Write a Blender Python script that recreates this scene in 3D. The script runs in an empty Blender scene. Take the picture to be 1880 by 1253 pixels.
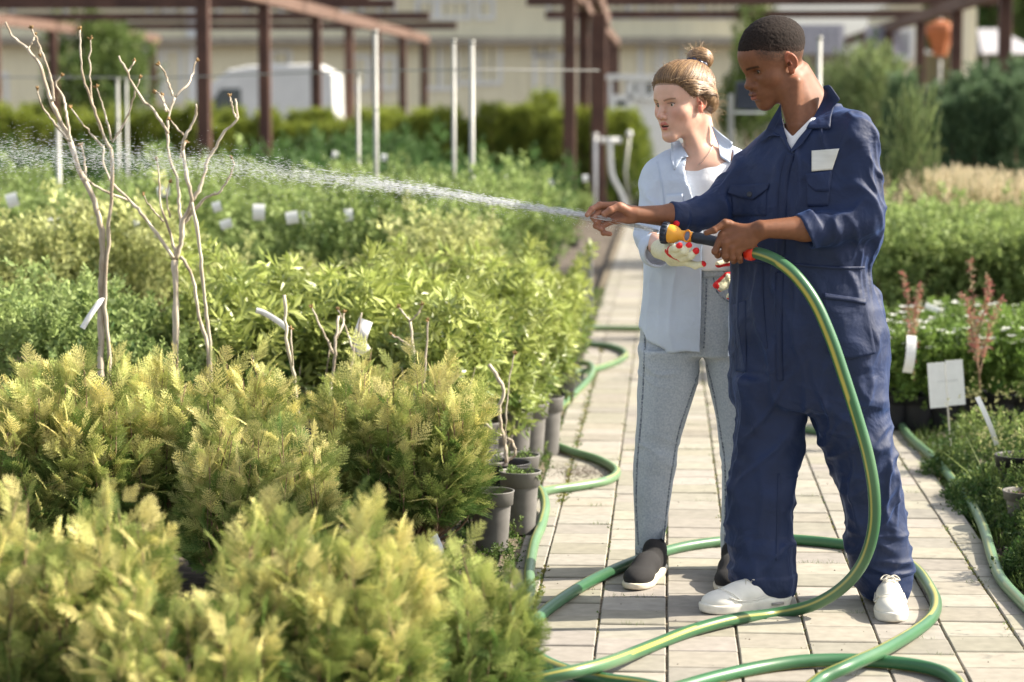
import bpy, math, random, os
import numpy as np
from mathutils import Vector, Matrix, noise as mnoise
from mathutils.bvhtree import BVHTree
SC = bpy.context.scene
COL = SC.collection
# ---------------------------------------------------------------- camera
FPX = 4439.0; CX, CY = 940.0, 626.5; HORIZ = 185.0; CAMH = 1.58
PITCH = math.atan((CY-HORIZ)/FPX)
cam_d = bpy.data.cameras.new('camera'); cam = bpy.data.objects.new('camera', cam_d); COL.objects.link(cam)
cam.location = (0, 0, CAMH); cam.rotation_euler = (math.pi/2-PITCH, 0, 0)
cam_d.sensor_width = 36.0; cam_d.lens = FPX*36/1880; cam_d.clip_start = 0.1; cam_d.clip_end = 600
cam_d.dof.use_dof = True; cam_d.dof.focus_distance = 7.68; cam_d.dof.aperture_fstop = 2.6
SC.camera = cam
# ---------------------------------------------------------------- light
SUN_EL = math.radians(37); SUN_AZ = math.radians(84)     # azimuth from +Y towards +X
world = bpy.data.worlds.new('World'); SC.world = world; world.use_nodes = True
nt = world.node_tree; bg = nt.nodes['Background']
sky = nt.nodes.new('ShaderNodeTexSky'); sky.sky_type = 'NISHITA'; sky.sun_disc = False
sky.sun_elevation = SUN_EL; sky.sun_rotation = SUN_AZ; sky.air_density = 1.0; sky.dust_density = 2.5; sky.ozone_density = 0.6
hs = nt.nodes.new('ShaderNodeHueSaturation'); hs.inputs['Saturation'].default_value = 0.42; nt.links.new(sky.outputs[0], hs.inputs['Color']); nt.links.new(hs.outputs[0], bg.inputs[0]); bg.inputs[1].default_value = 0.13
sd = bpy.data.lights.new('sun', 'SUN'); sd.energy = 5.0; sd.angle = math.radians(0.6); sd.color = (1.0, 0.90, 0.74)
sun = bpy.data.objects.new('sun', sd); COL.objects.link(sun)
sdir = Vector((math.sin(SUN_AZ)*math.cos(SUN_EL), math.cos(SUN_AZ)*math.cos(SUN_EL), math.sin(SUN_EL)))
sun.rotation_euler = (-sdir).to_track_quat('-Z', 'Y').to_euler()
SC.view_settings.view_transform = 'Standard'; SC.view_settings.look = 'None'
SC.view_settings.exposure = 1.14; SC.view_settings.gamma = 1.0
SC.cycles.max_bounces = 8; SC.cycles.transparent_max_bounces = 8; SC.cycles.use_denoising = True
# ---------------------------------------------------------------- pixel <-> place helpers (photo pixels, 1880 wide)
_c, _s = math.cos(PITCH), math.sin(PITCH)
def ray(px, py):
    a = (px-CX)/FPX; b = (CY-py)/FPX
    return (a, _c+b*_s, -_s+b*_c)
def P(px, py, Y):
    r = ray(px, py); t = Y/r[1]
    return (r[0]*t, Y, CAMH+r[2]*t)
def G(px, py, z=0.0):
    r = ray(px, py); t = (z-CAMH)/r[2]
    return (r[0]*t, r[1]*t, z)
def PV(px, py, Y): return Vector(P(px, py, Y))
PDIR = Vector((ray(1224, HORIZ)[0], ray(1224, HORIZ)[1], 0)).normalized()     # direction of the path
PRT = Vector((PDIR.y, -PDIR.x, 0))
PATH0 = Vector(G(1224, 1200))                                                 # a point on joint zero
def path_pt(u, v, z=0.0):      # u metres to the right of joint zero, v metres along the path from the camera plane
    o = PATH0 - PDIR*(PATH0.y/PDIR.y)
    p = o + PRT*u + PDIR*v
    return (p.x, p.y, z)
# ---------------------------------------------------------------- objects
def link(o, parent=None):
    COL.objects.link(o)
    if parent is not None:
        o.parent = parent
    return o
def thing(name, label, cat, loc=(0, 0, 0), rz=0.0, group=None):
    o = bpy.data.objects.new(name, None); COL.objects.link(o)
    o.location = loc; o.rotation_euler = (0, 0, rz); o.empty_display_size = 0.1
    o['label'] = label; o['category'] = cat
    if group: o['group'] = group
    return o
def tag(o, label=None, cat=None, group=None, kind=None):
    if label: o['label'] = label
    if cat: o['category'] = cat
    if group: o['group'] = group
    if kind: o['kind'] = kind
    return o
def np_mesh(name, V, quads=None, tris=None, smooth=True, col=None, uv=None, mat_idx=None):
    V = np.asarray(V, dtype=np.float32).reshape(-1, 3)
    me = bpy.data.meshes.new(name)
    q = np.zeros((0, 4), np.int32) if quads is None else np.asarray(quads, np.int32).reshape(-1, 4)
    t = np.zeros((0, 3), np.int32) if tris is None else np.asarray(tris, np.int32).reshape(-1, 3)
    loops = np.concatenate([q.ravel(), t.ravel()])
    nq, ntv = len(q), len(t)
    me.vertices.add(len(V)); me.vertices.foreach_set('co', V.ravel())
    me.loops.add(len(loops)); me.loops.foreach_set('vertex_index', loops)
    me.polygons.add(nq+ntv)
    st = np.concatenate([np.arange(nq)*4, nq*4+np.arange(ntv)*3]).astype(np.int32)
    me.polygons.foreach_set('loop_start', st)
    try: me.polygons.foreach_set('loop_total', np.concatenate([np.full(nq, 4), np.full(ntv, 3)]).astype(np.int32))
    except Exception: pass
    if mat_idx is not None: me.polygons.foreach_set('material_index', np.asarray(mat_idx, np.int32))
    me.update(calc_edges=True); me.validate()
    if smooth: me.polygons.foreach_set('use_smooth', np.ones(len(me.polygons), bool))
    else: me.polygons.foreach_set('use_smooth', np.zeros(len(me.polygons), bool))
    if col is not None:
        ca = me.color_attributes.new('Col', 'FLOAT_COLOR', 'POINT')
        c4 = np.ones((len(V), 4), np.float32); c4[:, :3] = col
        ca.data.foreach_set('color', c4.ravel())
    if uv is not None:
        ul = me.uv_layers.new(name='UVMap')
        ul.data.foreach_set('uv', np.asarray(uv, np.float32)[loops].ravel())
    return me
def obj(name, me, mat, parent=None, loc=None):
    o = bpy.data.objects.new(name, me)
    for m in (mat if isinstance(mat, (list, tuple)) else [mat]):
        me.materials.append(m)
    link(o, parent)
    if loc is not None: o.location = loc
    return o
def wloc(o):
    p = Vector((0, 0, 0))
    while o is not None: p = p+o.location; o = o.parent
    return np.array(p)
def rel(V, root):      # world vertices -> root's local (roots used here have no rotation)
    return np.asarray(V, float).reshape(-1, 3) - wloc(root)
class MB:
    """collects simple shapes into one mesh"""
    def __init__(s): s.v = []; s.q = []; s.t = []; s.n = 0
    def add(s, V, q=(), t=()):
        V = np.asarray(V, float).reshape(-1, 3)
        if len(q): s.q.append(np.asarray(q, int).reshape(-1, 4)+s.n)
        if len(t): s.t.append(np.asarray(t, int).reshape(-1, 3)+s.n)
        s.v.append(V); s.n += len(V)
    def box(s, c, h, ax=None, bevel=0.0):
        c = np.array(c, float); h = np.array(h, float)
        A = np.eye(3) if ax is None else np.array([np.array(a, float) for a in ax])
        b = min(bevel, 0.45*h.min()) if bevel else 0
        if not b:
            cs = np.array([[sx, sy, sz] for sx in (-1, 1) for sy in (-1, 1) for sz in (-1, 1)], float)*h
            q = [(0, 1, 3, 2), (4, 6, 7, 5), (0, 4, 5, 1), (2, 3, 7, 6), (0, 2, 6, 4), (1, 5, 7, 3)]
            s.add(c+cs@A, q); return
        V = []; idx = {}
        for sx in (-1, 1):
            for sy in (-1, 1):
                for sz in (-1, 1):
                    sg = np.array([sx, sy, sz])
                    for a in range(3):
                        p = sg*(h-b); p = p.astype(float); p[a] = sg[a]*h[a]
                        idx[(sx, sy, sz, a)] = len(V); V.append(p)
        q = []; t = []
        def add(face, out):
            pts = np.array([V[i] for i in face]); n = np.cross(pts[1]-pts[0], pts[2]-pts[0])
            if n@pts.mean(0) < 0: face = face[::-1]
            out.append(face)
        for a in range(3):
            b1, b2 = (a+1) % 3, (a+2) % 3
            for sg in (-1, 1):
                f = []
                for u, w in ((-1, -1), (1, -1), (1, 1), (-1, 1)):
                    k = [0, 0, 0]; k[a] = sg; k[b1] = u; k[b2] = w; f.append(idx[(*k, a)])
                add(f, q)
            for u in (-1, 1):
                for w in (-1, 1):
                    k0 = [0, 0, 0]; k0[a] = -1; k0[b1] = u; k0[b2] = w; k1 = list(k0); k1[a] = 1
                    add([idx[(*k0, b1)], idx[(*k1, b1)], idx[(*k1, b2)], idx[(*k0, b2)]], q)
        for sx in (-1, 1):
            for sy in (-1, 1):
                for sz in (-1, 1):
                    add([idx[(sx, sy, sz, 0)], idx[(sx, sy, sz, 1)], idx[(sx, sy, sz, 2)]], t)
        s.add(c+np.array(V)@A, q, t)
    def tube(s, pts, r, n=6, cap=True):
        pts = np.asarray(pts, float); m = len(pts)
        r = np.full(m, r, float) if np.isscalar(r) else np.asarray(r, float)
        T = np.gradient(pts, axis=0); T /= np.linalg.norm(T, axis=1)[:, None]+1e-12
        N = np.zeros_like(T); a = np.array([0, 0, 1.0]) if abs(T[0][2]) < 0.9 else np.array([1.0, 0, 0])
        N[0] = np.cross(T[0], a); N[0] /= np.linalg.norm(N[0])
        for i in range(1, m):
            v = N[i-1]-T[i]*(N[i-1]@T[i]); N[i] = v/(np.linalg.norm(v)+1e-12)
        B = np.cross(T, N); an = np.arange(n)*2*math.pi/n
        V = (pts[:, None]+r[:, None, None]*(np.cos(an)[None, :, None]*N[:, None]+np.sin(an)[None, :, None]*B[:, None])).reshape(-1, 3)
        i = np.arange(m-1)[:, None]*n; j = np.arange(n)[None]; j2 = (j+1) % n
        q = np.stack([i+j, i+j2, i+n+j2, i+n+j], -1).reshape(-1, 4)
        t = []
        if cap:
            V = np.vstack([V, pts[:1], pts[-1:]]); c0, c1 = m*n, m*n+1
            for j in range(n):
                t.append((c0, (j+1) % n, j)); t.append((c1, (m-1)*n+j, (m-1)*n+(j+1) % n))
        s.add(V, q, t)
        return m*n
    def lathe(s, prof, c, ax=None, n=24, caps=True):
        """prof: list of (radius, height along axis)"""
        A = np.eye(3) if ax is None else np.array([np.array(a, float) for a in ax])
        an = np.arange(n)*2*math.pi/n; V = []
        for r, h in prof:
            V.append(np.stack([r*np.cos(an), r*np.sin(an), np.full(n, h)], 1))
        V = np.vstack(V); m = len(prof)
        i = np.arange(m-1)[:, None]*n; j = np.arange(n)[None]; j2 = (j+1) % n
        q = np.stack([i+j, i+j2, i+n+j2, i+n+j], -1).reshape(-1, 4); t = []
        if caps:
            V = np.vstack([V, [[0, 0, prof[0][1]]], [[0, 0, prof[-1][1]]]])
            for j in range(n):
                t.append((m*n, (j+1) % n, j)); t.append((m*n+1, (m-1)*n+j, (m-1)*n+(j+1) % n))
        s.add(np.array(c)+V@A, q, t)
    def mesh(s, name, smooth=False, **k):
        V = np.vstack(s.v) if s.v else np.zeros((0, 3))
        return np_mesh(name, V, np.vstack(s.q) if s.q else None, np.vstack(s.t) if s.t else None, smooth, **k)
    def build(s, name, mat, parent=None, smooth=False, world=True):
        me = s.mesh(name, smooth)
        o = obj(name, me, mat, parent)
        if parent is not None and world:
            L = wloc(parent); n = len(me.vertices); a = np.zeros(n*3, np.float32)
            me.vertices.foreach_get('co', a); me.vertices.foreach_set('co', (a.reshape(-1, 3)-L).ravel().astype(np.float32))
        return o
def axes(d, up=(0, 0, 1)):
    """rows: x, y, z with z along d"""
    d = np.array(d, float); d /= np.linalg.norm(d); u = np.array(up, float)
    if abs(d@u) > 0.98*np.linalg.norm(u): u = np.array([1.0, 0, 0])
    x = np.cross(u, d); x /= np.linalg.norm(x); y = np.cross(d, x)
    return np.array([x, y, d])
def spline(pts, n):
    """Catmull-Rom through points, about evenly spaced"""
    p = np.asarray(pts, float); p = np.vstack([2*p[0]-p[1], p, 2*p[-1]-p[-2]]); out = []
    m = len(p)-3; k = 24
    for i in range(m):
        a, b, c, d = p[i:i+4]; t = np.linspace(0, 1, k, endpoint=(i == m-1))[:, None]
        out.append(0.5*((2*b)+(-a+c)*t+(2*a-5*b+4*c-d)*t*t+(-a+3*b-3*c+d)*t**3))
    o = np.vstack(out); L = np.r_[0, np.cumsum(np.linalg.norm(np.diff(o[:, :3], axis=0), axis=1))]
    s = np.linspace(0, L[-1], n)
    return np.stack([np.interp(s, L, o[:, j]) for j in range(o.shape[1])], 1)
# ---------------------------------------------------------------- numpy value noise
_rs = np.random.RandomState(5); _NT = _rs.rand(32, 32, 32).astype(np.float32)*2-1
def vnoise(x, y, z):
    x, y, z = np.broadcast_arrays(x, y, z)
    xi, yi, zi = np.floor(x).astype(int), np.floor(y).astype(int), np.floor(z).astype(int)
    fx, fy, fz = x-xi, y-yi, z-zi
    fx = fx*fx*(3-2*fx); fy = fy*fy*(3-2*fy); fz = fz*fz*(3-2*fz)
    def L(a, b, c): return _NT[(xi+a) & 31, (yi+b) & 31, (zi+c) & 31]
    a = L(0, 0, 0)*(1-fx)+L(1, 0, 0)*fx; b = L(0, 1, 0)*(1-fx)+L(1, 1, 0)*fx
    c = L(0, 0, 1)*(1-fx)+L(1, 0, 1)*fx; d = L(0, 1, 1)*(1-fx)+L(1, 1, 1)*fx
    return (a*(1-fy)+b*fy)*(1-fz)+(c*(1-fy)+d*fy)*fz
def fbm(x, y, z, o=3):
    s = 0; a = 1.0; t = 0
    for i in range(o):
        s = s+a*vnoise(x*2**i+i*7.3, y*2**i+i*3.1, z*2**i+i*5.7); t += a; a *= 0.5
    return s/t
# ---------------------------------------------------------------- materials
def M(name, col=(0.5, 0.5, 0.5), rough=0.7, vary=None, vscale=8.0, bump=0.0, bscale=60.0, attr=False, sss=0.0,
      metal=0.0, spec=0.4, trans=0.0, sheen=0.0, stretch=None, coords='Object', detail=4.0, two=None):
    m = bpy.data.materials.new(name); m.use_nodes = True; n = m.node_tree; L = n.links
    b = n.nodes['Principled BSDF']; b.inputs['Roughness'].default_value = rough; b.inputs['Metallic'].default_value = metal
    b.inputs['Specular IOR Level'].default_value = spec
    b.inputs['Base Color'].default_value = (*col, 1)
    if sss:
        b.inputs['Subsurface Weight'].default_value = sss; b.inputs['Subsurface Radius'].default_value = (1.0, 0.35, 0.18)
        b.inputs['Subsurface Scale'].default_value = 0.008
    if sheen: b.inputs['Sheen Weight'].default_value = sheen; b.inputs['Sheen Roughness'].default_value = 0.4
    tc = n.nodes.new('ShaderNodeTexCoord'); src = tc.outputs[coords]
    if stretch:
        mp = n.nodes.new('ShaderNodeMapping'); mp.inputs['Scale'].default_value = stretch; L.new(src, mp.inputs[0]); src = mp.outputs[0]
    base = None
    if attr:
        at = n.nodes.new('ShaderNodeAttribute'); at.attribute_name = 'Col'; base = at.outputs['Color']
    if vary is not None:
        nz = n.nodes.new('ShaderNodeTexNoise'); nz.inputs['Scale'].default_value = vscale; nz.inputs['Detail'].default_value = detail
        L.new(src, nz.inputs['Vector'])
        rp = n.nodes.new('ShaderNodeValToRGB'); rp.color_ramp.elements[0].position = 0.32; rp.color_ramp.elements[1].position = 0.68
        if attr:
            lo = 1-vary; hi = 1+vary
            mr = n.nodes.new('ShaderNodeMapRange'); mr.inputs[1].default_value = 0.3; mr.inputs[2].default_value = 0.7
            mr.inputs[3].default_value = lo; mr.inputs[4].default_value = hi; L.new(nz.outputs[0], mr.inputs[0])
            vm = n.nodes.new('ShaderNodeVectorMath'); vm.operation = 'SCALE'; L.new(base, vm.inputs[0]); L.new(mr.outputs[0], vm.inputs['Scale'])
            base = vm.outputs[0]
        else:
            if isinstance(vary, (float, int)):
                c0 = tuple(c*(1-vary) for c in col); c1 = tuple(min(1, c*(1+vary)) for c in col)
            else: c0, c1 = vary
            rp.color_ramp.elements[0].color = (*c0, 1); rp.color_ramp.elements[1].color = (*c1, 1)
            L.new(nz.outputs[0], rp.inputs[0]); base = rp.outputs[0]
    if base is not None: L.new(base, b.inputs['Base Color'])
    if bump:
        nb = n.nodes.new('ShaderNodeTexNoise'); nb.inputs['Scale'].default_value = bscale; nb.inputs['Detail'].default_value = 5
        L.new(src, nb.inputs['Vector'])
        bp = n.nodes.new('ShaderNodeBump'); bp.inputs['Strength'].default_value = min(1, bump*60); bp.inputs['Distance'].default_value = bump
        L.new(nb.outputs[0], bp.inputs['Height']); L.new(bp.outputs[0], b.inputs['Normal'])
    if trans:     # light through leaves / thin cloth
        tr = n.nodes.new('ShaderNodeBsdfTranslucent'); mx = n.nodes.new('ShaderNodeMixShader'); mx.inputs[0].default_value = trans
        if base is not None:
            L.new(base, tr.inputs[0])
        else: tr.inputs[0].default_value = (*col, 1)
        out = n.nodes['Material Output']
        L.new(b.outputs[0], mx.inputs[1]); L.new(tr.outputs[0], mx.inputs[2]); L.new(mx.outputs[0], out.inputs[0])
    return m
# ---------------------------------------------------------------- signed distance modelling
class Fld:
    def __init__(s, x, y, z, v=None):
        s.x, s.y, s.z = x, y, z
        s.v = np.full((len(x), len(y), len(z)), 0.4, np.float32) if v is None else v
    @staticmethod
    def uni(lo, hi, h):
        return Fld(*[np.arange(lo[i], hi[i]+h, h).astype(np.float32) for i in range(3)])
    def sl(s, lo, hi):
        r = []
        for a, l, h in zip((s.x, s.y, s.z), lo, hi):
            i = max(0, np.searchsorted(a, l)-1); j = min(len(a), np.searchsorted(a, h)+1); r.append(slice(i, max(i, j)))
        return tuple(r)
    def add(s, prim, k=0.0, sub=False, inter=False):
        lo, hi, fn = prim; m = k+0.012
        w = s.sl([l-m for l in lo], [h+m for h in hi])
        if any(a.start >= a.stop for a in w): return s
        X = s.x[w[0]][:, None, None]; Y = s.y[w[1]][None, :, None]; Z = s.z[w[2]][None, None, :]
        d = fn(X, Y, Z); s.comb(w, d, k, sub); return s
    def comb(s, w, d, k, sub):
        a = s.v[w]; d = d.astype(np.float32) if d.dtype != np.float32 else d
        if sub:
            d = -d
            if k: h = np.maximum(k-np.abs(a-d), 0)/k; s.v[w] = np.maximum(a, d)+h*h*k*0.25
            else: s.v[w] = np.maximum(a, d)
        else:
            if k: h = np.maximum(k-np.abs(a-d), 0)/k; s.v[w] = np.minimum(a, d)-h*h*k*0.25
            else: s.v[w] = np.minimum(a, d)
    def child(s, lo, hi):
        w = s.sl(lo, hi); c = Fld(s.x[w[0]], s.y[w[1]], s.z[w[2]]); c.w = w; return c
    def merge(s, c, k=0.0, sub=False): s.comb(c.w, c.v, k, sub)
    def mesh(s, smooth=1):
        v = s.v; S = v < 0; nx, ny, nz = v.shape
        xs, ys, zs = s.x, s.y, s.z
        anyc = np.zeros((nx-1, ny-1, nz-1), bool); allc = np.ones_like(anyc)
        for i in (0, 1):
            for j in (0, 1):
                for k in (0, 1):
                    c = S[i:nx-1+i, j:ny-1+j, k:nz-1+k]; anyc |= c; allc &= c
        act = anyc & ~allc
        I = np.argwhere(act); idx = np.full(act.shape, -1, np.int32); idx[act] = np.arange(len(I))
        acc = np.zeros((len(I), 3)); cnt = np.zeros(len(I))
        co = [(0, 0, 0), (1, 0, 0), (0, 1, 0), (1, 1, 0), (0, 0, 1), (1, 0, 1), (0, 1, 1), (1, 1, 1)]
        cv = [v[I[:, 0]+a, I[:, 1]+b, I[:, 2]+c] for a, b, c in co]
        cp = [np.stack([xs[I[:, 0]+a], ys[I[:, 1]+b], zs[I[:, 2]+c]], 1) for a, b, c in co]
        for a, b in ((0, 1), (2, 3), (4, 5), (6, 7), (0, 2), (1, 3), (4, 6), (5, 7), (0, 4), (1, 5), (2, 6), (3, 7)):
            m = (cv[a] < 0) != (cv[b] < 0); t = cv[a]/(cv[a]-cv[b]+1e-20)
            p = cp[a]+(cp[b]-cp[a])*t[:, None]; acc[m] += p[m]; cnt[m] += 1
        V = acc/cnt[:, None]; Q = []
        for ax in range(3):
            sl0 = [slice(None)]*3; sl1 = [slice(None)]*3; sl0[ax] = slice(0, -1); sl1[ax] = slice(1, None)
            A = S[tuple(sl0)]; B = S[tuple(sl1)]; E = np.argwhere(A != B)
            o1, o2 = [(1, 2), (2, 0), (0, 1)][ax]
            ok = (E[:, o1] > 0) & (E[:, o2] > 0) & (E[:, o1] < v.shape[o1]-1) & (E[:, o2] < v.shape[o2]-1); E = E[ok]
            ins = A[E[:, 0], E[:, 1], E[:, 2]]
            c = []
            for d1, d2 in ((-1, -1), (0, -1), (0, 0), (-1, 0)):
                e = E.copy(); e[:, o1] += d1; e[:, o2] += d2; c.append(idx[e[:, 0], e[:, 1], e[:, 2]])
            q = np.stack(c, 1); q[~ins] = q[~ins][:, ::-1]; Q.append(q)
        Q = np.vstack(Q); Q = Q[(Q >= 0).all(1)]
        for _ in range(smooth): V = lap(V, Q, 0.5)
        return V, Q
def lap(V, Q, w):
    acc = np.zeros_like(V); cnt = np.zeros(len(V))
    for i in range(4):
        a, b = Q[:, i], Q[:, (i+1) % 4]
        for k in range(3):
            acc[:, k] += np.bincount(a, V[b, k], len(V))+np.bincount(b, V[a, k], len(V))
        cnt += np.bincount(a, minlength=len(V))+np.bincount(b, minlength=len(V))
    return V*(1-w)+w*acc/np.maximum(cnt, 1)[:, None]
def vnormals(V, Q):
    n = np.cross(V[Q[:, 2]]-V[Q[:, 0]], V[Q[:, 3]]-V[Q[:, 1]]); N = np.zeros_like(V)
    for i in range(4):
        for k in range(3): N[:, k] += np.bincount(Q[:, i], n[:, k], len(V))
    return N/(np.linalg.norm(N, axis=1)[:, None]+1e-12)
def rc(a, b, ra, rb=None):
    rb = ra if rb is None else rb; a = np.array(a, float); b = np.array(b, float); r = max(ra, rb)
    ba = b-a; bb = max(ba@ba, 1e-12)
    def fn(X, Y, Z):
        px, py, pz = X-a[0], Y-a[1], Z-a[2]
        t = np.clip((px*ba[0]+py*ba[1]+pz*ba[2])/bb, 0, 1)
        return np.sqrt((px-t*ba[0])**2+(py-t*ba[1])**2+(pz-t*ba[2])**2)-(ra+(rb-ra)*t)
    return np.minimum(a, b)-r, np.maximum(a, b)+r, fn
def rcf(a, b, ra, rb, n, sc):
    """round cone whose section is scaled by sc along direction n"""
    a = np.array(a, float); b = np.array(b, float); r = max(ra, rb)*max(1, sc); ba = b-a; bb = max(ba@ba, 1e-12)
    n = np.array(n, float); n -= ba*(n@ba)/bb; n /= np.linalg.norm(n); ms = min(1, sc)
    def fn(X, Y, Z):
        px, py, pz = X-a[0], Y-a[1], Z-a[2]
        t = np.clip((px*ba[0]+py*ba[1]+pz*ba[2])/bb, 0, 1)
        qx, qy, qz = px-t*ba[0], py-t*ba[1], pz-t*ba[2]
        dn = (qx*n[0]+qy*n[1]+qz*n[2])*(1/sc-1)
        return (np.sqrt((qx+dn*n[0])**2+(qy+dn*n[1])**2+(qz+dn*n[2])**2)-(ra+(rb-ra)*t))*ms
    return np.minimum(a, b)-r, np.maximum(a, b)+r, fn
def ell(c, r, R=None):
    c = np.array(c, float); r = np.array(r, float); R = np.eye(3) if R is None else np.array(R, float)
    e = np.sqrt(((R*r[:, None])**2).sum(0))
    def fn(X, Y, Z):
        px, py, pz = X-c[0], Y-c[1], Z-c[2]; k0 = 0; k1 = 0
        for i in range(3):
            q = px*R[i, 0]+py*R[i, 1]+pz*R[i, 2]; k0 = k0+(q/r[i])**2; k1 = k1+(q/r[i]**2)**2
        k0 = np.sqrt(k0); return k0*(k0-1)/(np.sqrt(k1)+1e-9)
    return c-e, c+e, fn
def rbox(c, h, R=None, rad=0.005):
    c = np.array(c, float); h = np.array(h, float); R = np.eye(3) if R is None else np.array(R, float)
    e = (np.abs(R)*h[:, None]).sum(0)
    def fn(X, Y, Z):
        px, py, pz = X-c[0], Y-c[1], Z-c[2]; o = 0; mx = None
        for i in range(3):
            q = np.abs(px*R[i, 0]+py*R[i, 1]+pz*R[i, 2])-(h[i]-rad); o = o+np.maximum(q, 0)**2
            mx = q if mx is None else np.maximum(mx, q)
        return np.sqrt(o)+np.minimum(mx, 0)-rad
    return c-e, c+e, fn
def loft(lv, yaw=0.0, p=2.0, cap=0.0):
    """stack of sections along z: rows z, cx, cy, half width, half depth; wide axis = (cos yaw, sin yaw)"""
    lv = np.array(sorted(lv), float); z = lv[:, 0]
    zf = np.linspace(z[0], z[-1], 120); C = [np.interp(zf, z, lv[:, i]) for i in range(1, 5)]
    ker = np.array([1, 2, 3, 2, 1])/9.0
    C = [np.convolve(np.pad(c, 2, 'edge'), ker, 'valid') for c in C]
    cs, sn = math.cos(yaw), math.sin(yaw); m = lv[:, 3:5].max()
    lo = np.array([lv[:, 1].min()-m, lv[:, 2].min()-m, z[0]]); hi = np.array([lv[:, 1].max()+m, lv[:, 2].max()+m, z[-1]])
    def fn(X, Y, Z):
        cx, cy, a, b = [np.interp(Z, zf, c) for c in C]
        u = (X-cx)*cs+(Y-cy)*sn; w = -(X-cx)*sn+(Y-cy)*cs
        k = (np.abs(u/a)**p+np.abs(w/b)**p)**(1/p)
        g = np.sqrt((u/a**2)**2+(w/b**2)**2)/np.maximum(np.sqrt((u/a)**2+(w/b)**2), 1e-6)
        d = (k-1)/np.maximum(g, 1e-6)
        d = np.maximum(d, -np.minimum(a, b))
        dz = np.maximum(z[0]+cap-Z, Z-(z[-1]-cap))
        if cap: return np.sqrt(np.maximum(d+cap, 0)**2+np.maximum(dz, 0)**2)+np.minimum(np.maximum(d+cap, dz-0), 0)-cap
        return np.maximum(d, dz)
    return lo, hi, fn
def pxpoly(pts, Y0, Y1):
    """convex prism whose outline is a polygon seen in the photo, between two depths"""
    p = np.array(pts, float); area = 0.5*sum(p[i, 0]*p[(i+1) % len(p), 1]-p[(i+1) % len(p), 0]*p[i, 1] for i in range(len(p)))
    if area < 0: p = p[::-1]
    c = np.array([P(x, y, Y) for x, y in p for Y in (Y0, Y1)])
    def fn(X, Y, Z):
        dep = Y*_c-(Z-CAMH)*_s; upc = Y*_s+(Z-CAMH)*_c
        u = CX+FPX*X/dep; w = CY-FPX*upc/dep; d = None
        for i in range(len(p)):
            e = p[(i+1) % len(p)]-p[i]; e = e/np.linalg.norm(e)
            q = ((u-p[i, 0])*e[1]-(w-p[i, 1])*e[0])*dep/FPX
            d = q if d is None else np.maximum(d, q)
        return np.maximum(d, np.maximum(Y0-Y, Y-Y1)+0*d)
    return c.min(0), c.max(0), fn
def project(V):
    V = np.asarray(V); dep = V[:, 1]*_c-(V[:, 2]-CAMH)*_s; upc = V[:, 1]*_s+(V[:, 2]-CAMH)*_c
    return CX+FPX*V[:, 0]/dep, CY-FPX*upc/dep
def bvh_of(V, Q): return BVHTree.FromPolygons([tuple(v) for v in V], [tuple(q) for q in Q])
def coons(top, bot, nu, nv):
    """grid between two polylines (same direction), straight between them"""
    a = spline2(top, nu); b = spline2(bot, nu); t = np.linspace(0, 1, nv)[:, None, None]
    return a[None]*(1-t)+b[None]*t
def spline2(p, n):
    p = np.asarray(p, float); L = np.r_[0, np.cumsum(np.linalg.norm(np.diff(p, axis=0), axis=1))]
    s = np.linspace(0, L[-1], n); return np.stack([np.interp(s, L, p[:, j]) for j in range(2)], 1)
def drape(grid, trees, off=0.004, thick=0.003, smooth=0, dflt=None, lift=None):
    """lay a sheet (grid of photo positions) on surfaces: real depth from the surface underneath"""
    nv, nu, _ = grid.shape; D = np.full((nv, nu), np.nan); o = Vector((0, 0, CAMH))
    for i in range(nv):
        for j in range(nu):
            r = Vector(ray(*grid[i, j])).normalized(); best = None
            for t in trees:
                h = t.ray_cast(o, r)
                if h[0] is not None and (best is None or h[3] < best): best = h[3]
            if best is not None: D[i, j] = best
    m = np.isnan(D)
    if m.any(): D[m] = np.nanmean(D) if not m.all() else dflt
    for _ in range(smooth):
        E = np.pad(D, 1, 'edge'); D2 = (E[:-2, 1:-1]+E[2:, 1:-1]+E[1:-1, :-2]+E[1:-1, 2:])/4; D = np.minimum(D, D*0.3+D2*0.7) if _ < smooth//2 else D*0.4+D2*0.6
    D = D-off
    if lift is not None: D = D-lift
    V = np.zeros((nv, nu, 3)); B = np.zeros_like(V)
    for i in range(nv):
        for j in range(nu):
            r = Vector(ray(*grid[i, j])).normalized(); V[i, j] = o+r*D[i, j]; B[i, j] = o+r*(D[i, j]+thick)
    n = nv*nu; F = []
    for i in range(nv-1):
        for j in range(nu-1):
            a, b, c, d = i*nu+j, i*nu+j+1, (i+1)*nu+j+1, (i+1)*nu+j
            F.append((a, d, c, b)); F.append((a+n, b+n, c+n, d+n))
    for j in range(nu-1):
        F.append((j, j+1, j+1+n, j+n)); k = (nv-1)*nu; F.append((k+j+1, k+j, k+j+n, k+j+1+n))
    for i in range(nv-1):
        F.append(((i+1)*nu, i*nu, i*nu+n, (i+1)*nu+n)); a = i*nu+nu-1; F.append((a, a+nu, a+nu+n, a+n))
    return np.vstack([V.reshape(-1, 3), B.reshape(-1, 3)]), np.array(F)
ORD = ['first', 'second', 'third', 'fourth', 'fifth', 'sixth', 'seventh', 'eighth', 'ninth', 'tenth', 'eleventh', 'twelfth', 'thirteenth', 'fourteenth', 'fifteenth', 'sixteenth', 'seventeenth', 'eighteenth', 'nineteenth', 'twentieth']+['twenty-'+o for o in ('first', 'second', 'third', 'fourth', 'fifth', 'sixth', 'seventh', 'eighth', 'ninth')]+['thirtieth']
rnd = random.Random(11); nr = np.random.RandomState(11)
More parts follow.
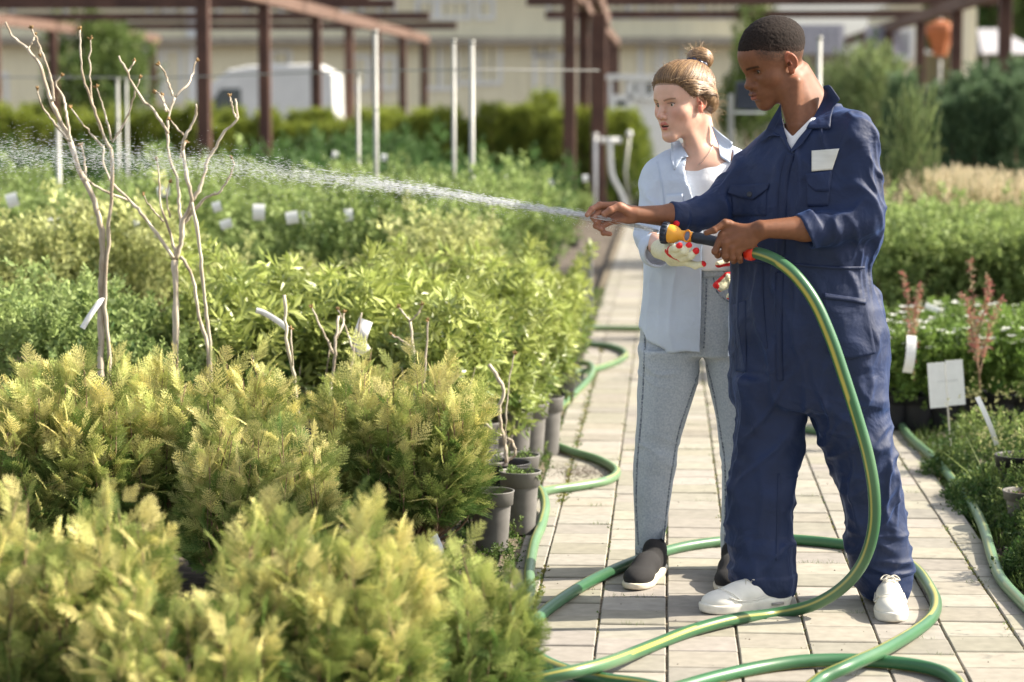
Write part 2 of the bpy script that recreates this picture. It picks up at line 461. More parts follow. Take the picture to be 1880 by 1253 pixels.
# ================================================================ people
def cyl(c, n, r, h, rad=0.006):
    c = np.array(c, float); n = np.array(n, float); n /= np.linalg.norm(n); e = math.hypot(r, h)
    def fn(X, Y, Z):
        px, py, pz = X-c[0], Y-c[1], Z-c[2]; t = px*n[0]+py*n[1]+pz*n[2]
        q = np.sqrt(np.maximum(px*px+py*py+pz*pz-t*t, 0))
        a = q-(r-rad); b = np.abs(t)-(h-rad)
        return np.sqrt(np.maximum(a, 0)**2+np.maximum(b, 0)**2)+np.minimum(np.maximum(a, b), 0)-rad
    return c-e, c+e, fn
def axis_arr(lo, hi, fine, hf, hc):
    a = [lo]
    while a[-1] < hi:
        x = a[-1]; d = min([0 if f0 <= x <= f1 else min(abs(x-f0), abs(x-f1)) for f0, f1 in fine])
        a.append(x+min(hc, hf+d*0.25))
    return np.array(a, np.float32)
def frame(F, roll=0.0):
    F = np.array(F, float); F /= np.linalg.norm(F); L = np.cross([0, 0, 1], F); L /= np.linalg.norm(L); U = np.cross(F, L)
    c, s = math.cos(roll), math.sin(roll); return np.array([L*c+U*s, F, U*c-L*s])
def head(fl, O, R, s, eye_open=0.0045, mouth=0.0, nose_w=1.0, lip=1.0, jaw=1.0, fore=0.0, lf=0.0, nf=0.0, mw=1.0):
    O = np.array(O, float)
    w = lambda l, f, u: O+s*(l*R[0]+f*R[1]+u*R[2])
    c = fl.child(O-0.19*s, O+0.19*s)
    E = lambda p, r, k=0.0, sub=False, RR=None: c.add(ell(w(*p), np.array(r)*s, R if RR is None else RR), k*s, sub)
    K = lambda a, b, ra, rb, k=0.0, sub=False: c.add(rc(w(*a), w(*b), ra*s, rb*s), k*s, sub)
    E((0, -0.012, 0.036), (0.074, 0.095, 0.084))
    E((0, 0.020, -0.004), (0.0645, 0.061, 0.078), 0.02)
    if fore: E((0, 0.034+fore, 0.040), (0.054, 0.050, 0.046), 0.03)
    E((0, 0.014, -0.055), (0.055*jaw, 0.060, 0.052), 0.03)
    for sg in (-1, 1):
        K((sg*0.051*jaw, -0.008, -0.052), (sg*0.013, 0.060, -0.101), 0.013, 0.013, 0.03)
        E((sg*0.041, 0.046, -0.026), (0.022, 0.024, 0.020), 0.025)
    E((0, 0.064, -0.101), (0.019, 0.017, 0.016), 0.022)
    E((0, 0.058, -0.060), (0.032, 0.028, 0.026), 0.022)
    K((-0.036, 0.066, 0.019), (-0.006, 0.076+fore*0.5, 0.015), 0.009, 0.010, 0.018)
    K((0.036, 0.066, 0.019), (0.006, 0.076+fore*0.5, 0.015), 0.009, 0.010, 0.018)
    for sg in (-1, 1):
        E((sg*0.033, 0.087, -0.002), (0.018, 0.017, 0.0125), 0.012, True)
        E((sg*0.031, 0.0605, -0.001), (0.0150, 0.0142, 0.0136), 0.004)
        E((sg*0.031, 0.082, -0.0015), (0.0128, 0.013, eye_open), 0.002, True)
        K((sg*0.019, 0.0725, 0.0055), (sg*0.043, 0.0655, 0.0035), 0.0022, 0.0018, 0.005)
    K((0, 0.079+fore*0.3, 0.006), (0, 0.0905+nf, -0.018), 0.0075*nose_w, 0.0085*nose_w, 0.014)
    K((0, 0.0905+nf, -0.018), (0, 0.1015+nf, -0.035), 0.0085*nose_w, 0.0115*nose_w, 0.008)
    for sg in (-1, 1):
        E((sg*0.0125*nose_w, 0.0895+nf*0.7, -0.0395), (0.0078*nose_w, 0.0105, 0.0075), 0.006)
        E((sg*0.0065*nose_w, 0.097+nf, -0.0475), (0.0038*nose_w, 0.0055, 0.0035), 0.002, True)
    g = mouth*0.5; lips = []
    if lf: E((0, 0.057+lf, -0.066), (0.031, 0.026, 0.026), 0.02)
    for sg in (-1, 1):
        for a, b, ra, rb, kk in (((sg*0.0225*mw, 0.0755+lf*0.7-0.02*(mw-1), -0.0675), (sg*0.007, 0.0862+lf, -0.0628+g), 0.0020, 0.0042*lip, 0.003), ((sg*0.007, 0.0862+lf, -0.0628+g), (0, 0.0862+lf, -0.0638+g), 0.0042*lip, 0.0040*lip, 0.002), ((sg*0.0210*mw, 0.0750+lf*0.7-0.02*(mw-1), -0.0690), (0, 0.0845+lf, -0.0728-g), 0.0022, 0.0054*lip, 0.002)):
            K(a, b, ra, rb, kk); lips.append((np.array(a), np.array(b), ra, rb))
    E((0, 0.0830+lf, -0.0885), (0.016, 0.004, 0.006), 0.010, True)
    if mouth: E((0, 0.085, -0.0685), (0.0150*mw, 0.014, mouth*0.60), 0.001, True)
    else: E((0, 0.091+lf, -0.0682), (0.022, 0.0085, 0.0008), 0.002, True)
    head.lips = lips
    fl.merge(c, 0.018)
    for sg in (-1, 1):
        e = fl.child(w(sg*0.08, -0.02, 0)-0.06, w(sg*0.08, -0.02, 0)+0.06)
        a = math.radians(24)*sg
        Re = np.array([R[0]*math.cos(a)+R[1]*abs(math.sin(a))*sg, R[1]*math.cos(a)-R[0]*math.sin(a), R[2]])
        t = math.radians(-12); Re = np.array([Re[0], Re[1]*math.cos(t)+Re[2]*math.sin(t), Re[2]*math.cos(t)-Re[1]*math.sin(t)])
        e.add(ell(w(sg*0.0775, -0.016, 0.002), np.array([0.0085, 0.0185, 0.0265])*s, Re))
        e.add(ell(w(sg*0.0755, -0.010, -0.024), np.array([0.0065, 0.009, 0.0125])*s, Re), 0.006*s)
        e.add(ell(w(sg*0.0850, -0.0135, 0.003), np.array([0.0066, 0.0125, 0.0185])*s, Re), 0.003*s, True)
        e.add(ell(w(sg*0.0795, -0.0095, -0.004), np.array([0.0050, 0.0055, 0.0075])*s, Re), 0.003*s)
        e.add(rc(w(sg*0.0800, -0.020, 0.010), w(sg*0.0805, -0.022, -0.008), 0.0030*s), 0.003*s)
        e.add(ell(w(sg*0.0765, -0.0065, -0.004), np.array([0.0075, 0.0045, 0.0060])*s, R), 0.002*s, True)
        fl.merge(e, 0.005)
    return w
def lipmask(q):
    m = np.zeros(len(q))
    for a, b, ra, rb in head.lips:
        ba = b-a; t = np.clip((q-a)@ba/(ba@ba), 0, 1); d = np.linalg.norm(q-a-t[:, None]*ba, axis=1)-(ra+(rb-ra)*t)
        m = np.maximum(m, np.clip((0.0022-d)/0.0016, 0, 1)*(q[:, 1] > a[1]-0.006))
    return m
def hand_sdf(fl, palm, fingers, kf=0.0022, kp=0.007):
    pts = np.array([q[:3] for f in fingers for q in f]+[q[:3] for s in palm for q in s]); lo, hi = pts.min(0)-0.04, pts.max(0)+0.04
    c = fl.child(lo, hi); u = fl.child(lo, hi)
    for seg in palm:
        for a, b in zip(seg[:-1], seg[1:]): c.add(rc(a[:3], b[:3], a[3], b[3]), 0.010)
    for f in fingers:
        fc = fl.child(lo, hi)
        for i, (a, b) in enumerate(zip(f[:-1], f[1:])):
            fc.add(rc(a[:3], b[:3], a[3]*1.08, b[3]*1.06), 0.002)
            if 0 < i: fc.add(rc(a[:3], a[:3], a[3]*1.16), 0.003)
        u2 = np.minimum(u.v, fc.v) if kf == 0 else None
        h = np.maximum(kf-np.abs(u.v-fc.v), 0)/kf; u.v = np.minimum(u.v, fc.v)-h*h*kf*0.25
    h = np.maximum(kp-np.abs(c.v-u.v), 0)/kp; c.v = np.minimum(c.v, u.v)-h*h*kp*0.25
    fl.merge(c, 0.012)
def J(px, py, Y, r=0.01): return (*P(px, py, Y), r)
def lv(rows, Y, b, yaw=0.0):
    """rows of (photo y, left edge, right edge[, Y, half depth]) -> loft levels"""
    out = []
    for r in rows:
        y, l, rr = r[:3]; Yc = r[3] if len(r) > 3 else Y; bd = r[4] if len(r) > 4 else b
        cx, cy, z = P((l+rr)/2, y, Yc); W = (P(rr, y, Yc)[0]-P(l, y, Yc)[0])/2
        a = math.sqrt(max(W*W-(bd*math.sin(yaw))**2, 0.0009))/math.cos(yaw)
        out.append((z, cx, cy, a, bd))
    return out
def mk(name, V, Q, mat, root, col=None, smooth=True):
    return obj(name, np_mesh(name, rel(V, root), quads=Q, smooth=smooth, col=col), mat, root)
def shoe_parts(root, heel, toe, kind):
    heel = np.array(heel, float); toe = np.array(toe, float); d = toe-heel; Lh = np.linalg.norm(d); d /= Lh
    Ax = np.array([d, np.cross([0, 0, 1], d), [0, 0, 1.0]]); k = Lh/0.30
    T = lambda V: heel+(np.asarray(V)*[k, 1.0, 1.0])@Ax
    sp = kind == 'white'
    f = Fld.uni((-0.02, -0.07, -0.005), (0.33, 0.07, 0.17), 0.0027)
    f.add(ell((0.230, 0, 0.034), (0.068, 0.049, 0.036)))
    f.add(ell((0.150, -0.002, 0.048), (0.085, 0.043, 0.046)), 0.02)
    f.add(ell((0.060, 0, 0.046 if sp else 0.05), (0.054, 0.038, 0.044 if sp else 0.056)), 0.02)
    f.add(rc((0.062, 0, 0.085 if not sp else 0.066), (0.050, 0, 0.088 if not sp else 0.074), 0.038 if not sp else 0.034, 0.034 if not sp else 0.030), 0.02)
    if sp:
        f.add(rc((0.115, 0, 0.085), (0.175, 0, 0.068), 0.020, 0.014), 0.012)
        f.add(rc((0.055, 0, 0.115), (0.050, 0, 0.19), 0.030), 0.004, True)
    else: f.add(rc((0.048, 0, 0.145), (0.048, 0, 0.19), 0.032), 0.004, True)
    f.add(rbox((0.15, 0, -0.04), (0.3, 0.2, 0.052), rad=0.001), 0, True)
    V, Q = f.mesh(2)
    shoe = obj('shoe', np_mesh('shoe', rel(T(V), root), quads=Q), MAT['white_leather'] if sp else MAT['black_knit'], root)
    g = Fld.uni((-0.02, -0.07, -0.006), (0.33, 0.07, 0.08), 0.0027)
    hh = 0.030 if sp else 0.021
    g.add(loft([(0, 0.225, 0, 0.078, 0.050), (hh, 0.225, 0, 0.082, 0.054)], cap=0.006))
    g.add(loft([(0, 0.075, 0, 0.072, 0.039), (hh+0.004, 0.070, 0, 0.078, 0.044)], cap=0.006), 0.02)
    g.add(loft([(0, 0.15, 0, 0.08, 0.036), (hh, 0.15, 0, 0.09, 0.040)], cap=0.004), 0.03)
    if not sp:
        g.add(rc((0.004, 0, 0.025), (0.008, 0, 0.045), 0.016, 0.010), 0.012)
    g.add(rbox((0.15, 0, -0.03), (0.3, 0.2, 0.030), rad=0.001), 0, True)
    V, Q = g.mesh(2); V[:, 2] += np.maximum(0, V[:, 0]-0.25)**2*2.2
    so = obj('sole', np_mesh('sole', rel(T(V), root), quads=Q), MAT['white_rubber'] if sp else MAT['cream_rubber'], shoe)
    if sp:
        b = MB()
        for i in range(5):
            x = 0.125+i*0.021; z = 0.1035-i*0.0088; wd = 0.023-i*0.001
            for sg in (-1, 1):
                b.tube([T((x-0.004, -wd*sg, z-0.008)), T((x+0.006, -wd*0.4*sg, z+0.0015)), T((x+0.010, wd*0.5*sg, z+0.001)), T((x+0.017, wd*sg, z-0.012))], 0.0026, 5)
        for sg in (-1, 1): b.tube(T(spline([(0.132, 0, 0.107), (0.125, sg*0.016, 0.109), (0.137, sg*0.030, 0.098), (0.142, sg*0.010, 0.101)], 10)), 0.0022, 5)
        b.build('shoelace', MAT['lace'], shoe, True)
        for sg in (-1, 1):
            q = MB(); q.tube(T([(0.045, sg*0.0455, 0.020), (0.085, sg*0.0455, 0.020)]), 0.0045, 8)
            q.build('air_window', MAT['grey_plastic'], shoe, True)
            q = MB(); q.tube(T(spline([(0.10, sg*0.044, 0.048), (0.14, sg*0.048, 0.040), (0.19, sg*0.050, 0.040), (0.23, sg*0.047, 0.052)], 14)), 0.0018, 5)
            q.tube(T(spline([(0.185, sg*0.048, 0.034), (0.215, sg*0.040, 0.062), (0.235, sg*0.018, 0.074), (0.24, 0, 0.0745)], 14)), 0.0016, 5)
            q.build('seam', MAT['white_leather'], shoe, True)
    return shoe
MAT = {}
MAT['skin_dark'] = M('brown skin', rough=0.52, attr=True, vary=0.10, vscale=70, bump=0.0006, bscale=420, sss=0.10, spec=0.32)
MAT['skin_fair'] = M('fair skin', rough=0.46, attr=True, vary=0.05, vscale=60, bump=0.0004, bscale=500, sss=0.22, spec=0.4)
def cloth_mat(name, col, vary, bumpd, weave=900, rough=0.85, two=None, sheen=0.15, crease=14.0, blotch=9.0, spec=0.25):
    m = M(name, col, rough=rough, vary=vary, vscale=blotch, sheen=sheen, spec=spec)
    n = m.node_tree; L = n.links; b = n.nodes['Principled BSDF']; tc = n.nodes.new('ShaderNodeTexCoord'); mx_ = max(col); b.inputs['Sheen Tint'].default_value = (*[(c/mx_)**0.8 for c in col], 1)
    w = n.nodes.new('ShaderNodeTexNoise'); w.inputs['Scale'].default_value = weave; w.inputs['Detail'].default_value = 1
    L.new(tc.outputs['Object'], w.inputs['Vector'])
    c1 = n.nodes.new('ShaderNodeTexNoise'); c1.inputs['Scale'].default_value = crease; c1.inputs['Detail'].default_value = 3.5; c1.inputs['Distortion'].default_value = 0.4
    L.new(tc.outputs['Object'], c1.inputs['Vector'])
    pw = n.nodes.new('ShaderNodeMath'); pw.operation = 'MULTIPLY'; pw.inputs[1].default_value = 1.6; L.new(c1.outputs[0], pw.inputs[0])
    b1 = n.nodes.new('ShaderNodeBump'); b1.inputs['Distance'].default_value = bumpd; b1.inputs['Strength'].default_value = 1.0; L.new(pw.outputs[0], b1.inputs['Height'])
    b2 = n.nodes.new('ShaderNodeBump'); b2.inputs['Distance'].default_value = 0.0004; b2.inputs['Strength'].default_value = 0.6
    L.new(w.outputs[0], b2.inputs['Height']); L.new(b1.outputs[0], b2.inputs['Normal']); L.new(b2.outputs[0], b.inputs['Normal'])
    return m
MAT['coverall'] = cloth_mat('navy cotton', (0.0095, 0.0205, 0.066), 0.18, 0.009, rough=0.62, spec=0.36, sheen=0.20, crease=10)
MAT['coverall_seam'] = cloth_mat('navy cotton seam', (0.0085, 0.0185, 0.060), 0.12, 0.003, rough=0.62, spec=0.36, sheen=0.20)
MAT['tee'] = cloth_mat('white jersey', (0.80, 0.80, 0.82), 0.03, 0.004)
MAT['patch'] = M('white patch cloth', (0.62, 0.62, 0.57), 0.8, vary=0.06, vscale=40, bump=0.0015, bscale=55, stretch=(0.5, 0.5, 2.5))
MAT['chambray'] = cloth_mat('light blue chambray', (0.55, 0.625, 0.745), 0.06, 0.005, sheen=0.1)
MAT['chambray_in'] = cloth_mat('light blue chambray seam', (0.50, 0.575, 0.70), 0.06, 0.002)
MAT['denim'] = cloth_mat('washed grey denim', (0.44, 0.48, 0.52), ((0.34, 0.39, 0.455), (0.50, 0.54, 0.575)), 0.003, blotch=170, weave=1200)
MAT['denim_hem'] = M('washed denim hem', (0.3, 0.34, 0.4), 0.9, vary=((0.13, 0.16, 0.21), (0.52, 0.55, 0.58)), vscale=90, bump=0.002, bscale=200)
MAT['denim_seam'] = M('denim seam stitching', (0.12, 0.15, 0.21), 0.9, vary=((0.05, 0.07, 0.12), (0.42, 0.46, 0.50)), vscale=90, stretch=(1, 1, 2.0))
MAT['glove'] = M('gardening glove cloth and red rubber', rough=0.6, attr=True, vary=0.08, vscale=120, bump=0.001, bscale=300)
MAT['hair_dark'] = M('short black curls', rough=0.9, attr=True, vary=0.75, vscale=330, bump=0.003, bscale=420, detail=2, spec=0.25)
MAT['hair_blonde'] = M('dark blonde hair', rough=0.42, attr=True, spec=0.6, vary=0.12, vscale=150)
MAT['scrunchie'] = M('navy satin', (0.015, 0.02, 0.05), 0.25, vary=0.3, vscale=60, bump=0.002, bscale=90)
MAT['eye'] = M('eyeball', rough=0.12, attr=True, spec=0.6)
MAT['teeth'] = M('teeth', (0.75, 0.70, 0.60), 0.3)
MAT['white_leather'] = M('white leather', (0.74, 0.72, 0.66), 0.5, vary=0.05, vscale=30, bump=0.0012, bscale=120)
MAT['white_rubber'] = M('white rubber', (0.70, 0.68, 0.61), 0.6, vary=0.08, vscale=50, bump=0.0008, bscale=90)
MAT['cream_rubber'] = M('cream rubber', (0.62, 0.56, 0.45), 0.65, vary=0.1, vscale=60)
MAT['black_knit'] = M('black knit', (0.012, 0.012, 0.014), 0.9, vary=((0.006, 0.006, 0.008), (0.03, 0.028, 0.028)), vscale=500, bump=0.001, bscale=700)
MAT['lace'] = M('shoelace', (0.62, 0.58, 0.50), 0.85, vary=0.1, vscale=200)
MAT['grey_plastic'] = M('clear grey plastic', (0.30, 0.29, 0.27), 0.25)
MAT['button'] = M('dark button', (0.02, 0.025, 0.04), 0.3)
MAT['silver'] = M('silver chain', (0.6, 0.55, 0.5), 0.25, metal=1.0)
def ridge(x, y, z): return 1.08-2*np.sqrt(vnoise(x, y, z)**2+0.004)
def patchobj(name, grid, trees, mat, root, parent=None, **k):
    V, F = drape(grid, trees, **k)
    o = obj(name, np_mesh(name, rel(V, root), quads=F), mat, parent or root); return o
def strip(pts, w):
    """photo polyline -> ribbon grid w photo-pixels wide"""
    p = spline(np.array(pts, float), max(6, int(np.linalg.norm(np.diff(np.array(pts, float), axis=0), axis=1).sum()/4)))
    t = np.gradient(p, axis=0); t /= np.linalg.norm(t, axis=1)[:, None]; n = np.stack([-t[:, 1], t[:, 0]], 1)*w/2
    return np.stack([p-n, p, p+n], 0)
def hair_strands(name, root, mat, starts, target, center, R, s, tree, rs, n, width, lift=0.002, spread=0.3, col=None, parent=None, pts=12, fly=0.0):
    b_v = []; b_q = []; cols = []; k0 = 0
    for i in range(n):
        d0 = starts(rs); d1 = target+rs.randn(3)*0.02
        tt = np.linspace(0, 1, pts); path = []
        lf = lift*(0.3+rs.rand()*1.6); end = 0.75+0.25*rs.rand(); ph = rs.rand()*6
        for t in tt:
            t2 = t*end; d = d0*(1-t2)+d1*t2; d = d/np.linalg.norm(d)
            h = tree.ray_cast(Vector(center+0.4*d), Vector(-d))
            r = (np.array(h[0])-center)@d if h[0] is not None else 0.1
            path.append(center+d*(r+lf*math.sin(min(1, t*4)*math.pi/2)+fly*t*t*rs.rand()+0.0008*math.sin(ph+t*9)))
        path = np.array(path); T = np.gradient(path, axis=0); T /= np.linalg.norm(T, axis=1)[:, None]+1e-9
        O = path-center; O /= np.linalg.norm(O, axis=1)[:, None]; S = np.cross(T, O); w = width*(0.5+rs.rand())
        wd = (w*np.sin(np.clip(tt, 0.06, 0.97)*math.pi)**0.4)[:, None]
        V = np.stack([path-S*wd, path+O*wd*0.5, path+S*wd], 1).reshape(-1, 3)
        for j in range(pts-1):
            for m in (0, 1): b_q.append((k0+j*3+m, k0+j*3+m+1, k0+j*3+4+m, k0+j*3+3+m))
        k0 += pts*3; b_v.append(V); cols.append(np.tile(col(rs), (pts*3, 1)))
    return obj(name, np_mesh(name, rel(np.vstack(b_v), root), quads=b_q, col=np.vstack(cols)), mat, parent or root)
def eyeballs(root, w, R, s, gaze, iris, names='eye'):
    for sg in (-1, 1):
        c = w(sg*0.031, 0.0605, -0.001); n = 22; V = []; F = []
        g = np.array(gaze, float); g /= np.linalg.norm(g); A = axes(g)
        for i in range(n+1):
            th = math.pi*i/n
            for j in range(n): V.append([math.sin(th)*math.cos(2*math.pi*j/n), math.sin(th)*math.sin(2*math.pi*j/n), math.cos(th)])
        V = np.array(V); ct = V[:, 2]; C = np.tile(np.array([[0.62, 0.58, 0.54]]), (len(V), 1))
        C[ct > 0.885] = iris; C[ct > 0.978] = (0.004, 0.004, 0.004)
        r = 0.01275*s; bump = np.where(ct > 0.885, 1+0.03*(ct-0.885)/0.115, 1)[:, None]
        F = [(i*n+j, (i+1)*n+j, (i+1)*n+(j+1) % n, i*n+(j+1) % n) for i in range(n) for j in range(n)]
        obj(names, np_mesh(names, rel(c+(V*bump)@A*r, root), quads=F, col=C), MAT['eye'], root)
def lashes(root, w, s, mat, eo):
    for sg in (-1, 1):
        b = MB(); pts = [w(sg*(0.031+0.0125*math.cos(a)), 0.0605+0.0148*math.sqrt(max(0.05, 1-(math.cos(a)*0.85)**2)), -0.0015+(eo+0.0006)*math.sin(a)) for a in np.linspace(0.15, math.pi-0.15, 9)]
        b.tube(pts, 0.0012*s, 5); b.build('eyelash', MAT['button'], root, True)
# ---------------------------------------------------------------- the man
def build_man():
    base = G(1480, 1120)
    root = thing('person', 'young man in navy work coveralls holding the spray nozzle and hose', 'person', base)
    # --- body (head, neck, arms, hands, torso, legs in one surface)
    x = axis_arr(0.16, 1.26, [(0.21, 0.40), (0.56, 0.95)], 0.0021, 0.009)
    y = axis_arr(7.12, 7.82, [(7.22, 7.66)], 0.0022, 0.009)
    z = axis_arr(0.02, 1.87, [(1.09, 1.29), (1.48, 1.86)], 0.0021, 0.010)
    f = Fld(x, y, z)
    yaw = -math.radians(32)
    f.add(loft(lv([(235, 1425, 1545, 7.53, 0.07), (262, 1400, 1580, 7.52, 0.085), (330, 1380, 1578, 7.52, 0.105), (420, 1378, 1570, 7.52, 0.11), (500, 1385, 1560, 7.52, 0.10), (600, 1378, 1580, 7.52, 0.115), (720, 1378, 1600, 7.53, 0.11)], 7.52, 0.1, yaw), yaw, cap=0.02))
    for a, b2 in (((1415, 720, 7.57, 0.085), (1400, 900, 7.57, 0.058)), ((1400, 900, 7.57, 0.055), (1420, 1075, 7.545, 0.04)), ((1550, 720, 7.48, 0.085), (1595, 900, 7.49, 0.058)), ((1595, 900, 7.51, 0.055), (1628, 1065, 7.57, 0.04))):
        f.add(rc(P(*a[:3]), P(*b2[:3]), a[3], b2[3]), 0.03)
    HL = P(1445, 1105, 7.62); f.add(rc(P(1425, 1080, 7.545), P(1330, 1112, 7.48), 0.032, 0.024), 0.03)
    f.add(rc(P(1629, 1075, 7.57), P(1637, 1122, 7.42), 0.03, 0.024), 0.03)
    # shoulders and arms
    f.add(rc(P(1478, 245, 7.52), P(1562, 262, 7.43), 0.038, 0.04), 0.03); f.add(rc(P(1478, 238, 7.52), P(1396, 305, 7.60), 0.038, 0.04), 0.03)
    f.add(rc(P(1570, 265, 7.42), P(1572, 408, 7.35), 0.042, 0.040), 0.02)
    f.add(rc(P(1575, 408, 7.35), P(1478, 419, 7.315), 0.044, 0.038), 0.02); f.add(rc(P(1478, 419, 7.315), P(1400, 421, 7.275), 0.038, 0.0265), 0.02)
    f.add(rc(P(1392, 315, 7.60), P(1310, 388, 7.53), 0.040, 0.034), 0.02)
    f.add(rc(P(1310, 388, 7.53), P(1235, 397, 7.47), 0.034, 0.035), 0.02); f.add(rc(P(1235, 397, 7.47), P(1168, 394, 7.42), 0.036, 0.0245), 0.02)
    # neck
    f.add(rc(P(1452, 150, 7.535), P(1482, 232, 7.53), 0.054, 0.060), 0.02)
    f.add(rc(P(1470, 130, 7.56), P(1515, 215, 7.56), 0.030, 0.040), 0.03)
    f.add(rc(P(1440, 165, 7.49), P(1460, 236, 7.49), 0.022, 0.018), 0.03)
    f.add(rc(P(1462, 150, 7.475), P(1460, 230, 7.472), 0.012, 0.007), 0.03)
    f.add(rc(P(1500, 235, 7.52), P(1530, 235, 7.50), 0.035, 0.028), 0.03)
    # head
    F = np.array([-math.cos(math.radians(24))*math.cos(math.radians(20)), -math.sin(math.radians(24))*math.cos(math.radians(20)), -math.sin(math.radians(20))])
    R = frame(F, math.radians(-2)); O = np.array(P(1419, 116, 7.53)); s = 1.07
    w = head(f, O, R, s, eye_open=0.0056, nose_w=1.16, lip=1.75, jaw=1.0, fore=0.012, lf=0.006, nf=-0.006)
    # hands
    Wl = J(1398, 421, 7.275, 0.024)
    ml = [J(1326, 432, 7.285, 0.0115), J(1332, 446, 7.275, 0.0115), J(1342, 456, 7.277, 0.011), J(1354, 462, 7.284, 0.0105)]
    palm = [[J(1392+i*2, 416+i*5, 7.28, 0.0165), m] for i, m in enumerate(ml)]+[[J(1372, 424, 7.285, 0.017), J(1338, 412, 7.29, 0.011)], [J(1345, 440, 7.282, 0.012), J(1380, 448, 7.285, 0.015)], [J(1338, 412, 7.29, 0.011), J(1330, 430, 7.29, 0.010)]]
    fing = [[ml[0], J(1313, 462, 7.284, 0.0098), J(1318, 469, 7.308, 0.0088), J(1326, 463, 7.326, 0.0080)],
            [ml[1], J(1331, 470, 7.280, 0.0100), J(1334, 476, 7.306, 0.0090), J(1338, 466, 7.330, 0.0082)],
            [ml[2], J(1344, 473, 7.283, 0.0096), J(1347, 479, 7.310, 0.0086), J(1350, 468, 7.334, 0.0080)],
            [ml[3], J(1357, 474, 7.290, 0.0085), J(1359, 479, 7.312, 0.0078), J(1361, 470, 7.330, 0.0072)],
            [J(1338, 412, 7.29, 0.0110), J(1331, 410, 7.285, 0.0108), J(1311, 423, 7.275, 0.0094), J(1297, 428, 7.278, 0.0078)]]
    hand_sdf(f, palm, fing)
    mr = [J(1130, 377, 7.44, 0.0105), J(1126, 387, 7.447, 0.0108), J(1124, 397, 7.445, 0.0104), J(1126, 406, 7.437, 0.0095)]
    palm = [[J(1163, 388+i*4, 7.425, 0.0150), m] for i, m in enumerate(mr)]+[[J(1158, 391, 7.41, 0.0155), J(1141, 381, 7.402, 0.0130)], [J(1158, 402, 7.42, 0.014), J(1130, 405, 7.425, 0.010)]]
    fing = [[mr[0], J(1101, 377, 7.435, 0.0095), J(1086, 385, 7.418, 0.0085), J(1078, 395, 7.405, 0.0074)],
            [mr[1], J(1100, 389, 7.442, 0.0096), J(1089, 399, 7.424, 0.0085), J(1094, 408, 7.410, 0.0075)],
            [mr[2], J(1100, 403, 7.438, 0.0092), J(1094, 415, 7.425, 0.0083), J(1103, 421, 7.410, 0.0074)],
            [mr[3], J(1104, 416, 7.432, 0.0086), J(1108, 428, 7.420, 0.0078), J(1120, 430, 7.410, 0.0070)],
            [J(1141, 381, 7.402, 0.0120), J(1137, 379, 7.397, 0.0110), J(1121, 386, 7.388, 0.0098), J(1109, 393, 7.386, 0.0080)]]
    hand_sdf(f, palm, fing)
    V, Q = f.mesh(1)
    q = (V-O)@R.T/s; l, ff, u = q[:, 0], q[:, 1], q[:, 2]
    C = np.tile(np.array([[0.185, 0.077, 0.039]]), (len(V), 1))
    nz = fbm(V[:, 0]*30, V[:, 1]*30, V[:, 2]*30)[:, None]; C *= 1+0.10*nz
    hd = (np.abs(l) < 0.1) & (np.abs(ff) < 0.13) & (u > -0.14) & (u < 0.16)
    def mix(m, c): m = np.clip(m, 0, 1)[:, None]; C[:] = C*(1-m)+np.array(c)*m
    sm = lambda v, a, b: np.clip((v-a)/(b-a), 0, 1)
    lm = np.where(hd, lipmask(q), 0); mix(lm*0.85*(u < -0.068), (0.31, 0.115, 0.085)); mix(lm*0.7*(u >= -0.068), (0.15, 0.055, 0.040))
    brow = hd & (ff > 0.055); by = 0.0165+0.05*(np.abs(l)-0.03)-4.5*(np.abs(l)-0.033)**2
    mix(np.where(brow & (np.abs(l) > 0.012) & (np.abs(l) < 0.050), sm(0.0050-np.abs(u-by), 0, 0.003), 0)*0.8, (0.012, 0.008, 0.006))
    mix(np.where(hd & (ff > 0.07) & (np.abs(l) < 0.024) & (u > -0.0585) & (u < -0.049), 0.35, 0), (0.03, 0.018, 0.012))
    ear = hd & (np.abs(l) > 0.074) & (np.abs(ff+0.015) < 0.03) & (np.abs(u) < 0.045)
    mix(np.where(ear, 0.5, 0), (0.36, 0.10, 0.055))
    ls = hd & (ff > 0.05); mix(np.where(ls & (np.abs(np.abs(l)-0.031) < 0.0135) & (np.abs(u+0.001) < 0.0055), 0.5, 0), (0.07, 0.03, 0.02))
    # faded hair at the sides and nape
    hl = np.where(ff > 0.03, 0.052-0.25*(0.085-ff)*0, 0.03) ; line = np.interp(ff, [-0.11, -0.05, -0.01, 0.03, 0.06, 0.09], [-0.035, -0.015, 0.010, 0.026, 0.050, 0.066])
    ln_ = np.interp(ff, [-0.11, -0.05, -0.01, 0.03, 0.06, 0.09], [0.006, 0.018, 0.034, 0.046, 0.062, 0.067]); fade = sm(u, ln_-0.034, ln_+0.006)*sm(0.075-ff, 0, 0.02); fade = np.where(hd & ~ear, fade, 0)
    grit = 0.80+0.45*vnoise(V[:, 0]*420, V[:, 1]*420, V[:, 2]*420)
    mix(fade**0.45*grit, (0.022, 0.014, 0.010))
    # palm side of the far hand is paler
    pm = (V[:, 0] < 0.385) & (V[:, 1] < 7.432) & (V[:, 2] < 1.30); mix(np.where(pm, 0.5, 0)*sm(0.385-V[:, 0], 0, 0.02), (0.42, 0.20, 0.13))
    for t in (fing[0], fing[4]):
        tp = np.array(t[-1][:3]); dd = np.linalg.norm(V-tp, axis=1); mix(sm(0.0095-dd, 0, 0.003)*0.5, (0.55, 0.32, 0.24))
    body = mk('body', V, Q, MAT['skin_dark'], root, C)
    bt = bvh_of(V, Q)
    eyeballs(root, w, R, s, R[1]-0.15*R[2]*0+np.array([0, 0, -0.25]), (0.02, 0.010, 0.006))
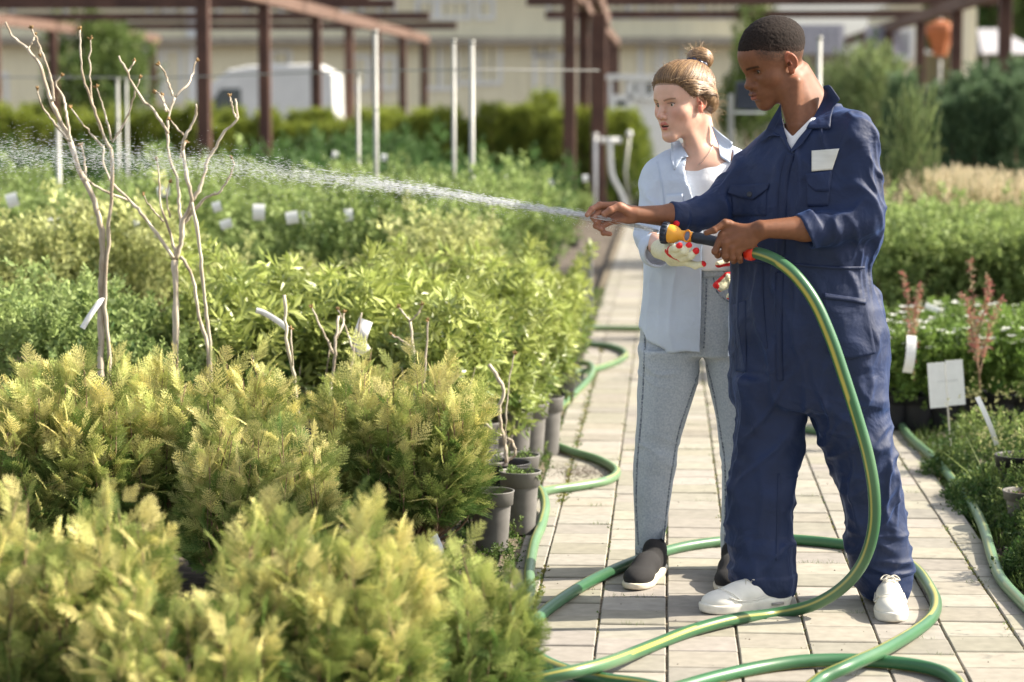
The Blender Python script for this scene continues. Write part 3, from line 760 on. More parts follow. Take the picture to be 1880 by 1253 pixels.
    lashes(root, w, s, MAT['hair_dark'], 0.0056)
    # --- hair: a low cap of tight curls
    h = Fld.uni(O-0.17, O+0.18, 0.0028)
    h.add(ell(w(0, -0.012, 0.036), np.array([0.074, 0.095, 0.084])*s, R)); h.add(ell(w(0, 0.020, -0.004), np.array([0.0645, 0.061, 0.078])*s, R), 0.02*s); h.add(ell(w(0, 0.046, 0.040), np.array([0.054, 0.050, 0.046])*s, R), 0.03*s)
    X, Y, Z = h.x[:, None, None], h.y[None, :, None], h.z[None, None, :]
    ql = [(X-O[0])*R[i, 0]/s+(Y-O[1])*R[i, 1]/s+(Z-O[2])*R[i, 2]/s for i in range(3)]
    ln = np.interp(ql[1], [-0.11, -0.05, -0.01, 0.03, 0.06, 0.09], [0.006, 0.018, 0.034, 0.046, 0.062, 0.067]).astype(np.float32)
    tk = np.clip((ql[2]-ln)/0.058, -0.3, 1); tk = np.where(tk > 0, tk**0.95*0.0140, tk*0.03)
    tk = tk*np.clip(1.15-0.5*np.abs(ql[0])/0.07, 0.5, 1); h.v = (h.v-tk*s+np.where(ql[2] < ln-0.004, 0.02, 0)).astype(np.float32)
    h.v += (0.0011*vnoise(X*230+0*Y+0*Z, Y*230+0*X+0*Z, Z*230+0*X+0*Y)+0.0010*vnoise(X*420+0*Y+0*Z, Y*420+0*X+0*Z, Z*420+0*X+0*Y)).astype(np.float32)
    hv, hq = h.mesh(0)
    hu_ = (hv-O)@R.T/s; t_ = np.clip((hu_[:, 2]-np.interp(hu_[:, 1], [-0.11, -0.05, -0.01, 0.03, 0.06, 0.09], [0.006, 0.018, 0.034, 0.046, 0.062, 0.067]))/0.022+0.35*vnoise(hv[:, 0]*300, hv[:, 1]*300, hv[:, 2]*300), 0, 1)[:, None]; t_ = np.maximum(t_, np.clip((hu_[:, 1:2]-0.05)/0.02, 0, 1))
    mk('hair', hv, hq, MAT['hair_dark'], root, np.array([0.032, 0.018, 0.013])*(1-t_)+np.array([0.016, 0.0105, 0.0085])*t_)
    # --- coveralls
    g = Fld.uni((0.40, 7.08, -0.01), (1.30, 7.86, 1.64), 0.0046)
    g.add(loft(lv([(232, 1420, 1560, 7.52, 0.085), (262, 1388, 1592, 7.52, 0.11), (300, 1362, 1596, 7.52, 0.135), (350, 1350, 1604, 7.52, 0.15), (410, 1344, 1606, 7.52, 0.158), (455, 1345, 1602, 7.52, 0.152), (492, 1347, 1590, 7.52, 0.142), (540, 1345, 1602, 7.52, 0.152), (600, 1344, 1617, 7.52, 0.165), (650, 1346, 1624, 7.53, 0.165), (705, 1349, 1618, 7.53, 0.15), (745, 1352, 1616, 7.53, 0.13)], 7.52, 0.15, yaw), yaw, 2.2, cap=0.03))
    g.add(rc(P(1480, 243, 7.53), P(1572, 248, 7.42), 0.060, 0.064), 0.04); g.add(rc(P(1470, 252, 7.53), P(1386, 316, 7.60), 0.055, 0.060), 0.04)
    g.add(rc(P(1524, 212, 7.53), P(1560, 232, 7.48), 0.038, 0.05), 0.03)
    # sleeves
    g.add(rc(P(1578, 262, 7.42), P(1583, 400, 7.355), 0.066, 0.062), 0.035)
    g.add(rc(P(1580, 402, 7.355), P(1512, 420, 7.33), 0.060, 0.056), 0.02)
    g.add(rc(P(1592, 330, 7.42), P(1598, 430, 7.42), 0.045, 0.040), 0.03)
    g.add(rc(P(1388, 320, 7.60), P(1306, 384, 7.525), 0.064, 0.056), 0.03); g.add(rc(P(1306, 386, 7.525), P(1256, 398, 7.49), 0.055, 0.044), 0.02)
    c1 = np.array(P(1490, 421, 7.322)); n1 = np.array([-0.80, -0.10, -0.42])
    g.add(cyl(c1, n1, 0.0600, 0.027, 0.008), 0.006)
    g.add(cyl(c1+n1*0.035, n1, 0.0475, 0.05, 0.004), 0.003, True)
    c2 = np.array(P(1243, 399, 7.478)); n2 = np.array([-0.95, -0.30, 0.10])
    g.add(cyl(c2, n2, 0.0480, 0.026, 0.008), 0.006); g.add(cyl(c2+n2*0.04, n2, 0.0395, 0.05, 0.004), 0.003, True)
    # legs
    L1 = [(690, 1349, 1480, 7.57, 0.135), (760, 1351, 1480, 7.57, 0.125), (805, 1347, 1470, 7.57, 0.12), (850, 1341, 1462, 7.57, 0.115), (920, 1336, 1457, 7.56, 0.11), (980, 1341, 1454, 7.55, 0.105), (1025, 1349, 1458, 7.53, 0.115), (1055, 1343, 1462, 7.52, 0.118), (1078, 1352, 1461, 7.52, 0.115), (1093, 1368, 1457, 7.53, 0.105)]
    L2 = [(690, 1475, 1618, 7.48, 0.135), (760, 1493, 1625, 7.49, 0.125), (820, 1514, 1637, 7.50, 0.12), (880, 1533, 1649, 7.51, 0.115), (950, 1546, 1661, 7.53, 0.108), (1010, 1553, 1669, 7.54, 0.102), (1050, 1562, 1673, 7.55, 0.10), (1078, 1576, 1671, 7.555, 0.098), (1098, 1590, 1664, 7.56, 0.09)]
    leg = g.child((0.4, 7.08, -0.05), (1.3, 7.86, 1.0)); leg.add(loft(lv(L1, 7.6, 0.11), 0.0, 2.9, cap=0.012)); leg.add(loft(lv(L2, 7.48, 0.11), 0.0, 2.3, cap=0.012), 0.012)
    g.merge(leg, 0.03)
    g.add(rc(P(1596, 545, 7.58), P(1600, 690, 7.57), 0.040, 0.036), 0.07)
    # open neck
    g.add(pxpoly([(1434, 195), (1441, 240), (1452, 276), (1482, 236), (1500, 205), (1512, 160), (1470, 120)], 7.1, 7.56), 0.004, True)
    g.add(rc(P(1478, 230, 7.53), P(1470, 150, 7.53), 0.070, 0.075), 0.004, True)
    # trouser hems hollow
    g.add(cyl(P(1412, 1100, 7.53), (0, 0, 1), 0.045, 0.03, 0.004), 0.004, True); g.add(cyl(P(1626, 1106, 7.55), (0, 0, 1), 0.056, 0.03, 0.004), 0.004, True)
    V, Q = g.mesh(2); N = vnormals(V, Q); X, Y, Z = V.T
    px, py = project(V)
    wx, wz = 0.05*fbm(X*5, Y*5, Z*5), 0.06*fbm(X*4+9, Y*4, Z*4)
    d = 0.012*fbm(X*7, Y*7, Z*3.5, 2)+0.007*(np.clip(ridge((X+wx)*9+Z*3, Y*8, (Z+wz)*7), 0, 1)**2-0.3)
    leg_w = np.clip((0.86-Z)/0.2, 0, 1); bot = np.clip((0.34-Z)/0.28, 0, 1)
    ver = ridge((X+wx)*15, Y*15, Z*3.0)**3; d += 0.0105*(np.clip(ver, 0, 1)-0.3)*(1-bot)
    dia = ridge((X-Z*0.8+wz)*12, Y*7, (Z+X*0.8)*4); d += 0.011*(np.clip(dia, 0, 1)**3-0.2)*leg_w
    hor = ridge(X*5, Y*5, (Z+0.35*wx+0.15*X)*26); d += 0.017*(np.clip(hor, 0, 1)**2-0.3)*bot*(Z > 0.10)
    kn = np.exp(-((Z-0.52)/0.16)**2); d += 0.006*(np.clip(ridge((X+wz)*9, Y*8, (Z+X*0.3)*17), 0, 1)**3-0.2)*kn
    # sleeve folds run from the shoulder down across the arm
    arm = np.clip((px-1535)/40, 0, 1)*np.clip((py-215)/40, 0, 1)*np.clip((470-py)/30, 0, 1)
    sf = ridge((X*1.0+Z*0.55+wx*0.8)*21, Y*6, (Z-X*0.6)*5); d += 0.009*(np.clip(sf, 0, 1)**2-0.3)*arm
    arm2 = np.clip((1400-px)/30, 0, 1)*np.clip((430-py)/20, 0, 1)
    sf = ridge((X*0.8-Z*0.8+wz)*20, Y*8, (Z+X)*6); d += 0.008*(np.clip(sf, 0, 1)**3-0.2)*arm2
    # gathered waist at the back
    gw = np.exp(-((py-495)/45)**2)*np.clip((px-1540)/50, 0, 1); d += 0.010*(np.clip(ridge((X+0.4*Y)*38, Y*30, Z*5), 0, 1)**2-0.35)*gw
    cuffm = np.minimum(np.linalg.norm(V-c1, axis=1), np.linalg.norm(V-c2, axis=1)); d *= np.clip((cuffm-0.045)/0.03, 0.25, 1)
    nk = np.linalg.norm(V-np.array(P(1478, 232, 7.50)), axis=1); d *= np.clip((nk-0.07)/0.05, 0.1, 1)
    V = V+N*d[:, None]; V = lap(V, Q, 0.5)
    cov = mk('coveralls', V, Q, MAT['coverall'], root)
    ct = bvh_of(V, Q)
    # T-shirt under the open neck
    t = Fld.uni(np.array(P(1380, 330, 7.3))-0.02, np.array(P(1580, 190, 7.66))+0.02, 0.0035)
    t.add(loft(lv([(215, 1440, 1535, 7.53, 0.078), (238, 1412, 1568, 7.525, 0.092), (262, 1397, 1582, 7.522, 0.103), (285, 1388, 1582, 7.52, 0.108), (320, 1372, 1586, 7.52, 0.128), (350, 1366, 1590, 7.52, 0.13)], 7.52, 0.1, yaw), yaw, cap=0.01))
    t.add(pxpoly([(1440, 234), (1455, 251), (1499, 207), (1512, 150), (1430, 150)], 7.1, 7.62), 0.002, True)
    V, Q = t.mesh(2); mk('t_shirt', V, Q, MAT['tee'], root)
    # collar
    tr = [ct, bt]
    def flap(name, top, bot, nu=16, nv=12, **k): return patchobj(name, coons(top, bot, nu, nv), tr, MAT['coverall'], root, **k)
    flap('collar', [(1511, 158), (1524, 156), (1543, 183), (1531, 196), (1526, 214), (1524, 237)], [(1513, 172), (1510, 184), (1500, 204), (1492, 218), (1484, 228), (1480, 236)][:6], 20, 10, off=0.016, thick=0.004, smooth=14)
    flap('collar', [(1433, 191), (1424, 207), (1411, 229), (1403, 246), (1395, 264)], [(1434, 196), (1436, 222), (1441, 243), (1446, 256), (1420, 243)], 16, 8, off=0.014, thick=0.004, smooth=12)
    flap('lapel', [(1420, 240), (1432, 252), (1444, 270), (1451, 279)], [(1434, 205), (1438, 235), (1444, 256), (1453, 274)], 14, 6, off=0.010, thick=0.003, smooth=8)
    flap('lapel', [(1452, 275), (1466, 254), (1483, 234), (1492, 220)], [(1453, 281), (1472, 266), (1486, 246), (1498, 228)], 14, 5, off=0.010, thick=0.003, smooth=8)
    def seam(name, pts, wpx, off=0.0030, th=0.003, mat='coverall_seam'): return patchobj(name, strip(pts, wpx), [ct], MAT[mat], root, off=off, thick=th, smooth=6)
    seam('placket', [(1452, 282), (1440, 330), (1436, 400), (1434, 470)], 15); seam('placket', [(1432, 500), (1430, 600), (1432, 700)], 13, 0.0022)
    # chest pockets
    def pocket(nm, poly, off, **k): return flap(nm, poly[0], poly[1], 14, 8, off=off, thick=0.003, smooth=5)
    p = flap('pocket', [(1342, 345), (1409, 345)], [(1344, 396), (1407, 397)], 14, 10, off=0.004, thick=0.003, smooth=8); p.name = 'pocket'
    fl = flap('pocket_flap', [(1341, 340), (1412, 337)], [(1336, 355), (1360, 364), (1382, 368), (1410, 346)], 16, 7, off=0.010, thick=0.003, smooth=8)
    bb = MB(); c = Vector(drape(np.array([[[1376, 357]]], float), [ct], off=0.014)[0][0]); bb.lathe([(0.0, 0.0), (0.008, 0.0), (0.0088, 0.0015), (0.0085, 0.003), (0.006, 0.0024), (0.0, 0.0022)], c, axes((-0.3, -0.95, 0.1)), 16, False)
    bb.build('button', MAT['button'], root, True)
    flap('pocket', [(1480, 322), (1528, 316)], [(1482, 380), (1520, 378)], 12, 10, off=0.004, thick=0.003, smooth=8)
    flap('pocket_flap', [(1478, 320), (1527, 313)], [(1482, 338), (1496, 351), (1522, 352)], 12, 7, off=0.009, thick=0.003, smooth=8)
    patchobj('chest_patch', coons([(1490, 277), (1541, 273)], [(1490, 315), (1528, 312)], 16, 12), tr, MAT['patch'], root, off=0.010, thick=0.002, smooth=10)
    # hip pockets
    flap('hip_pocket', [(1512, 538), (1590, 549)], [(1518, 648), (1560, 660), (1609, 650)], 18, 20, off=0.005, thick=0.004, smooth=8)
    seam('pocket_hem', [(1512, 545), (1552, 550), (1590, 556)], 7, 0.009, 0.003)
    flap('hip_pocket', [(1345, 560), (1370, 552)], [(1350, 682), (1370, 684)], 8, 20, off=0.004, thick=0.003, smooth=8)
    seam('seam', [(1399, 480), (1401, 560), (1408, 640)], 3, 0.002); seam('waist_seam', [(1346, 478), (1400, 482), (1460, 486), (1530, 492), (1588, 492)], 5, 0.003)
    seam('side_seam', [(1430, 870), (1428, 950), (1426, 1030)], 5, 0.0012, 0.002)
    shoe_parts(root, G(1449, 1112), G(1288, 1127), 'white'); shoe_parts(root, G(1630, 1102), G(1638, 1146), 'white')
    return root

# ---------------------------------------------------------------- the woman
def build_woman():
    base = G(1265, 1062); root = thing('person', 'young woman with a hair bun in a light blue shirt, washed jeans and gardening gloves', 'person', base)
    YW = 8.02
    x = axis_arr(0.28, 0.92, [(0.44, 0.74)], 0.0022, 0.009); y = axis_arr(7.5, 8.25, [(7.80, 8.13)], 0.0022, 0.009); z = axis_arr(0.02, 1.76, [(1.40, 1.73)], 0.0022, 0.010)
    f = Fld(x, y, z); yaw = -math.radians(12)
    f.add(loft(lv([(262, 1255, 1322, 8.04, 0.058), (282, 1228, 1350, 8.035, 0.080), (300, 1212, 1360, 8.03, 0.094), (360, 1210, 1355, 8.02, 0.095), (480, 1215, 1350, 8.02, 0.09), (560, 1200, 1370, 8.03, 0.09), (630, 1195, 1385, 8.04, 0.09)], YW, 0.1, yaw), yaw, cap=0.02))
    f.add(rc(P(1230, 660, 8.04), P(1205, 830, 8.05), 0.07, 0.05), 0.01); f.add(rc(P(1205, 830, 8.05), P(1197, 1030, 8.07), 0.045, 0.035), 0.02)
    f.add(rc(P(1350, 660, 8.04), P(1355, 830, 8.04), 0.07, 0.05), 0.01); f.add(rc(P(1355, 830, 8.04), P(1345, 1045, 8.07), 0.045, 0.035), 0.02)
    f.add(rc(P(1197, 1030, 8.07), P(1178, 1062, 7.93), 0.03, 0.024), 0.02); f.add(rc(P(1345, 1040, 8.07), P(1342, 1056, 7.98), 0.03, 0.024), 0.02)
    f.add(rc(P(1285, 288, 8.04), P(1206, 322, 8.02), 0.034, 0.036), 0.03); f.add(rc(P(1285, 288, 8.04), P(1372, 310, 8.0), 0.034, 0.036), 0.03)
    f.add(rc(P(1206, 325, 8.02), P(1197, 440, 7.95), 0.040, 0.036), 0.02); f.add(rc(P(1197, 440, 7.95), P(1232, 468, 7.60), 0.040, 0.026), 0.02)
    f.add(rc(P(1380, 315, 8.0), P(1405, 440, 7.98), 0.040, 0.036), 0.02); f.add(rc(P(1405, 440, 7.98), P(1372, 500, 7.82), 0.036, 0.026), 0.02)
    f.add(rc(P(1278, 210, 8.015), P(1288, 290, 8.035), 0.048, 0.056), 0.02); f.add(rc(P(1258, 232, 7.97), P(1283, 285, 7.985), 0.020, 0.018), 0.04)
    a = math.radians(48); p = math.radians(4)
    R = frame((-math.sin(a)*math.cos(p), -math.cos(a)*math.cos(p), -math.sin(p)), math.radians(3)); O = np.array(P(1250, 190, 8.0)); s = 1.015
    w = head(f, O, R, s, eye_open=0.0068, mouth=0.0062, nose_w=0.92, lip=1.08, jaw=0.88, fore=0.002, mw=1.28)
    V, Q = f.mesh(1)
    q = (V-O)@R.T/s; l, ff, u = q[:, 0], q[:, 1], q[:, 2]
    C = np.tile(np.array([[0.64, 0.395, 0.295]]), (len(V), 1))
    sm = lambda v, a, b: np.clip((v-a)/(b-a), 0, 1)
    def mix(m, c): m = np.clip(m, 0, 1)[:, None]; C[:] = C*(1-m)+np.array(c)*m
    hd = (np.abs(l) < 0.1) & (np.abs(ff) < 0.13) & (u > -0.14) & (u < 0.16)
    mix(np.where(hd, np.exp(-(((np.abs(l)-0.042)/0.022)**2+((u+0.032)/0.026)**2))*0.42*(ff > 0.02), 0), (0.62, 0.26, 0.20))
    mix(np.where(hd, np.exp(-((l/0.012)**2+((u+0.036)/0.012)**2))*0.4*(ff > 0.085), 0), (0.60, 0.27, 0.21))
    lz = hd & (ff > 0.066) & (np.abs(l) < 0.024)
    mix(np.where(hd, lipmask(q), 0)*0.85, (0.50, 0.14, 0.12))
    mix(np.where(lz & (np.abs(l) < 0.017) & (np.abs(u+0.0685) < 0.006) & (ff < 0.079), 0.95, 0), (0.05, 0.012, 0.01))
    by = 0.0175+0.10*(np.abs(l)-0.03)-7*(np.abs(l)-0.034)**2
    mix(np.where(hd & (ff > 0.05) & (np.abs(l) > 0.013) & (np.abs(l) < 0.050), sm(0.0036-np.abs(u-by), 0, 0.0022), 0)*0.72, (0.17, 0.095, 0.05))
    mix(np.where(hd & (ff > 0.05) & (np.abs(np.abs(l)-0.031) < 0.0135) & (np.abs(u-0.0045) < 0.0016), 0.6, 0), (0.16, 0.08, 0.06))
    ear = hd & (np.abs(l) > 0.0735) & (np.abs(ff+0.015) < 0.03) & (np.abs(u) < 0.045); mix(np.where(ear, 0.75, 0), (0.72, 0.20, 0.13))  # reddish ear; the red glow of light from behind is painted in too
    scalp = hd & (u > np.interp(ff, [-0.11, -0.04, 0.0, 0.05, 0.09], [-0.07, -0.04, 0.02, 0.055, 0.066])); mix(np.where(scalp, 0.8, 0), (0.20, 0.12, 0.06))
    mk('body', V, Q, MAT['skin_fair'], root, C); bt = bvh_of(V, Q)
    eyeballs(root, w, R, s, R[1]+0.28*R[0]*(1 if R[0][0] < 0 else -1)+np.array([0, 0, -0.05]), (0.10, 0.11, 0.07))
    lashes(root, w, s, MAT['hair_dark'], 0.0064)
    b = MB()
    for i in range(8):
        lx = (i-3.5)*0.0042; b.box(w(lx, 0.0775-lx*lx*14, -0.0652), (0.0019*s, 0.0012, 0.0026), R, 0.0006)
    b.build('teeth', MAT['teeth'], root)
    # hair
    h = Fld.uni(O-0.19, O+0.20, 0.003)
    h.add(ell(w(0, -0.012, 0.036), np.array([0.074, 0.095, 0.084])*s, R)); h.add(ell(w(0, -0.056, -0.005), np.array([0.060, 0.048, 0.055])*s, R), 0.03); h.add(ell(w(0, 0.020, -0.004), np.array([0.0645, 0.061, 0.078])*s, R), 0.02)
    X, Y, Z = h.x[:, None, None], h.y[None, :, None], h.z[None, None, :]
    ql = [(X-O[0])*R[i, 0]/s+(Y-O[1])*R[i, 1]/s+(Z-O[2])*R[i, 2]/s for i in range(3)]
    ln = np.interp(ql[1], [-0.12, -0.06, -0.025, -0.01, 0.012, 0.035, 0.06, 0.095], [-0.055, -0.050, -0.022, 0.024, 0.012, 0.034, 0.056, 0.066]).astype(np.float32)
    tk = np.clip((ql[2]-ln)/0.030, -0.3, 1); tk = np.where(tk > 0, tk**0.6*0.0155, tk*0.03); tk = tk*(1+0.6*np.clip(-ql[1]/0.08, 0, 1))
    h.v = (h.v-tk*s+np.where(ql[2] < ln-0.004, 0.02, 0)).astype(np.float32)
    hv, hq = h.mesh(2); hn = vnormals(hv, hq); qd = (hv-O)@R.T
    hv = hv+hn*(0.0018*vnoise(np.arctan2(qd[:, 0], qd[:, 1]+0.03)*22, np.zeros(len(hv)), qd[:, 2]*9))[:, None]
    HC = np.array([0.17, 0.095, 0.045])
    qh = (hv-O)@R.T/s; th = np.clip((qh[:, 2]-np.interp(qh[:, 1], [-0.12, -0.06, -0.025, -0.01, 0.012, 0.035, 0.06, 0.095], [-0.055, -0.050, -0.022, 0.024, 0.012, 0.034, 0.056, 0.066]))/0.012+0.3*vnoise(hv[:, 0]*200, hv[:, 1]*200, hv[:, 2]*200), 0, 1)[:, None]
    mk('hair', hv, hq, MAT['hair_blonde'], root, HC*0.8*th+np.array([0.42, 0.27, 0.17])*(1-th)); ht = bvh_of(hv, hq)
    bun = np.array(w(0.004, -0.102, 0.138)); td = (np.array(w(0, -0.085, 0.108))-O); td /= np.linalg.norm(td)
    rs = np.random.RandomState(3)
    def hc(r):
        k = r.rand(); k = k**1.4; return np.array([0.11, 0.058, 0.026])*(1-k)+np.array([0.42, 0.26, 0.125])*k
    def st(r):
        while True:
            d = r.randn(3); d /= np.linalg.norm(d); lu = np.interp(d[1], [-1, -0.5, 0, 0.4, 0.95], [-0.50, -0.35, 0.10, 0.33, 0.53])
            if d[2] > lu-0.03 and d[2] < lu+0.35+0.5*r.rand(): return d[0]*R[0]+d[1]*R[1]+d[2]*R[2]
    hair_strands('hair_strands', root, MAT['hair_blonde'], st, td, O, R, s, ht, rs, 3600, 0.0009, lift=0.0030, col=hc)
    def st2(r):
        while True:
            d = r.randn(3); d /= np.linalg.norm(d)
            if abs(d[0]) > 0.45 and 0.05 < d[1] < 0.80 and 0.25 < d[2] < 0.62: return d[0]*R[0]+d[1]*R[1]+d[2]*R[2]
    for sg in (-1, 1):
        tb = sg*0.62*R[0]-0.72*R[1]+0.12*R[2]; tb /= np.linalg.norm(tb)
        def st3(r, sg=sg):
            while True:
                d = st2(r)
                if d@R[0]*sg > 0: return d
        hair_strands('swept_hair', root, MAT['hair_blonde'], st3, tb, O, R, s, ht, rs, 420, 0.0012, lift=0.0055, col=hc)
    # bun
    g = Fld.uni(bun-0.075, bun+0.075, 0.0025); A = axes(td)
    g.add(ell(bun, (0.042*s, 0.038*s, 0.033*s), A)); bv, bq = g.mesh(1); bqd = (bv-bun)@A.T; bn = vnormals(bv, bq)
    bv = bv+bn*(0.0030*np.sin(np.arctan2(bqd[:, 1], bqd[:, 0])*3+bqd[:, 2]*120+3*fbm(bqd[:, 0]*30, bqd[:, 1]*30, bqd[:, 2]*30)))[:, None]
    bo = mk('hair_bun', bv, bq, MAT['hair_blonde'], root, np.tile(HC, (len(bv), 1)))
    mb = []; mq = []; mc = []; k0 = 0
    for i in range(420):
        ph = rs.rand()*6.28; el = (rs.rand()-0.4)*2.4; tw = 1.2+rs.rand()*1.8; n = 12; path = []
        for t in np.linspace(0, 1, n):
            aa = ph+tw*t; e2 = el+0.7*(t-0.5)*math.sin(ph*2); e2 = max(-1.35, min(1.35, e2))
            d = np.array([math.cos(aa)*math.cos(e2)*0.0445*s, math.sin(aa)*math.cos(e2)*0.0405*s, math.sin(e2)*0.0355*s]); path.append(bun+d@A*(1+0.05*rs.rand()*0.6))
        path = np.array(path); T = np.gradient(path, axis=0); T /= np.linalg.norm(T, axis=1)[:, None]; Od = path-bun; Od /= np.linalg.norm(Od, axis=1)[:, None]; S = np.cross(T, Od)
        wd = 0.0014*(0.5+rs.rand()); mb.append(np.stack([path-S*wd, path+Od*wd*0.5, path+S*wd], 1).reshape(-1, 3)); mc.append(np.tile(hc(rs), (n*3, 1)))
        for j in range(n-1):
            for m in (0, 1): mq.append((k0+j*3+m, k0+j*3+m+1, k0+j*3+4+m, k0+j*3+3+m))
        k0 += n*3
    obj('bun_strands', np_mesh('bun_strands', rel(np.vstack(mb), bo), quads=mq, col=np.vstack(mc)), MAT['hair_blonde'], bo)
    # stray hairs
    fy = MB(); cols = []
    def stray(p0, d0, L, wv, r=0.00042):
        n = 9; p = np.array(p0, float); d = np.array(d0, float); pts = [p.copy()]
        for _ in range(n-1): d = d/np.linalg.norm(d)+rs.randn(3)*wv; d[2] -= 0.05; p = p+d/np.linalg.norm(d)*L/n; pts.append(p.copy())
        fy.tube(pts, np.linspace(r, r*0.4, n), 3, False)
    for i in range(420):
        d = st(rs)*0.8+rs.randn(3)*0.25; d /= np.linalg.norm(d); hh = ht.ray_cast(Vector(O+0.4*d), Vector(-d))
        if hh[0] is not None and d@R[1] < 0.45 and (d@R[2] > 0.35 or d@R[1] < -0.1): stray(hh[0], d*0.7+rs.randn(3)*0.5, 0.02+0.04*rs.rand(), 0.22)
    for i in range(150):
        p0 = np.array(w((rs.rand()-0.5)*0.10, -0.070-0.035*rs.rand(), -0.05+0.08*rs.rand())); stray(p0, -R[1]*0.9+rs.randn(3)*0.35+np.array([0, 0, -0.5]), 0.05+0.07*rs.rand(), 0.25)
    for i in range(24):
        for sg in (-1, 1): stray(w(sg*(0.0745+0.004*rs.rand()), 0.004+0.03*rs.rand(), 0.022+0.02*rs.rand()), -R[1]*0.7-0.45*R[2]*rs.rand()+rs.randn(3)*0.12, 0.05, 0.10, 0.0006)
    nv = sum(len(v) for v in fy.v); o = obj('stray_hair', fy.mesh('stray_hair', True, col=np.tile(np.array([0.40, 0.27, 0.15]), (nv, 1))), MAT['hair_blonde'], root)
    a_ = np.zeros(len(o.data.vertices)*3, np.float32); o.data.vertices.foreach_get('co', a_); o.data.vertices.foreach_set('co', rel(a_, root).ravel().astype(np.float32))
    fy = MB()
    for i in range(70): d = rs.randn(3); d[2] = abs(d[2])+0.3; d /= np.linalg.norm(d); stray(bun+d*0.04, d, 0.02+0.03*rs.rand(), 0.25)
    nv = sum(len(v) for v in fy.v); me_ = fy.mesh('bun_wisps', True, col=np.tile(np.array([0.40, 0.27, 0.15]), (nv, 1))); o = obj('bun_wisps', me_, MAT['hair_blonde'], bo)
    a_ = np.zeros(len(me_.vertices)*3, np.float32); me_.vertices.foreach_get('co', a_); me_.vertices.foreach_set('co', rel(a_, bo).ravel().astype(np.float32))
    sc = MB(); c0 = bun-A[2]*0.030*s
    pts = [c0+A[0]*0.036*math.cos(t)+A[1]*0.034*math.sin(t)+A[2]*0.003*math.sin(5*t) for t in np.linspace(0, 2*math.pi, 40)]; sc.tube(pts, [0.0085+0.0022*math.sin(11*t) for t in np.linspace(0, 2*math.pi, 40)], 8, False)
    sc.build('scrunchie', MAT['scrunchie'], root, True)
    # shirt: a thin shell, open in front
    sh_l = lv([(262, 1255, 1330, 8.05, 0.06), (284, 1215, 1362, 8.04, 0.088), (300, 1194, 1378, 8.03, 0.105), (330, 1188, 1380, 8.02, 0.125), (400, 1187, 1378, 8.01, 0.135), (480, 1184, 1378, 8.01, 0.13), (540, 1180, 1388, 8.02, 0.135), (600, 1174, 1398, 8.02, 0.14), (655, 1172, 1402, 8.03, 0.14)], YW, 0.1, yaw)
    g = Fld.uni((0.26, 7.62, 0.70), (0.92, 8.24, 1.56), 0.0042)
    g.add(loft(sh_l, yaw, 2.2, cap=0.01)); g.add(rc(P(1280, 286, 8.04), P(1212, 318, 8.02), 0.044, 0.050), 0.03); g.add(rc(P(1290, 284, 8.04), P(1365, 308, 8.01), 0.044, 0.050), 0.03)
    g.add(rc(P(1206, 330, 8.02), P(1197, 436, 7.96), 0.056, 0.054), 0.02); g.add(rc(P(1197, 436, 7.96), P(1206, 452, 7.89), 0.054, 0.050), 0.02)
    g.add(rc(P(1378, 322, 8.0), P(1405, 440, 7.98), 0.056, 0.050), 0.02); g.add(rc(P(1405, 440, 7.98), P(1385, 480, 7.9), 0.05, 0.045), 0.02)
    inn = [(a1, b1, c1, d1-0.012, e1-0.012) for a1, b1, c1, d1, e1 in sh_l]; inn[0] = (inn[0][0]-0.2,)+inn[0][1:] if False else inn[0]
    zmin = min(r[0] for r in inn); inn.append((zmin-0.05, *[r for r in inn if r[0] == zmin][0][1:])); g.add(loft(inn, yaw, 2.2), 0.002, True)
    c3 = np.array(P(1206, 460, 7.86)); n3 = np.array(P(1228, 470, 7.60))-c3; n3 /= np.linalg.norm(n3); n3 = n3*0.75+np.array([0.5, 0, -0.5])*0.35; n3 /= np.linalg.norm(n3)
    g.add(cyl(c3, n3, 0.056, 0.026, 0.006), 0.006); g.add(cyl(c3+n3*0.035, n3, 0.045, 0.045, 0.004), 0.003, True)
    g.add(pxpoly([(1262, 286), (1257, 309), (1262, 340), (1346, 340), (1346, 250), (1300, 262)], 7.6, 7.99), 0.0, True)
    g.add(pxpoly([(1260, 330), (1275, 372), (1290, 425), (1345, 425), (1345, 330)], 7.6, 7.99), 0.0, True); g.add(pxpoly([(1290, 420), (1286, 660), (1334, 660), (1345, 420)], 7.6, 7.99), 0.0, True)
    g.add(rc(P(1286, 262, 8.02), P(1282, 215, 8.01), 0.066, 0.075), 0.003, True)
    g.add(pxpoly([(1150, 598), (1172, 598), (1190, 625), (1190, 720), (1150, 720)], 7.5, 8.3), 0.0, True); g.add(pxpoly([(1188, 623), (1225, 641), (1225, 720), (1188, 720)], 7.5, 8.3), 0.0, True)
    g.add(pxpoly([(1220, 640), (1262, 646), (1420, 646), (1420, 720), (1220, 720)], 7.5, 8.3), 0.0, True)
    V, Q = g.mesh(2); N = vnormals(V, Q); X, Y, Z = V.T; px, py = project(V); wx = 0.05*fbm(X*5, Y*5, Z*5)
    d = 0.007*fbm(X*8, Y*8, Z*3, 2); tw = np.clip((py-430)/60, 0, 1); d += 0.007*(np.clip(ridge((X+wx)*16, Y*16, Z*2.2), 0, 1)**2-0.3)*np.clip((py-300)/60, 0, 1)*(0.4+0.6*tw)
    ar = np.clip((1225-px)/20, 0, 1)*np.clip((475-py)/20, 0, 1); d += 0.0075*(np.clip(ridge((X*0.7+Z*0.9+wx)*18, Y*9, (Z-X)*6), 0, 1)**2.5-0.25)*ar
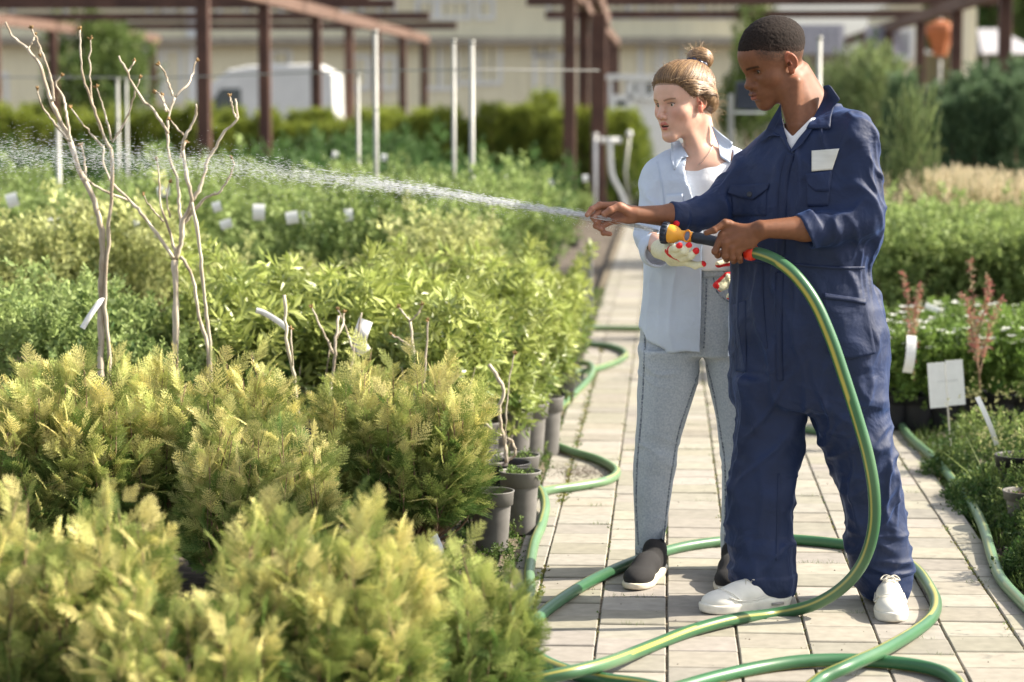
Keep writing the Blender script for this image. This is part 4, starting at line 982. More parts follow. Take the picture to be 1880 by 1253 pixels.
    d *= np.clip((np.linalg.norm(V-np.array(P(1286, 262, 8.0)), axis=1)-0.07)/0.05, 0.1, 1); V = V+N*d[:, None]; V = lap(V, Q, 0.3)
    mk('shirt', V, Q, MAT['chambray'], root); st_ = bvh_of(V, Q)
    # white T-shirt
    t = Fld.uni((0.40, 7.80, 1.00), (0.86, 8.20, 1.52), 0.004)
    t.add(loft([(a1, b1, c1, d1-0.022, e1-0.022) for a1, b1, c1, d1, e1 in lv([(276, 1225, 1352, 8.04, 0.085), (290, 1205, 1365, 8.035, 0.10), (300, 1194, 1378, 8.03, 0.108), (330, 1188, 1380, 8.02, 0.125), (400, 1187, 1378, 8.01, 0.137), (494, 1184, 1378, 8.01, 0.135)], YW, 0.1, yaw)], yaw, 2.2, cap=0.006))
    t.add(rc(P(1291, 283, 7.9), P(1286, 200, 7.9), 0.046, 0.12), 0.003, True); t.add(rc(P(1286, 262, 8.04), P(1286, 220, 8.02), 0.062, 0.07), 0.003, True)
    V, Q = t.mesh(2); N = vnormals(V, Q); V = V+N*(0.005*fbm(V[:, 0]*14, V[:, 1]*14, V[:, 2]*9))[:, None]
    mk('t_shirt', V, Q, MAT['tee'], root); tt = bvh_of(V, Q)
    # jeans
    j = Fld.uni((0.34, 7.82, 0.02), (0.92, 8.24, 1.12), 0.0042)
    lg = j.child((0.3, 7.8, 0), (0.95, 8.3, 1.0))
    LA = [(640, 1175, 1289, 8.03, 0.105), (700, 1171, 1281, 8.035, 0.10), (760, 1168, 1264, 8.04, 0.09), (820, 1165, 1246, 8.05, 0.08), (845, 1164, 1241, 8.05, 0.077), (900, 1163, 1233, 8.06, 0.074), (960, 1164, 1224, 8.065, 0.068), (1024, 1167, 1217, 8.07, 0.060)]
    LB = [(640, 1291, 1402, 8.03, 0.105), (700, 1302, 1400, 8.035, 0.10), (790, 1318, 1398, 8.04, 0.085), (850, 1325, 1392, 8.05, 0.077), (900, 1326, 1386, 8.06, 0.074), (960, 1325, 1384, 8.065, 0.068), (1028, 1325, 1378, 8.07, 0.060)]
    lg.add(loft(lv(LA, 8.05, 0.08), 0.0, 2.2, cap=0.006)); lg.add(loft(lv(LB, 8.05, 0.08), 0.0, 2.2, cap=0.006), 0.004); j.merge(lg, 0.01)
    j.add(loft(lv([(490, 1196, 1366, 8.02, 0.108), (540, 1188, 1382, 8.025, 0.118), (600, 1178, 1396, 8.03, 0.122), (650, 1176, 1402, 8.035, 0.11)], 8.02, 0.1, yaw), yaw, 2.2, cap=0.006), 0.03)
    j.add(rc(P(1289, 664, 7.8), P(1289, 668, 8.3), 0.008), 0.012, True)
    V, Q = j.mesh(2); N = vnormals(V, Q); X, Y, Z = V.T; px, py = project(V)
    d = 0.006*fbm(X*9, Y*9, Z*6, 2); kz = np.exp(-((py-845)/35)**2)+0.6*np.exp(-((py-980)/30)**2)+0.7*np.exp(-((py-665)/40)**2)
    d += 0.008*(np.clip(ridge(X*8, Y*8, (Z+0.3*X+0.03*fbm(X*9, Y*9, Z*9))*22), 0, 1)**2-0.3)*kz
    V = V+N*d[:, None]; jo = mk('jeans', V, Q, MAT['denim'], root); jt = bvh_of(V, Q)
    sp = lambda nm, grid, m, off, th, tr: patchobj(nm, grid, tr, MAT[m], root, off=off, thick=th, smooth=4)
    sp('jeans_seam', strip([(1184, 615), (1181, 700), (1176, 780), (1170, 850), (1168, 930), (1172, 1000)], 3.2), 'denim_seam', 0.0016, 0.002, [jt])
    sp('jeans_seam', strip([(1284, 680), (1262, 745), (1247, 790), (1236, 850), (1226, 920), (1218, 1000)], 3.0), 'denim_seam', 0.0016, 0.002, [jt]); sp('jeans_seam', strip([(1298, 670), (1310, 720), (1322, 790), (1331, 860), (1331, 1000)], 3.2), 'denim_seam', 0.0016, 0.002, [jt])
    sp('hem', coons([(1166, 1006), (1218, 1008)], [(1167, 1018), (1216, 1019)], 12, 4), 'denim_hem', 0.004, 0.004, [jt]); sp('hem', coons([(1325, 1012), (1350, 1012)], [(1326, 1024), (1350, 1024)], 8, 4), 'denim_hem', 0.004, 0.004, [jt])
    sp('waistband', coons([(1290, 496), (1345, 492)], [(1290, 510), (1345, 507)], 12, 4), 'denim', 0.004, 0.003, [jt])
    sp('fly', strip([(1297, 512), (1296, 560), (1292, 640)], 3), 'denim_seam', 0.002, 0.002, [jt]); sp('jeans_seam', strip([(1310, 510), (1316, 535), (1334, 552), (1346, 556)], 2.6), 'denim_seam', 0.002, 0.002, [jt])
    # shirt details
    fl = lambda nm, a, b_, nu, nv, **k: patchobj(nm, coons(a, b_, nu, nv), [st_, bt, tt], MAT['chambray'], root, **k)
    fl('collar', [(1232, 262), (1247, 258)], [(1231, 290), (1238, 315), (1252, 291), (1264, 288)], 12, 10, off=0.010, thick=0.003, smooth=8)
    fl('collar', [(1305, 229), (1317, 240), (1345, 262)], [(1312, 250), (1319, 268), (1322, 290), (1340, 300)], 12, 10, off=0.012, thick=0.003, smooth=10)
    sp('placket', strip([(1262, 291), (1257, 309), (1261, 338), (1275, 376), (1286, 425), (1286, 520), (1282, 644)], 9), 'chambray_in', 0.004, 0.003, [st_])
    fl('pocket', [(1222, 358), (1254, 356)], [(1224, 392), (1252, 398)], 10, 8, off=0.004, thick=0.002, smooth=6)
    sp('armhole_seam', strip([(1206, 296), (1213, 330), (1218, 370), (1219, 410)], 2.4), 'chambray_in', 0.0025, 0.002, [st_])
    fl('shirt_front', [(1335, 520), (1350, 520)], [(1337, 600), (1341, 642), (1352, 650)], 6, 14, off=0.012, thick=0.002, smooth=4)
    ch = MB(); pts = drape(np.array([[(1311, 262), (1307, 272), (1300, 284), (1290, 296), (1281, 304)]], float), [bt, tt], off=0.003, thick=0.001)[0][:5]; ch.tube(spline(pts, 20), 0.0009, 5); ch.build('necklace', MAT['silver'], root, True)
    # gloves
    def glove(palm, fing, tips, trim, nm='glove'):
        pts = np.array([q_[:3] for f_ in fing for q_ in f_]+[q_[:3] for s_ in palm for q_ in s_]); lo, hi = pts.min(0)-0.03, pts.max(0)+0.03
        g_ = Fld.uni(lo, hi, 0.0020); hand_sdf(g_, palm, fing, 0.0015, 0.006); V, Q = g_.mesh(1); V = V+vnormals(V, Q)*(0.0012*fbm(V[:, 0]*90, V[:, 1]*90, V[:, 2]*90))[:, None]
        C = np.tile(np.array([[0.72, 0.70, 0.50]]), (len(V), 1))
        for tp, r_ in tips: C[np.linalg.norm(V-np.array(P(*tp)), axis=1) < r_] = (0.72, 0.012, 0.018)
        for a1, b1, r_ in trim:
            a2, b2 = np.array(P(*a1)), np.array(P(*b1)); ba = b2-a2; t_ = np.clip((V-a2)@ba/(ba@ba), 0, 1); C[np.linalg.norm(V-a2-t_[:, None]*ba, axis=1) < r_] = (0.62, 0.012, 0.018)
        mk(nm, V, Q, MAT['glove'], root, C)
    m1 = [J(1234, 459, 7.40, 0.0125), J(1242, 467, 7.38, 0.0125), J(1252, 474, 7.38, 0.0120), J(1262, 482, 7.39, 0.0115)]
    glove([[J(1222+i*4, 462+i*6, 7.47, 0.016), m] for i, m in enumerate(m1)]+[[J(1212, 458, 7.60, 0.031), J(1226, 466, 7.52, 0.024)], [J(1226, 466, 7.52, 0.024), J(1236, 470, 7.43, 0.018)], [J(1228, 455, 7.44, 0.015), J(1232, 440, 7.45, 0.012)]],
          [[m1[0], J(1240, 456, 7.352, 0.0105), J(1248, 452, 7.345, 0.0100)], [m1[1], J(1256, 462, 7.345, 0.0105), J(1265, 451, 7.347, 0.0100)], [m1[2], J(1268, 470, 7.350, 0.0105), J(1278, 461, 7.352, 0.0102)], [m1[3], J(1277, 488, 7.37, 0.0100), J(1291, 485, 7.365, 0.0092)], [J(1232, 440, 7.45, 0.0115), J(1236, 420, 7.45, 0.0105), J(1242, 411, 7.43, 0.0095)]],
          [((1247, 450, 7.337), 0.0115), ((1265, 449, 7.339), 0.0115), ((1279, 460, 7.343), 0.0125), ((1293, 484, 7.362), 0.0105), ((1242, 409, 7.43), 0.014)],
          [((1220, 462, 7.42), (1246, 486, 7.37), 0.0085), ((1230, 450, 7.40), (1222, 462, 7.40), 0.010), ((1250, 445, 7.375), (1280, 447, 7.375), 0.010)])
    m2 = [J(1356, 484, 7.77, 0.012), J(1358, 500, 7.77, 0.012), J(1360, 515, 7.77, 0.012), J(1362, 528, 7.78, 0.011)]
    glove([[J(1385, 498+i*5, 7.82, 0.018), m] for i, m in enumerate(m2)],
          [[m2[0], J(1335, 482, 7.76, 0.0110), J(1319, 486, 7.75, 0.0105)], [m2[1], J(1334, 508, 7.75, 0.0110), J(1315, 524, 7.74, 0.0105)], [m2[2], J(1340, 521, 7.75, 0.0110), J(1323, 530, 7.74, 0.0100)], [m2[3], J(1346, 538, 7.76, 0.0100), J(1338, 545, 7.75, 0.0090)]],
          [((1313, 526, 7.735), 0.013), ((1320, 535, 7.74), 0.008), ((1338, 549, 7.75), 0.009)], [((1314, 493, 7.745), (1350, 487, 7.75), 0.0105), ((1312, 520, 7.735), (1350, 494, 7.76), 0.0095)])
    shoe_parts(root, G(1212, 1046), G(1161, 1086), 'black'); shoe_parts(root, G(1348, 1050), G(1336, 1092), 'black')
    return root
# ================================================================ materials of the place
MAT['soil'] = M('soil', (0.10, 0.08, 0.06), 0.95, vary=((0.045, 0.036, 0.026), (0.16, 0.13, 0.10)), vscale=14, bump=0.01, bscale=60)
MAT['paver'] = M('concrete paver', rough=0.9, attr=True, vary=0.13, vscale=22, bump=0.0016, bscale=170, detail=7)
MAT['leaf'] = M('leaf', rough=0.55, attr=True, trans=0.34, spec=0.25)
MAT['leaf_gloss'] = M('glossy leaf', rough=0.35, attr=True, trans=0.30, spec=0.45)
MAT['needle'] = M('conifer leaf', rough=0.6, attr=True, trans=0.30, spec=0.2)
MAT['bark'] = M('grey bark', (0.50, 0.43, 0.33), 0.85, vary=((0.30, 0.24, 0.17), (0.66, 0.59, 0.48)), vscale=30, bump=0.002, bscale=120, stretch=(1, 1, 0.25))
MAT['twig'] = M('brown twig', (0.20, 0.13, 0.08), 0.85, vary=0.3, vscale=50, bump=0.001, bscale=150)
MAT['bud'] = M('dry bud', (0.24, 0.15, 0.06), 0.8, vary=0.35, vscale=80)
MAT['pot'] = M('grey plastic pot', (0.15, 0.14, 0.13), 0.55, vary=((0.11, 0.105, 0.10), (0.20, 0.19, 0.18)), vscale=9, bump=0.0008, bscale=60)
MAT['pot_black'] = M('black plastic pot', (0.022, 0.022, 0.026), 0.5, vary=0.3, vscale=8)
MAT['potsoil'] = M('potting soil', (0.12, 0.07, 0.045), 1.0, vary=((0.05, 0.03, 0.02), (0.24, 0.15, 0.10)), vscale=90, bump=0.008, bscale=130)
MAT['tag'] = M('white paper tag', (0.80, 0.80, 0.78), 0.6, vary=0.04, vscale=30)
MAT['ink'] = M('faded print', (0.25, 0.25, 0.27), 0.7)
MAT['hose'] = M('garden hose', rough=0.38, attr=True, vary=0.07, vscale=12, bump=0.0005, bscale=140, spec=0.5)
MAT['orange'] = M('orange plastic', (0.85, 0.30, 0.025), 0.32, vary=0.06, vscale=20)
MAT['yellow'] = M('yellow orange plastic', (0.90, 0.42, 0.05), 0.32, vary=0.06, vscale=20)
MAT['dark_plastic'] = M('dark blue grey plastic', (0.022, 0.028, 0.045), 0.42, vary=0.2, vscale=60, bump=0.0005, bscale=200)
MAT['red_plastic'] = M('red plastic', (0.75, 0.04, 0.015), 0.35)
MAT['rust'] = M('rust brown painted steel', (0.070, 0.032, 0.022), 0.6, vary=((0.05, 0.022, 0.016), (0.10, 0.048, 0.032)), vscale=3)
MAT['rust_sunlit'] = M('rust brown in sunlit tone', (0.125, 0.075, 0.055), 0.8, vary=0.15, vscale=3)  # lighter copy of the rust brown; sun on the beams put into the colour
MAT['galv'] = M('galvanised steel', (0.34, 0.34, 0.32), 0.5, vary=0.12, vscale=8, metal=0.3)
MAT['cream'] = M('cream siding', (0.78, 0.73, 0.54), 0.85, vary=0.06, vscale=2, stretch=(6, 1, 0.4))
MAT['roof_grey'] = M('grey corrugated roof', (0.14, 0.14, 0.15), 0.6, vary=0.15, vscale=2)
MAT['fascia'] = M('weathered fascia', (0.30, 0.27, 0.22), 0.7, vary=0.15, vscale=3)
MAT['white_paint'] = M('white paint', (0.74, 0.75, 0.74), 0.45, vary=0.04, vscale=4)
MAT['glass'] = M('dark window glass', (0.05, 0.065, 0.07), 0.08, spec=0.8)
MAT['glass_pale'] = M('curtained window glass', (0.42, 0.44, 0.46), 0.2, vary=0.15, vscale=3)
MAT['tyre'] = M('tyre rubber', (0.02, 0.02, 0.02), 0.8)
MAT['rusty_orange'] = M('orange board', (0.34, 0.11, 0.04), 0.7, vary=0.2, vscale=2)
MAT['petal'] = M('white petal', (0.80, 0.80, 0.76), 0.6, trans=0.2)
MAT['pink'] = M('pink flower spike', rough=0.8, attr=True, trans=0.2)
MAT['water'] = M('sunlit water drops', (0.85, 0.88, 0.92), 0.08, spec=0.9)
_wn = MAT['water'].node_tree.nodes['Principled BSDF']; _wn.inputs['Transmission Weight'].default_value = 0.35; _wn.inputs['IOR'].default_value = 1.33
# ================================================================ ground and path
def build_ground():
    n = 60; g = np.linspace(-1, 1, n); X, Y = np.meshgrid(np.sign(g)*np.abs(g)**2.2*160, np.sign(g)*np.abs(g)**2.2*160+20, indexing='ij')
    V = np.stack([X.ravel(), Y.ravel(), np.full(n*n, -0.062)], 1)
    i = np.arange(n-1)[:, None]*n; j = np.arange(n-1)[None]; q = np.stack([i+j, i+n+j, i+n+j+1, i+j+1], -1).reshape(-1, 4)
    tag(obj('ground', np_mesh('ground', V, quads=q), MAT['soil']), kind='structure')
    b = MB(); cols = []; r = random.Random(3); S = 0.207
    v = 3.0; row = 0
    while v < 48:
        rl = 0.2035
        for k in range(-3, 6):
            u0, u1 = k*S, (k+1)*S
            if k == -3: u0 = -2.5*S
            if k == 5: u1 = 5.5*S
            off = 0.06*math.sin(k*2.1)
            cu, cv = (u0+u1)/2, v+rl/2+off; hu, hv = (u1-u0)/2-0.0024-0.0012*r.random(), rl/2-0.0040-0.0030*r.random()
            c = np.array(path_pt(cu, cv, -0.03+r.uniform(-0.0022, 0.0022)))
            if v < 16:
                t1, t2, t3 = r.uniform(-1, 1)*0.008, r.uniform(-1, 1)*0.008, r.uniform(-1, 1)*0.006
                ax = [np.array([PRT.x, PRT.y, t1]), np.array([PDIR.x+t3, PDIR.y, t2]), np.array([-t1, -t2, 1.0])]; n0 = len(b.v)
                b.box(c, (hu, hv, 0.03), ax, 0.0032); nvv = len(b.v[-1])
            else: b.box(c, (hu, hv, 0.03), [np.array(PRT), np.array(PDIR), (0, 0, 1)]); nvv = 8
            base = np.array([0.300, 0.280, 0.236])*r.uniform(0.80, 1.10)*np.array([1, r.uniform(0.975, 1.02), r.uniform(0.94, 1.05)])
            cols.append(np.tile(base, (nvv, 1)))
        v += rl; row += 1
    tag(obj('path', b.mesh('path', False, col=np.vstack(cols)), MAT['paver']), kind='structure')
    bb = MB(); c = path_pt(0.28, 25, -0.021); bb.box(c, (0.86, 24, 0.012), [np.array(PRT), np.array(PDIR), (0, 0, 1)]); tag(bb.build('path_bedding', MAT['joint'], None), kind='structure')
MAT['joint'] = M('sandy joint', (0.12, 0.10, 0.07), 1.0, vary=((0.05, 0.042, 0.03), (0.27, 0.22, 0.15)), vscale=60, bump=0.004, bscale=200)
# ================================================================ foliage
def basis(D, rs, flat=None):
    """frames with x along D; z near up"""
    D = D/np.linalg.norm(D, axis=1)[:, None]; up = np.tile([0, 0, 1.0], (len(D), 1))+rs.randn(len(D), 3)*(0.35 if flat is None else flat)
    Y = np.cross(up, D); Y /= np.linalg.norm(Y, axis=1)[:, None]+1e-9; Z = np.cross(D, Y); return D, Y, Z
def place(tv, tq, pos, D, size, rs, col, flat=None, ccol=None):
    """copies of a template (tv, tq) at pos along D -> V, Q, C"""
    X, Y, Z = basis(D, rs, flat); n, m = len(pos), len(tv)
    V = pos[:, None]+size[:, None, None]*(tv[None, :, 0:1]*X[:, None]+tv[None, :, 1:2]*Y[:, None]+tv[None, :, 2:3]*Z[:, None])
    Q = (tq[None]+(np.arange(n)*m)[:, None, None]).reshape(-1, 4)
    C = np.repeat(col, m, 0)
    if ccol is not None: C = C*np.tile(ccol, (n, 1))
    return V.reshape(-1, 3), Q, C
def leaf_t(w=0.4, fold=0.12, droop=0.15):
    """one leaf: 6 points, two folded halves"""
    v = np.array([[0, 0, 0], [0.45, w/2, fold*w], [1, 0, -droop], [0.45, -w/2, fold*w], [0.5, 0, -droop*0.2]])
    return v, np.array([[0, 4, 2, 1], [0, 3, 2, 4]])
def quad_leaf(w=0.5): return np.array([[0, 0, 0], [0.5, w/2, 0.03], [1, 0, -0.05], [0.5, -w/2, 0.03]]), np.array([[0, 3, 2, 1]])
def cluster_t(k, w, seed, spread=1.0, ln=0.6):
    """a sprig: k small leaves along a short twig"""
    r = np.random.RandomState(seed); tv, tq = quad_leaf(w); V = []; Q = []
    for i in range(k):
        t = (i+0.5)/k; a = i*2.4+r.rand(); d = np.array([0.55+0.3*r.rand(), math.cos(a)*spread*0.7, math.sin(a)*spread*0.7]); d /= np.linalg.norm(d)
        y = np.cross(r.randn(3), d); y /= np.linalg.norm(y); z = np.cross(d, y); L = ln*(0.7+0.5*r.rand())*(1.1-0.4*t)
        V.append(np.array([t, 0, 0])+L*(tv[:, :1]*d+tv[:, 1:2]*y+tv[:, 2:]*z)); Q.append(tq+4*i)
    return np.vstack(V), np.vstack(Q)
def spray_t(seed):
    """flat fern-like spray of scale leaves"""
    r = np.random.RandomState(seed); V = []; Q = []; n = 0
    def leaf(p, d, L, w):
        nonlocal n
        s = np.array([-d[1], d[0], 0]); z = np.array([0, 0, r.uniform(-0.02, 0.02)])
        V.append(np.array([p, p+d*L*0.45+s*w/2+z, p+d*L, p+d*L*0.45-s*w/2+z])); Q.append([n, n+3, n+2, n+1]); n += 4
    def z_(x): return -0.22*x*x
    N = 8
    for i in range(N):
        s = 0.06+0.9*i/N; leaf(np.array([s-0.05, 0, z_(s)]), np.array([1, 0, -0.3*s]), 0.15, 0.026)
        for sg in (-1, 1):
            a = math.radians(r.uniform(32, 50))*sg; L = (0.50*(1-s)**0.8+0.07)*r.uniform(0.75, 1.15); d = np.array([math.cos(a), math.sin(a), -0.12])
            k = max(2, int(L/0.065))
            for j in range(k):
                t = j/k; p = np.array([s, 0, z_(s)])+d*L*t; curl = 0.5*t*sg*-0.4; d2 = np.array([math.cos(a+curl), math.sin(a+curl), -0.15])
                leaf(p, d2, L/k*1.5, 0.030)
                if j < k-1:
                    for s2 in (-1, 1):
                        aa = a+s2*math.radians(38); leaf(p+d2*L/k*0.3, np.array([math.cos(aa), math.sin(aa), -0.1]), 0.080*(1.2-t*0.6), 0.024)
    leaf(np.array([0.93, 0, z_(0.93)]), np.array([1, 0, -0.4]), 0.10, 0.035)
    return np.vstack(V), np.array(Q)
SPR = [spray_t(i) for i in range(5)]
def merge(parts):
    V = []; Q = []; C = []; n = 0
    for v, q, c in parts: V.append(v); Q.append(q+n); C.append(c); n += len(v)
    return np.vstack(V), np.vstack(Q), np.vstack(C)
def fol_mesh(name, parts):
    V, Q, C = merge(parts); return np_mesh(name, V, quads=Q, smooth=False, col=np.clip(C, 0, 1))
def thuja_mesh(seed, R=0.30, H=0.62, n=520, gold=0.7, z0=0.10, size=0.085):
    """golden thuja foliage, open below, layered fans above; returns (foliage mesh, stems mesh)"""
    rs = np.random.RandomState(seed); parts = []
    nb = max(12, n//20); tips = []; pos = []; D = []; hue = []; st = MB()
    for i in range(int(nb*1.25)):      # main branches from the base, each carrying sprays
        a = rs.rand()*6.283; rr = R*(0.25+0.75*math.sqrt(rs.rand())); zt = H*(0.50+0.50*rs.rand())*(1-0.30*(rr/R)**2)+0.02
        p0 = np.array([0.04*math.cos(a), 0.04*math.sin(a), 0.0]); p2 = np.array([rr*math.cos(a), rr*math.sin(a), zt]); p1 = (p0+p2)/2+np.array([0.10*math.cos(a), 0.10*math.sin(a), -0.04])*R/0.3+rs.randn(3)*0.02
        pts = spline([p0, p1, p2], 12); st.tube(pts, np.linspace(0.0055, 0.0014, 12), 5)
        k = int(20*(0.8+0.4*rs.rand()))
        for j in range(k):
            t = 0.30+0.72*(j+rs.rand())/k; x = min(11, t*11); i0 = int(min(10, x)); p = pts[i0]+(pts[i0+1]-pts[i0])*(x-i0)
            dirn = (pts[i0+1]-pts[i0]); dirn /= np.linalg.norm(dirn); side = np.array([math.cos(a+rs.randn()*1.2), math.sin(a+rs.randn()*1.2), 0.15+0.35*rs.randn()])
            d = dirn*(0.45+0.65*t)+side*(1.25-0.55*t)+rs.randn(3)*0.25; p = p+side*0.02*rs.rand()
            if p[2] < z0: continue
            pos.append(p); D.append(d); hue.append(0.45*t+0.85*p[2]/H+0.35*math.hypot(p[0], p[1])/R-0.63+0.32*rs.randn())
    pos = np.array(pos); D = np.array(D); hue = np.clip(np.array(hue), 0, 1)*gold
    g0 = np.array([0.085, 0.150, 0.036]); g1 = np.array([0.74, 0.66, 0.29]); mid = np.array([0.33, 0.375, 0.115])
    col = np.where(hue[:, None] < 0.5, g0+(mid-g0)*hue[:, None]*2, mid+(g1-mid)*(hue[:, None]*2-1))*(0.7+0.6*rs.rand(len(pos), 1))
    kind = rs.randint(0, len(SPR), len(pos)); sz = size*(0.75+0.6*rs.rand(len(pos)))
    for k in range(len(SPR)):
        m = kind == k; tv, tq = SPR[k]
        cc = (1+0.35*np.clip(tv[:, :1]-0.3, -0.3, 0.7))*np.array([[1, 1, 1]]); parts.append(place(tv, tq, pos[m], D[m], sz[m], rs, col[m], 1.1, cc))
    return fol_mesh('foliage', parts), st.mesh('stems', True)
def bush_mesh(seed, R, H, n, cols, tv, tq, size, base=0.25, topy=1.0, up=0.8, jitter=0.25, round_=0.6, dens=0.5, cvar=0.35, shoots=0):
    """leafy bush: sprigs spread through an uneven crown"""
    rs = np.random.RandomState(seed); lobes = [(rs.uniform(-0.5, 0.5)*R, rs.uniform(-0.5, 0.5)*R, H*rs.uniform(0.55, 0.86), R*rs.uniform(0.42, 0.68)) for _ in range(7)]+[(0, 0, H*0.55, R*0.8)]
    pos = []; D = []; hu = []
    while len(pos) < n:
        x, y, z, r = lobes[rs.randint(len(lobes))]; d = rs.randn(3); d /= np.linalg.norm(d); f = dens+(1-dens)*rs.rand()**0.5
        p = np.array([x, y, z])+d*r*f*np.array([1, 1, 0.85*H/(2*R)*1.1])
        if p[2] < base*H or p[2] > H*1.08: continue
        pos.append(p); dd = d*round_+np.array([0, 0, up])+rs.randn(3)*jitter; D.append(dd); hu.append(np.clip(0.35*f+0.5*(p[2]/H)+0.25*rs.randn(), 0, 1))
    for i in range(shoots):
        a = rs.rand()*6.283; rr = R*0.75*rs.rand()**0.5; q = np.array([rr*math.cos(a), rr*math.sin(a), H*(0.72+0.12*rs.rand())]); d = np.array([math.cos(a)*0.45, math.sin(a)*0.45, 1.0])+rs.randn(3)*0.15; L = 0.12+0.22*rs.rand(); k = int(L/0.022)
        for j in range(k): pos.append(q+d*L*j/k); D.append(d*0.5+rs.randn(3)*0.55); hu.append(min(1, 0.7+0.4*rs.rand()))
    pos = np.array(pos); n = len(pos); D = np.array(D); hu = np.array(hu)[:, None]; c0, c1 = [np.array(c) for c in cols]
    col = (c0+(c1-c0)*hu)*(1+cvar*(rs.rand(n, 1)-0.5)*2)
    if isinstance(tv, list):
        parts = []; kind = rs.randint(0, len(tv), n)
        for k in range(len(tv)):
            m = kind == k; parts.append(place(tv[k], tq[k], pos[m], D[m], size*(0.7+0.6*rs.rand(m.sum())), rs, col[m], 0.8))
        return fol_mesh('foliage', parts)
    return fol_mesh('foliage', [place(tv, tq, pos, D, size*(0.7+0.6*rs.rand(n)), rs, col, 0.8)])
def stems_mesh(seed, R, H, n, r=0.006):
    rs = np.random.RandomState(seed); b = MB()
    for i in range(n):
        a = rs.rand()*6.28; rr = R*rs.rand()**0.7; p2 = np.array([rr*math.cos(a), rr*math.sin(a), H*(0.7+0.3*rs.rand())]); p0 = p2*[0.12, 0.12, 0]; p1 = (p0+p2)/2+rs.randn(3)*0.03
        b.tube(spline([p0, p1, p2], 7), np.linspace(r, r*0.25, 7), 5)
    return b.mesh('stems', True)
def pot_parts(root, R=0.085, H=0.20, mat='pot', soil=True, z=0.0):
    b = MB(); b.lathe([(R*0.70, 0), (R*0.72, 0.004), (R*0.86, H*0.74), (R*0.87, H*0.76), (R*0.965, H*0.765), (R*1.0, H*0.97), (R*1.03, H*0.985), (R*1.03, H), (R*0.97, H), (R*0.955, H*0.97), (R*0.90, H*0.84), (R*0.85, H*0.78)], (0, 0, z), None, 28, False)
    me = b.mesh('pot', True); o = obj('pot', me, MAT[mat], root)
    if soil:
        rs = np.random.RandomState(int(R*1e4)); V = [[0, 0, H*0.885]]; Q = []; n = 20
        for k in (0.3, 0.6, 0.91):
            for j in range(n): V.append([k*R*math.cos(j*6.283/n), k*R*math.sin(j*6.283/n), H*0.88+(rs.rand()-0.5)*0.012*(k < 0.8)])
        T = [(0, 1+j, 1+(j+1) % n) for j in range(n)]
        for k in range(2): Q += [(1+k*n+j, 1+k*n+n+j, 1+k*n+n+(j+1) % n, 1+k*n+(j+1) % n) for j in range(n)]
        obj('soil', np_mesh('soil', np.array(V), quads=Q, tris=T), MAT['potsoil'], root)
    return o
def dup(root, loc, rz, label=None, group=None, sc=1.0):
    r = root.copy(); COL.objects.link(r); r.location = loc; r.rotation_euler = (0, 0, rz); r.scale = (sc, sc, sc)
    if label: r['label'] = label
    if group: r['group'] = group
    for ch in list(root.children):
        c = ch.copy(); COL.objects.link(c); c.parent = r
        for g in list(ch.children):
            d = g.copy(); COL.objects.link(d); d.parent = c
    return r
class Kind:
    """one plant kind with a few shapes; the first use moves the original, later uses copy it"""
    def __init__(s, name, cat, make, nvar): s.name, s.cat, s.make, s.nvar = name, cat, make, nvar; s.proto = {}
    def put(s, loc, label, group=None, rz=None, sc=1.0, var=None):
        v = rnd.randrange(s.nvar) if var is None else var; rz = rnd.random()*6.28 if rz is None else rz
        if v not in s.proto:
            r = thing(s.name, label, s.cat, loc, rz, group); s.make(r, v); r.scale = (sc, sc, sc); s.proto[v] = r; return r
        r = dup(s.proto[v], loc, rz, label, group, sc)
        if not group and 'group' in r: del r['group']
        return r
def at(px, Y, z=0.0): return ((px-CX)/FPX*(Y*_c+(CAMH-z)*_s), Y, z)
# ================================================================ plants
CL = [cluster_t(7, 0.55, i, 1.0, 0.5) for i in range(4)]; CLv = [c[0] for c in CL]; CLq = [c[1] for c in CL]
WH = [cluster_t(9, 0.30, 20+i, 1.2, 0.95) for i in range(3)]
for v, q in WH: v[:, 0] = v[:, 0]*0.75
NE = [cluster_t(8, 0.22, 30+i, 0.5, 0.6) for i in range(3)]
def mk_thuja(R, H, n, gold, seed, z0=0.10, size=0.082):
    def f(root, v):
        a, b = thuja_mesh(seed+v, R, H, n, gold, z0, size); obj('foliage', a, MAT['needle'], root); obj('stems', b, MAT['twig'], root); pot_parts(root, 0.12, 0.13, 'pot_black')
    return f
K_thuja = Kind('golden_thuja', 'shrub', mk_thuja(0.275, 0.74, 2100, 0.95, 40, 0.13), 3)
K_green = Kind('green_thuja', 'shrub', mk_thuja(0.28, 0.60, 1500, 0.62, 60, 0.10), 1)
def small_leaf(cols, size=0.085, n=620, R=0.33, H=0.92, pot='pot_black'):
    def f(root, v):
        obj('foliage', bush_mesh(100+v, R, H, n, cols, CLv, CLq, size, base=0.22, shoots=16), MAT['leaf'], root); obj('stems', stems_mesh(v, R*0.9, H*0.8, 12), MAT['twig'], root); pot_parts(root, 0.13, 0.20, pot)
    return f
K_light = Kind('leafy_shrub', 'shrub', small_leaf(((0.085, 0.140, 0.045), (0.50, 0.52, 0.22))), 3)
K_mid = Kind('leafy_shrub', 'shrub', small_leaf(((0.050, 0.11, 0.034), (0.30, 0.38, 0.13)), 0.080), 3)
K_dark = Kind('dark_shrub', 'shrub', small_leaf(((0.018, 0.050, 0.016), (0.085, 0.16, 0.045)), 0.075, 560, 0.36, 0.85), 2)
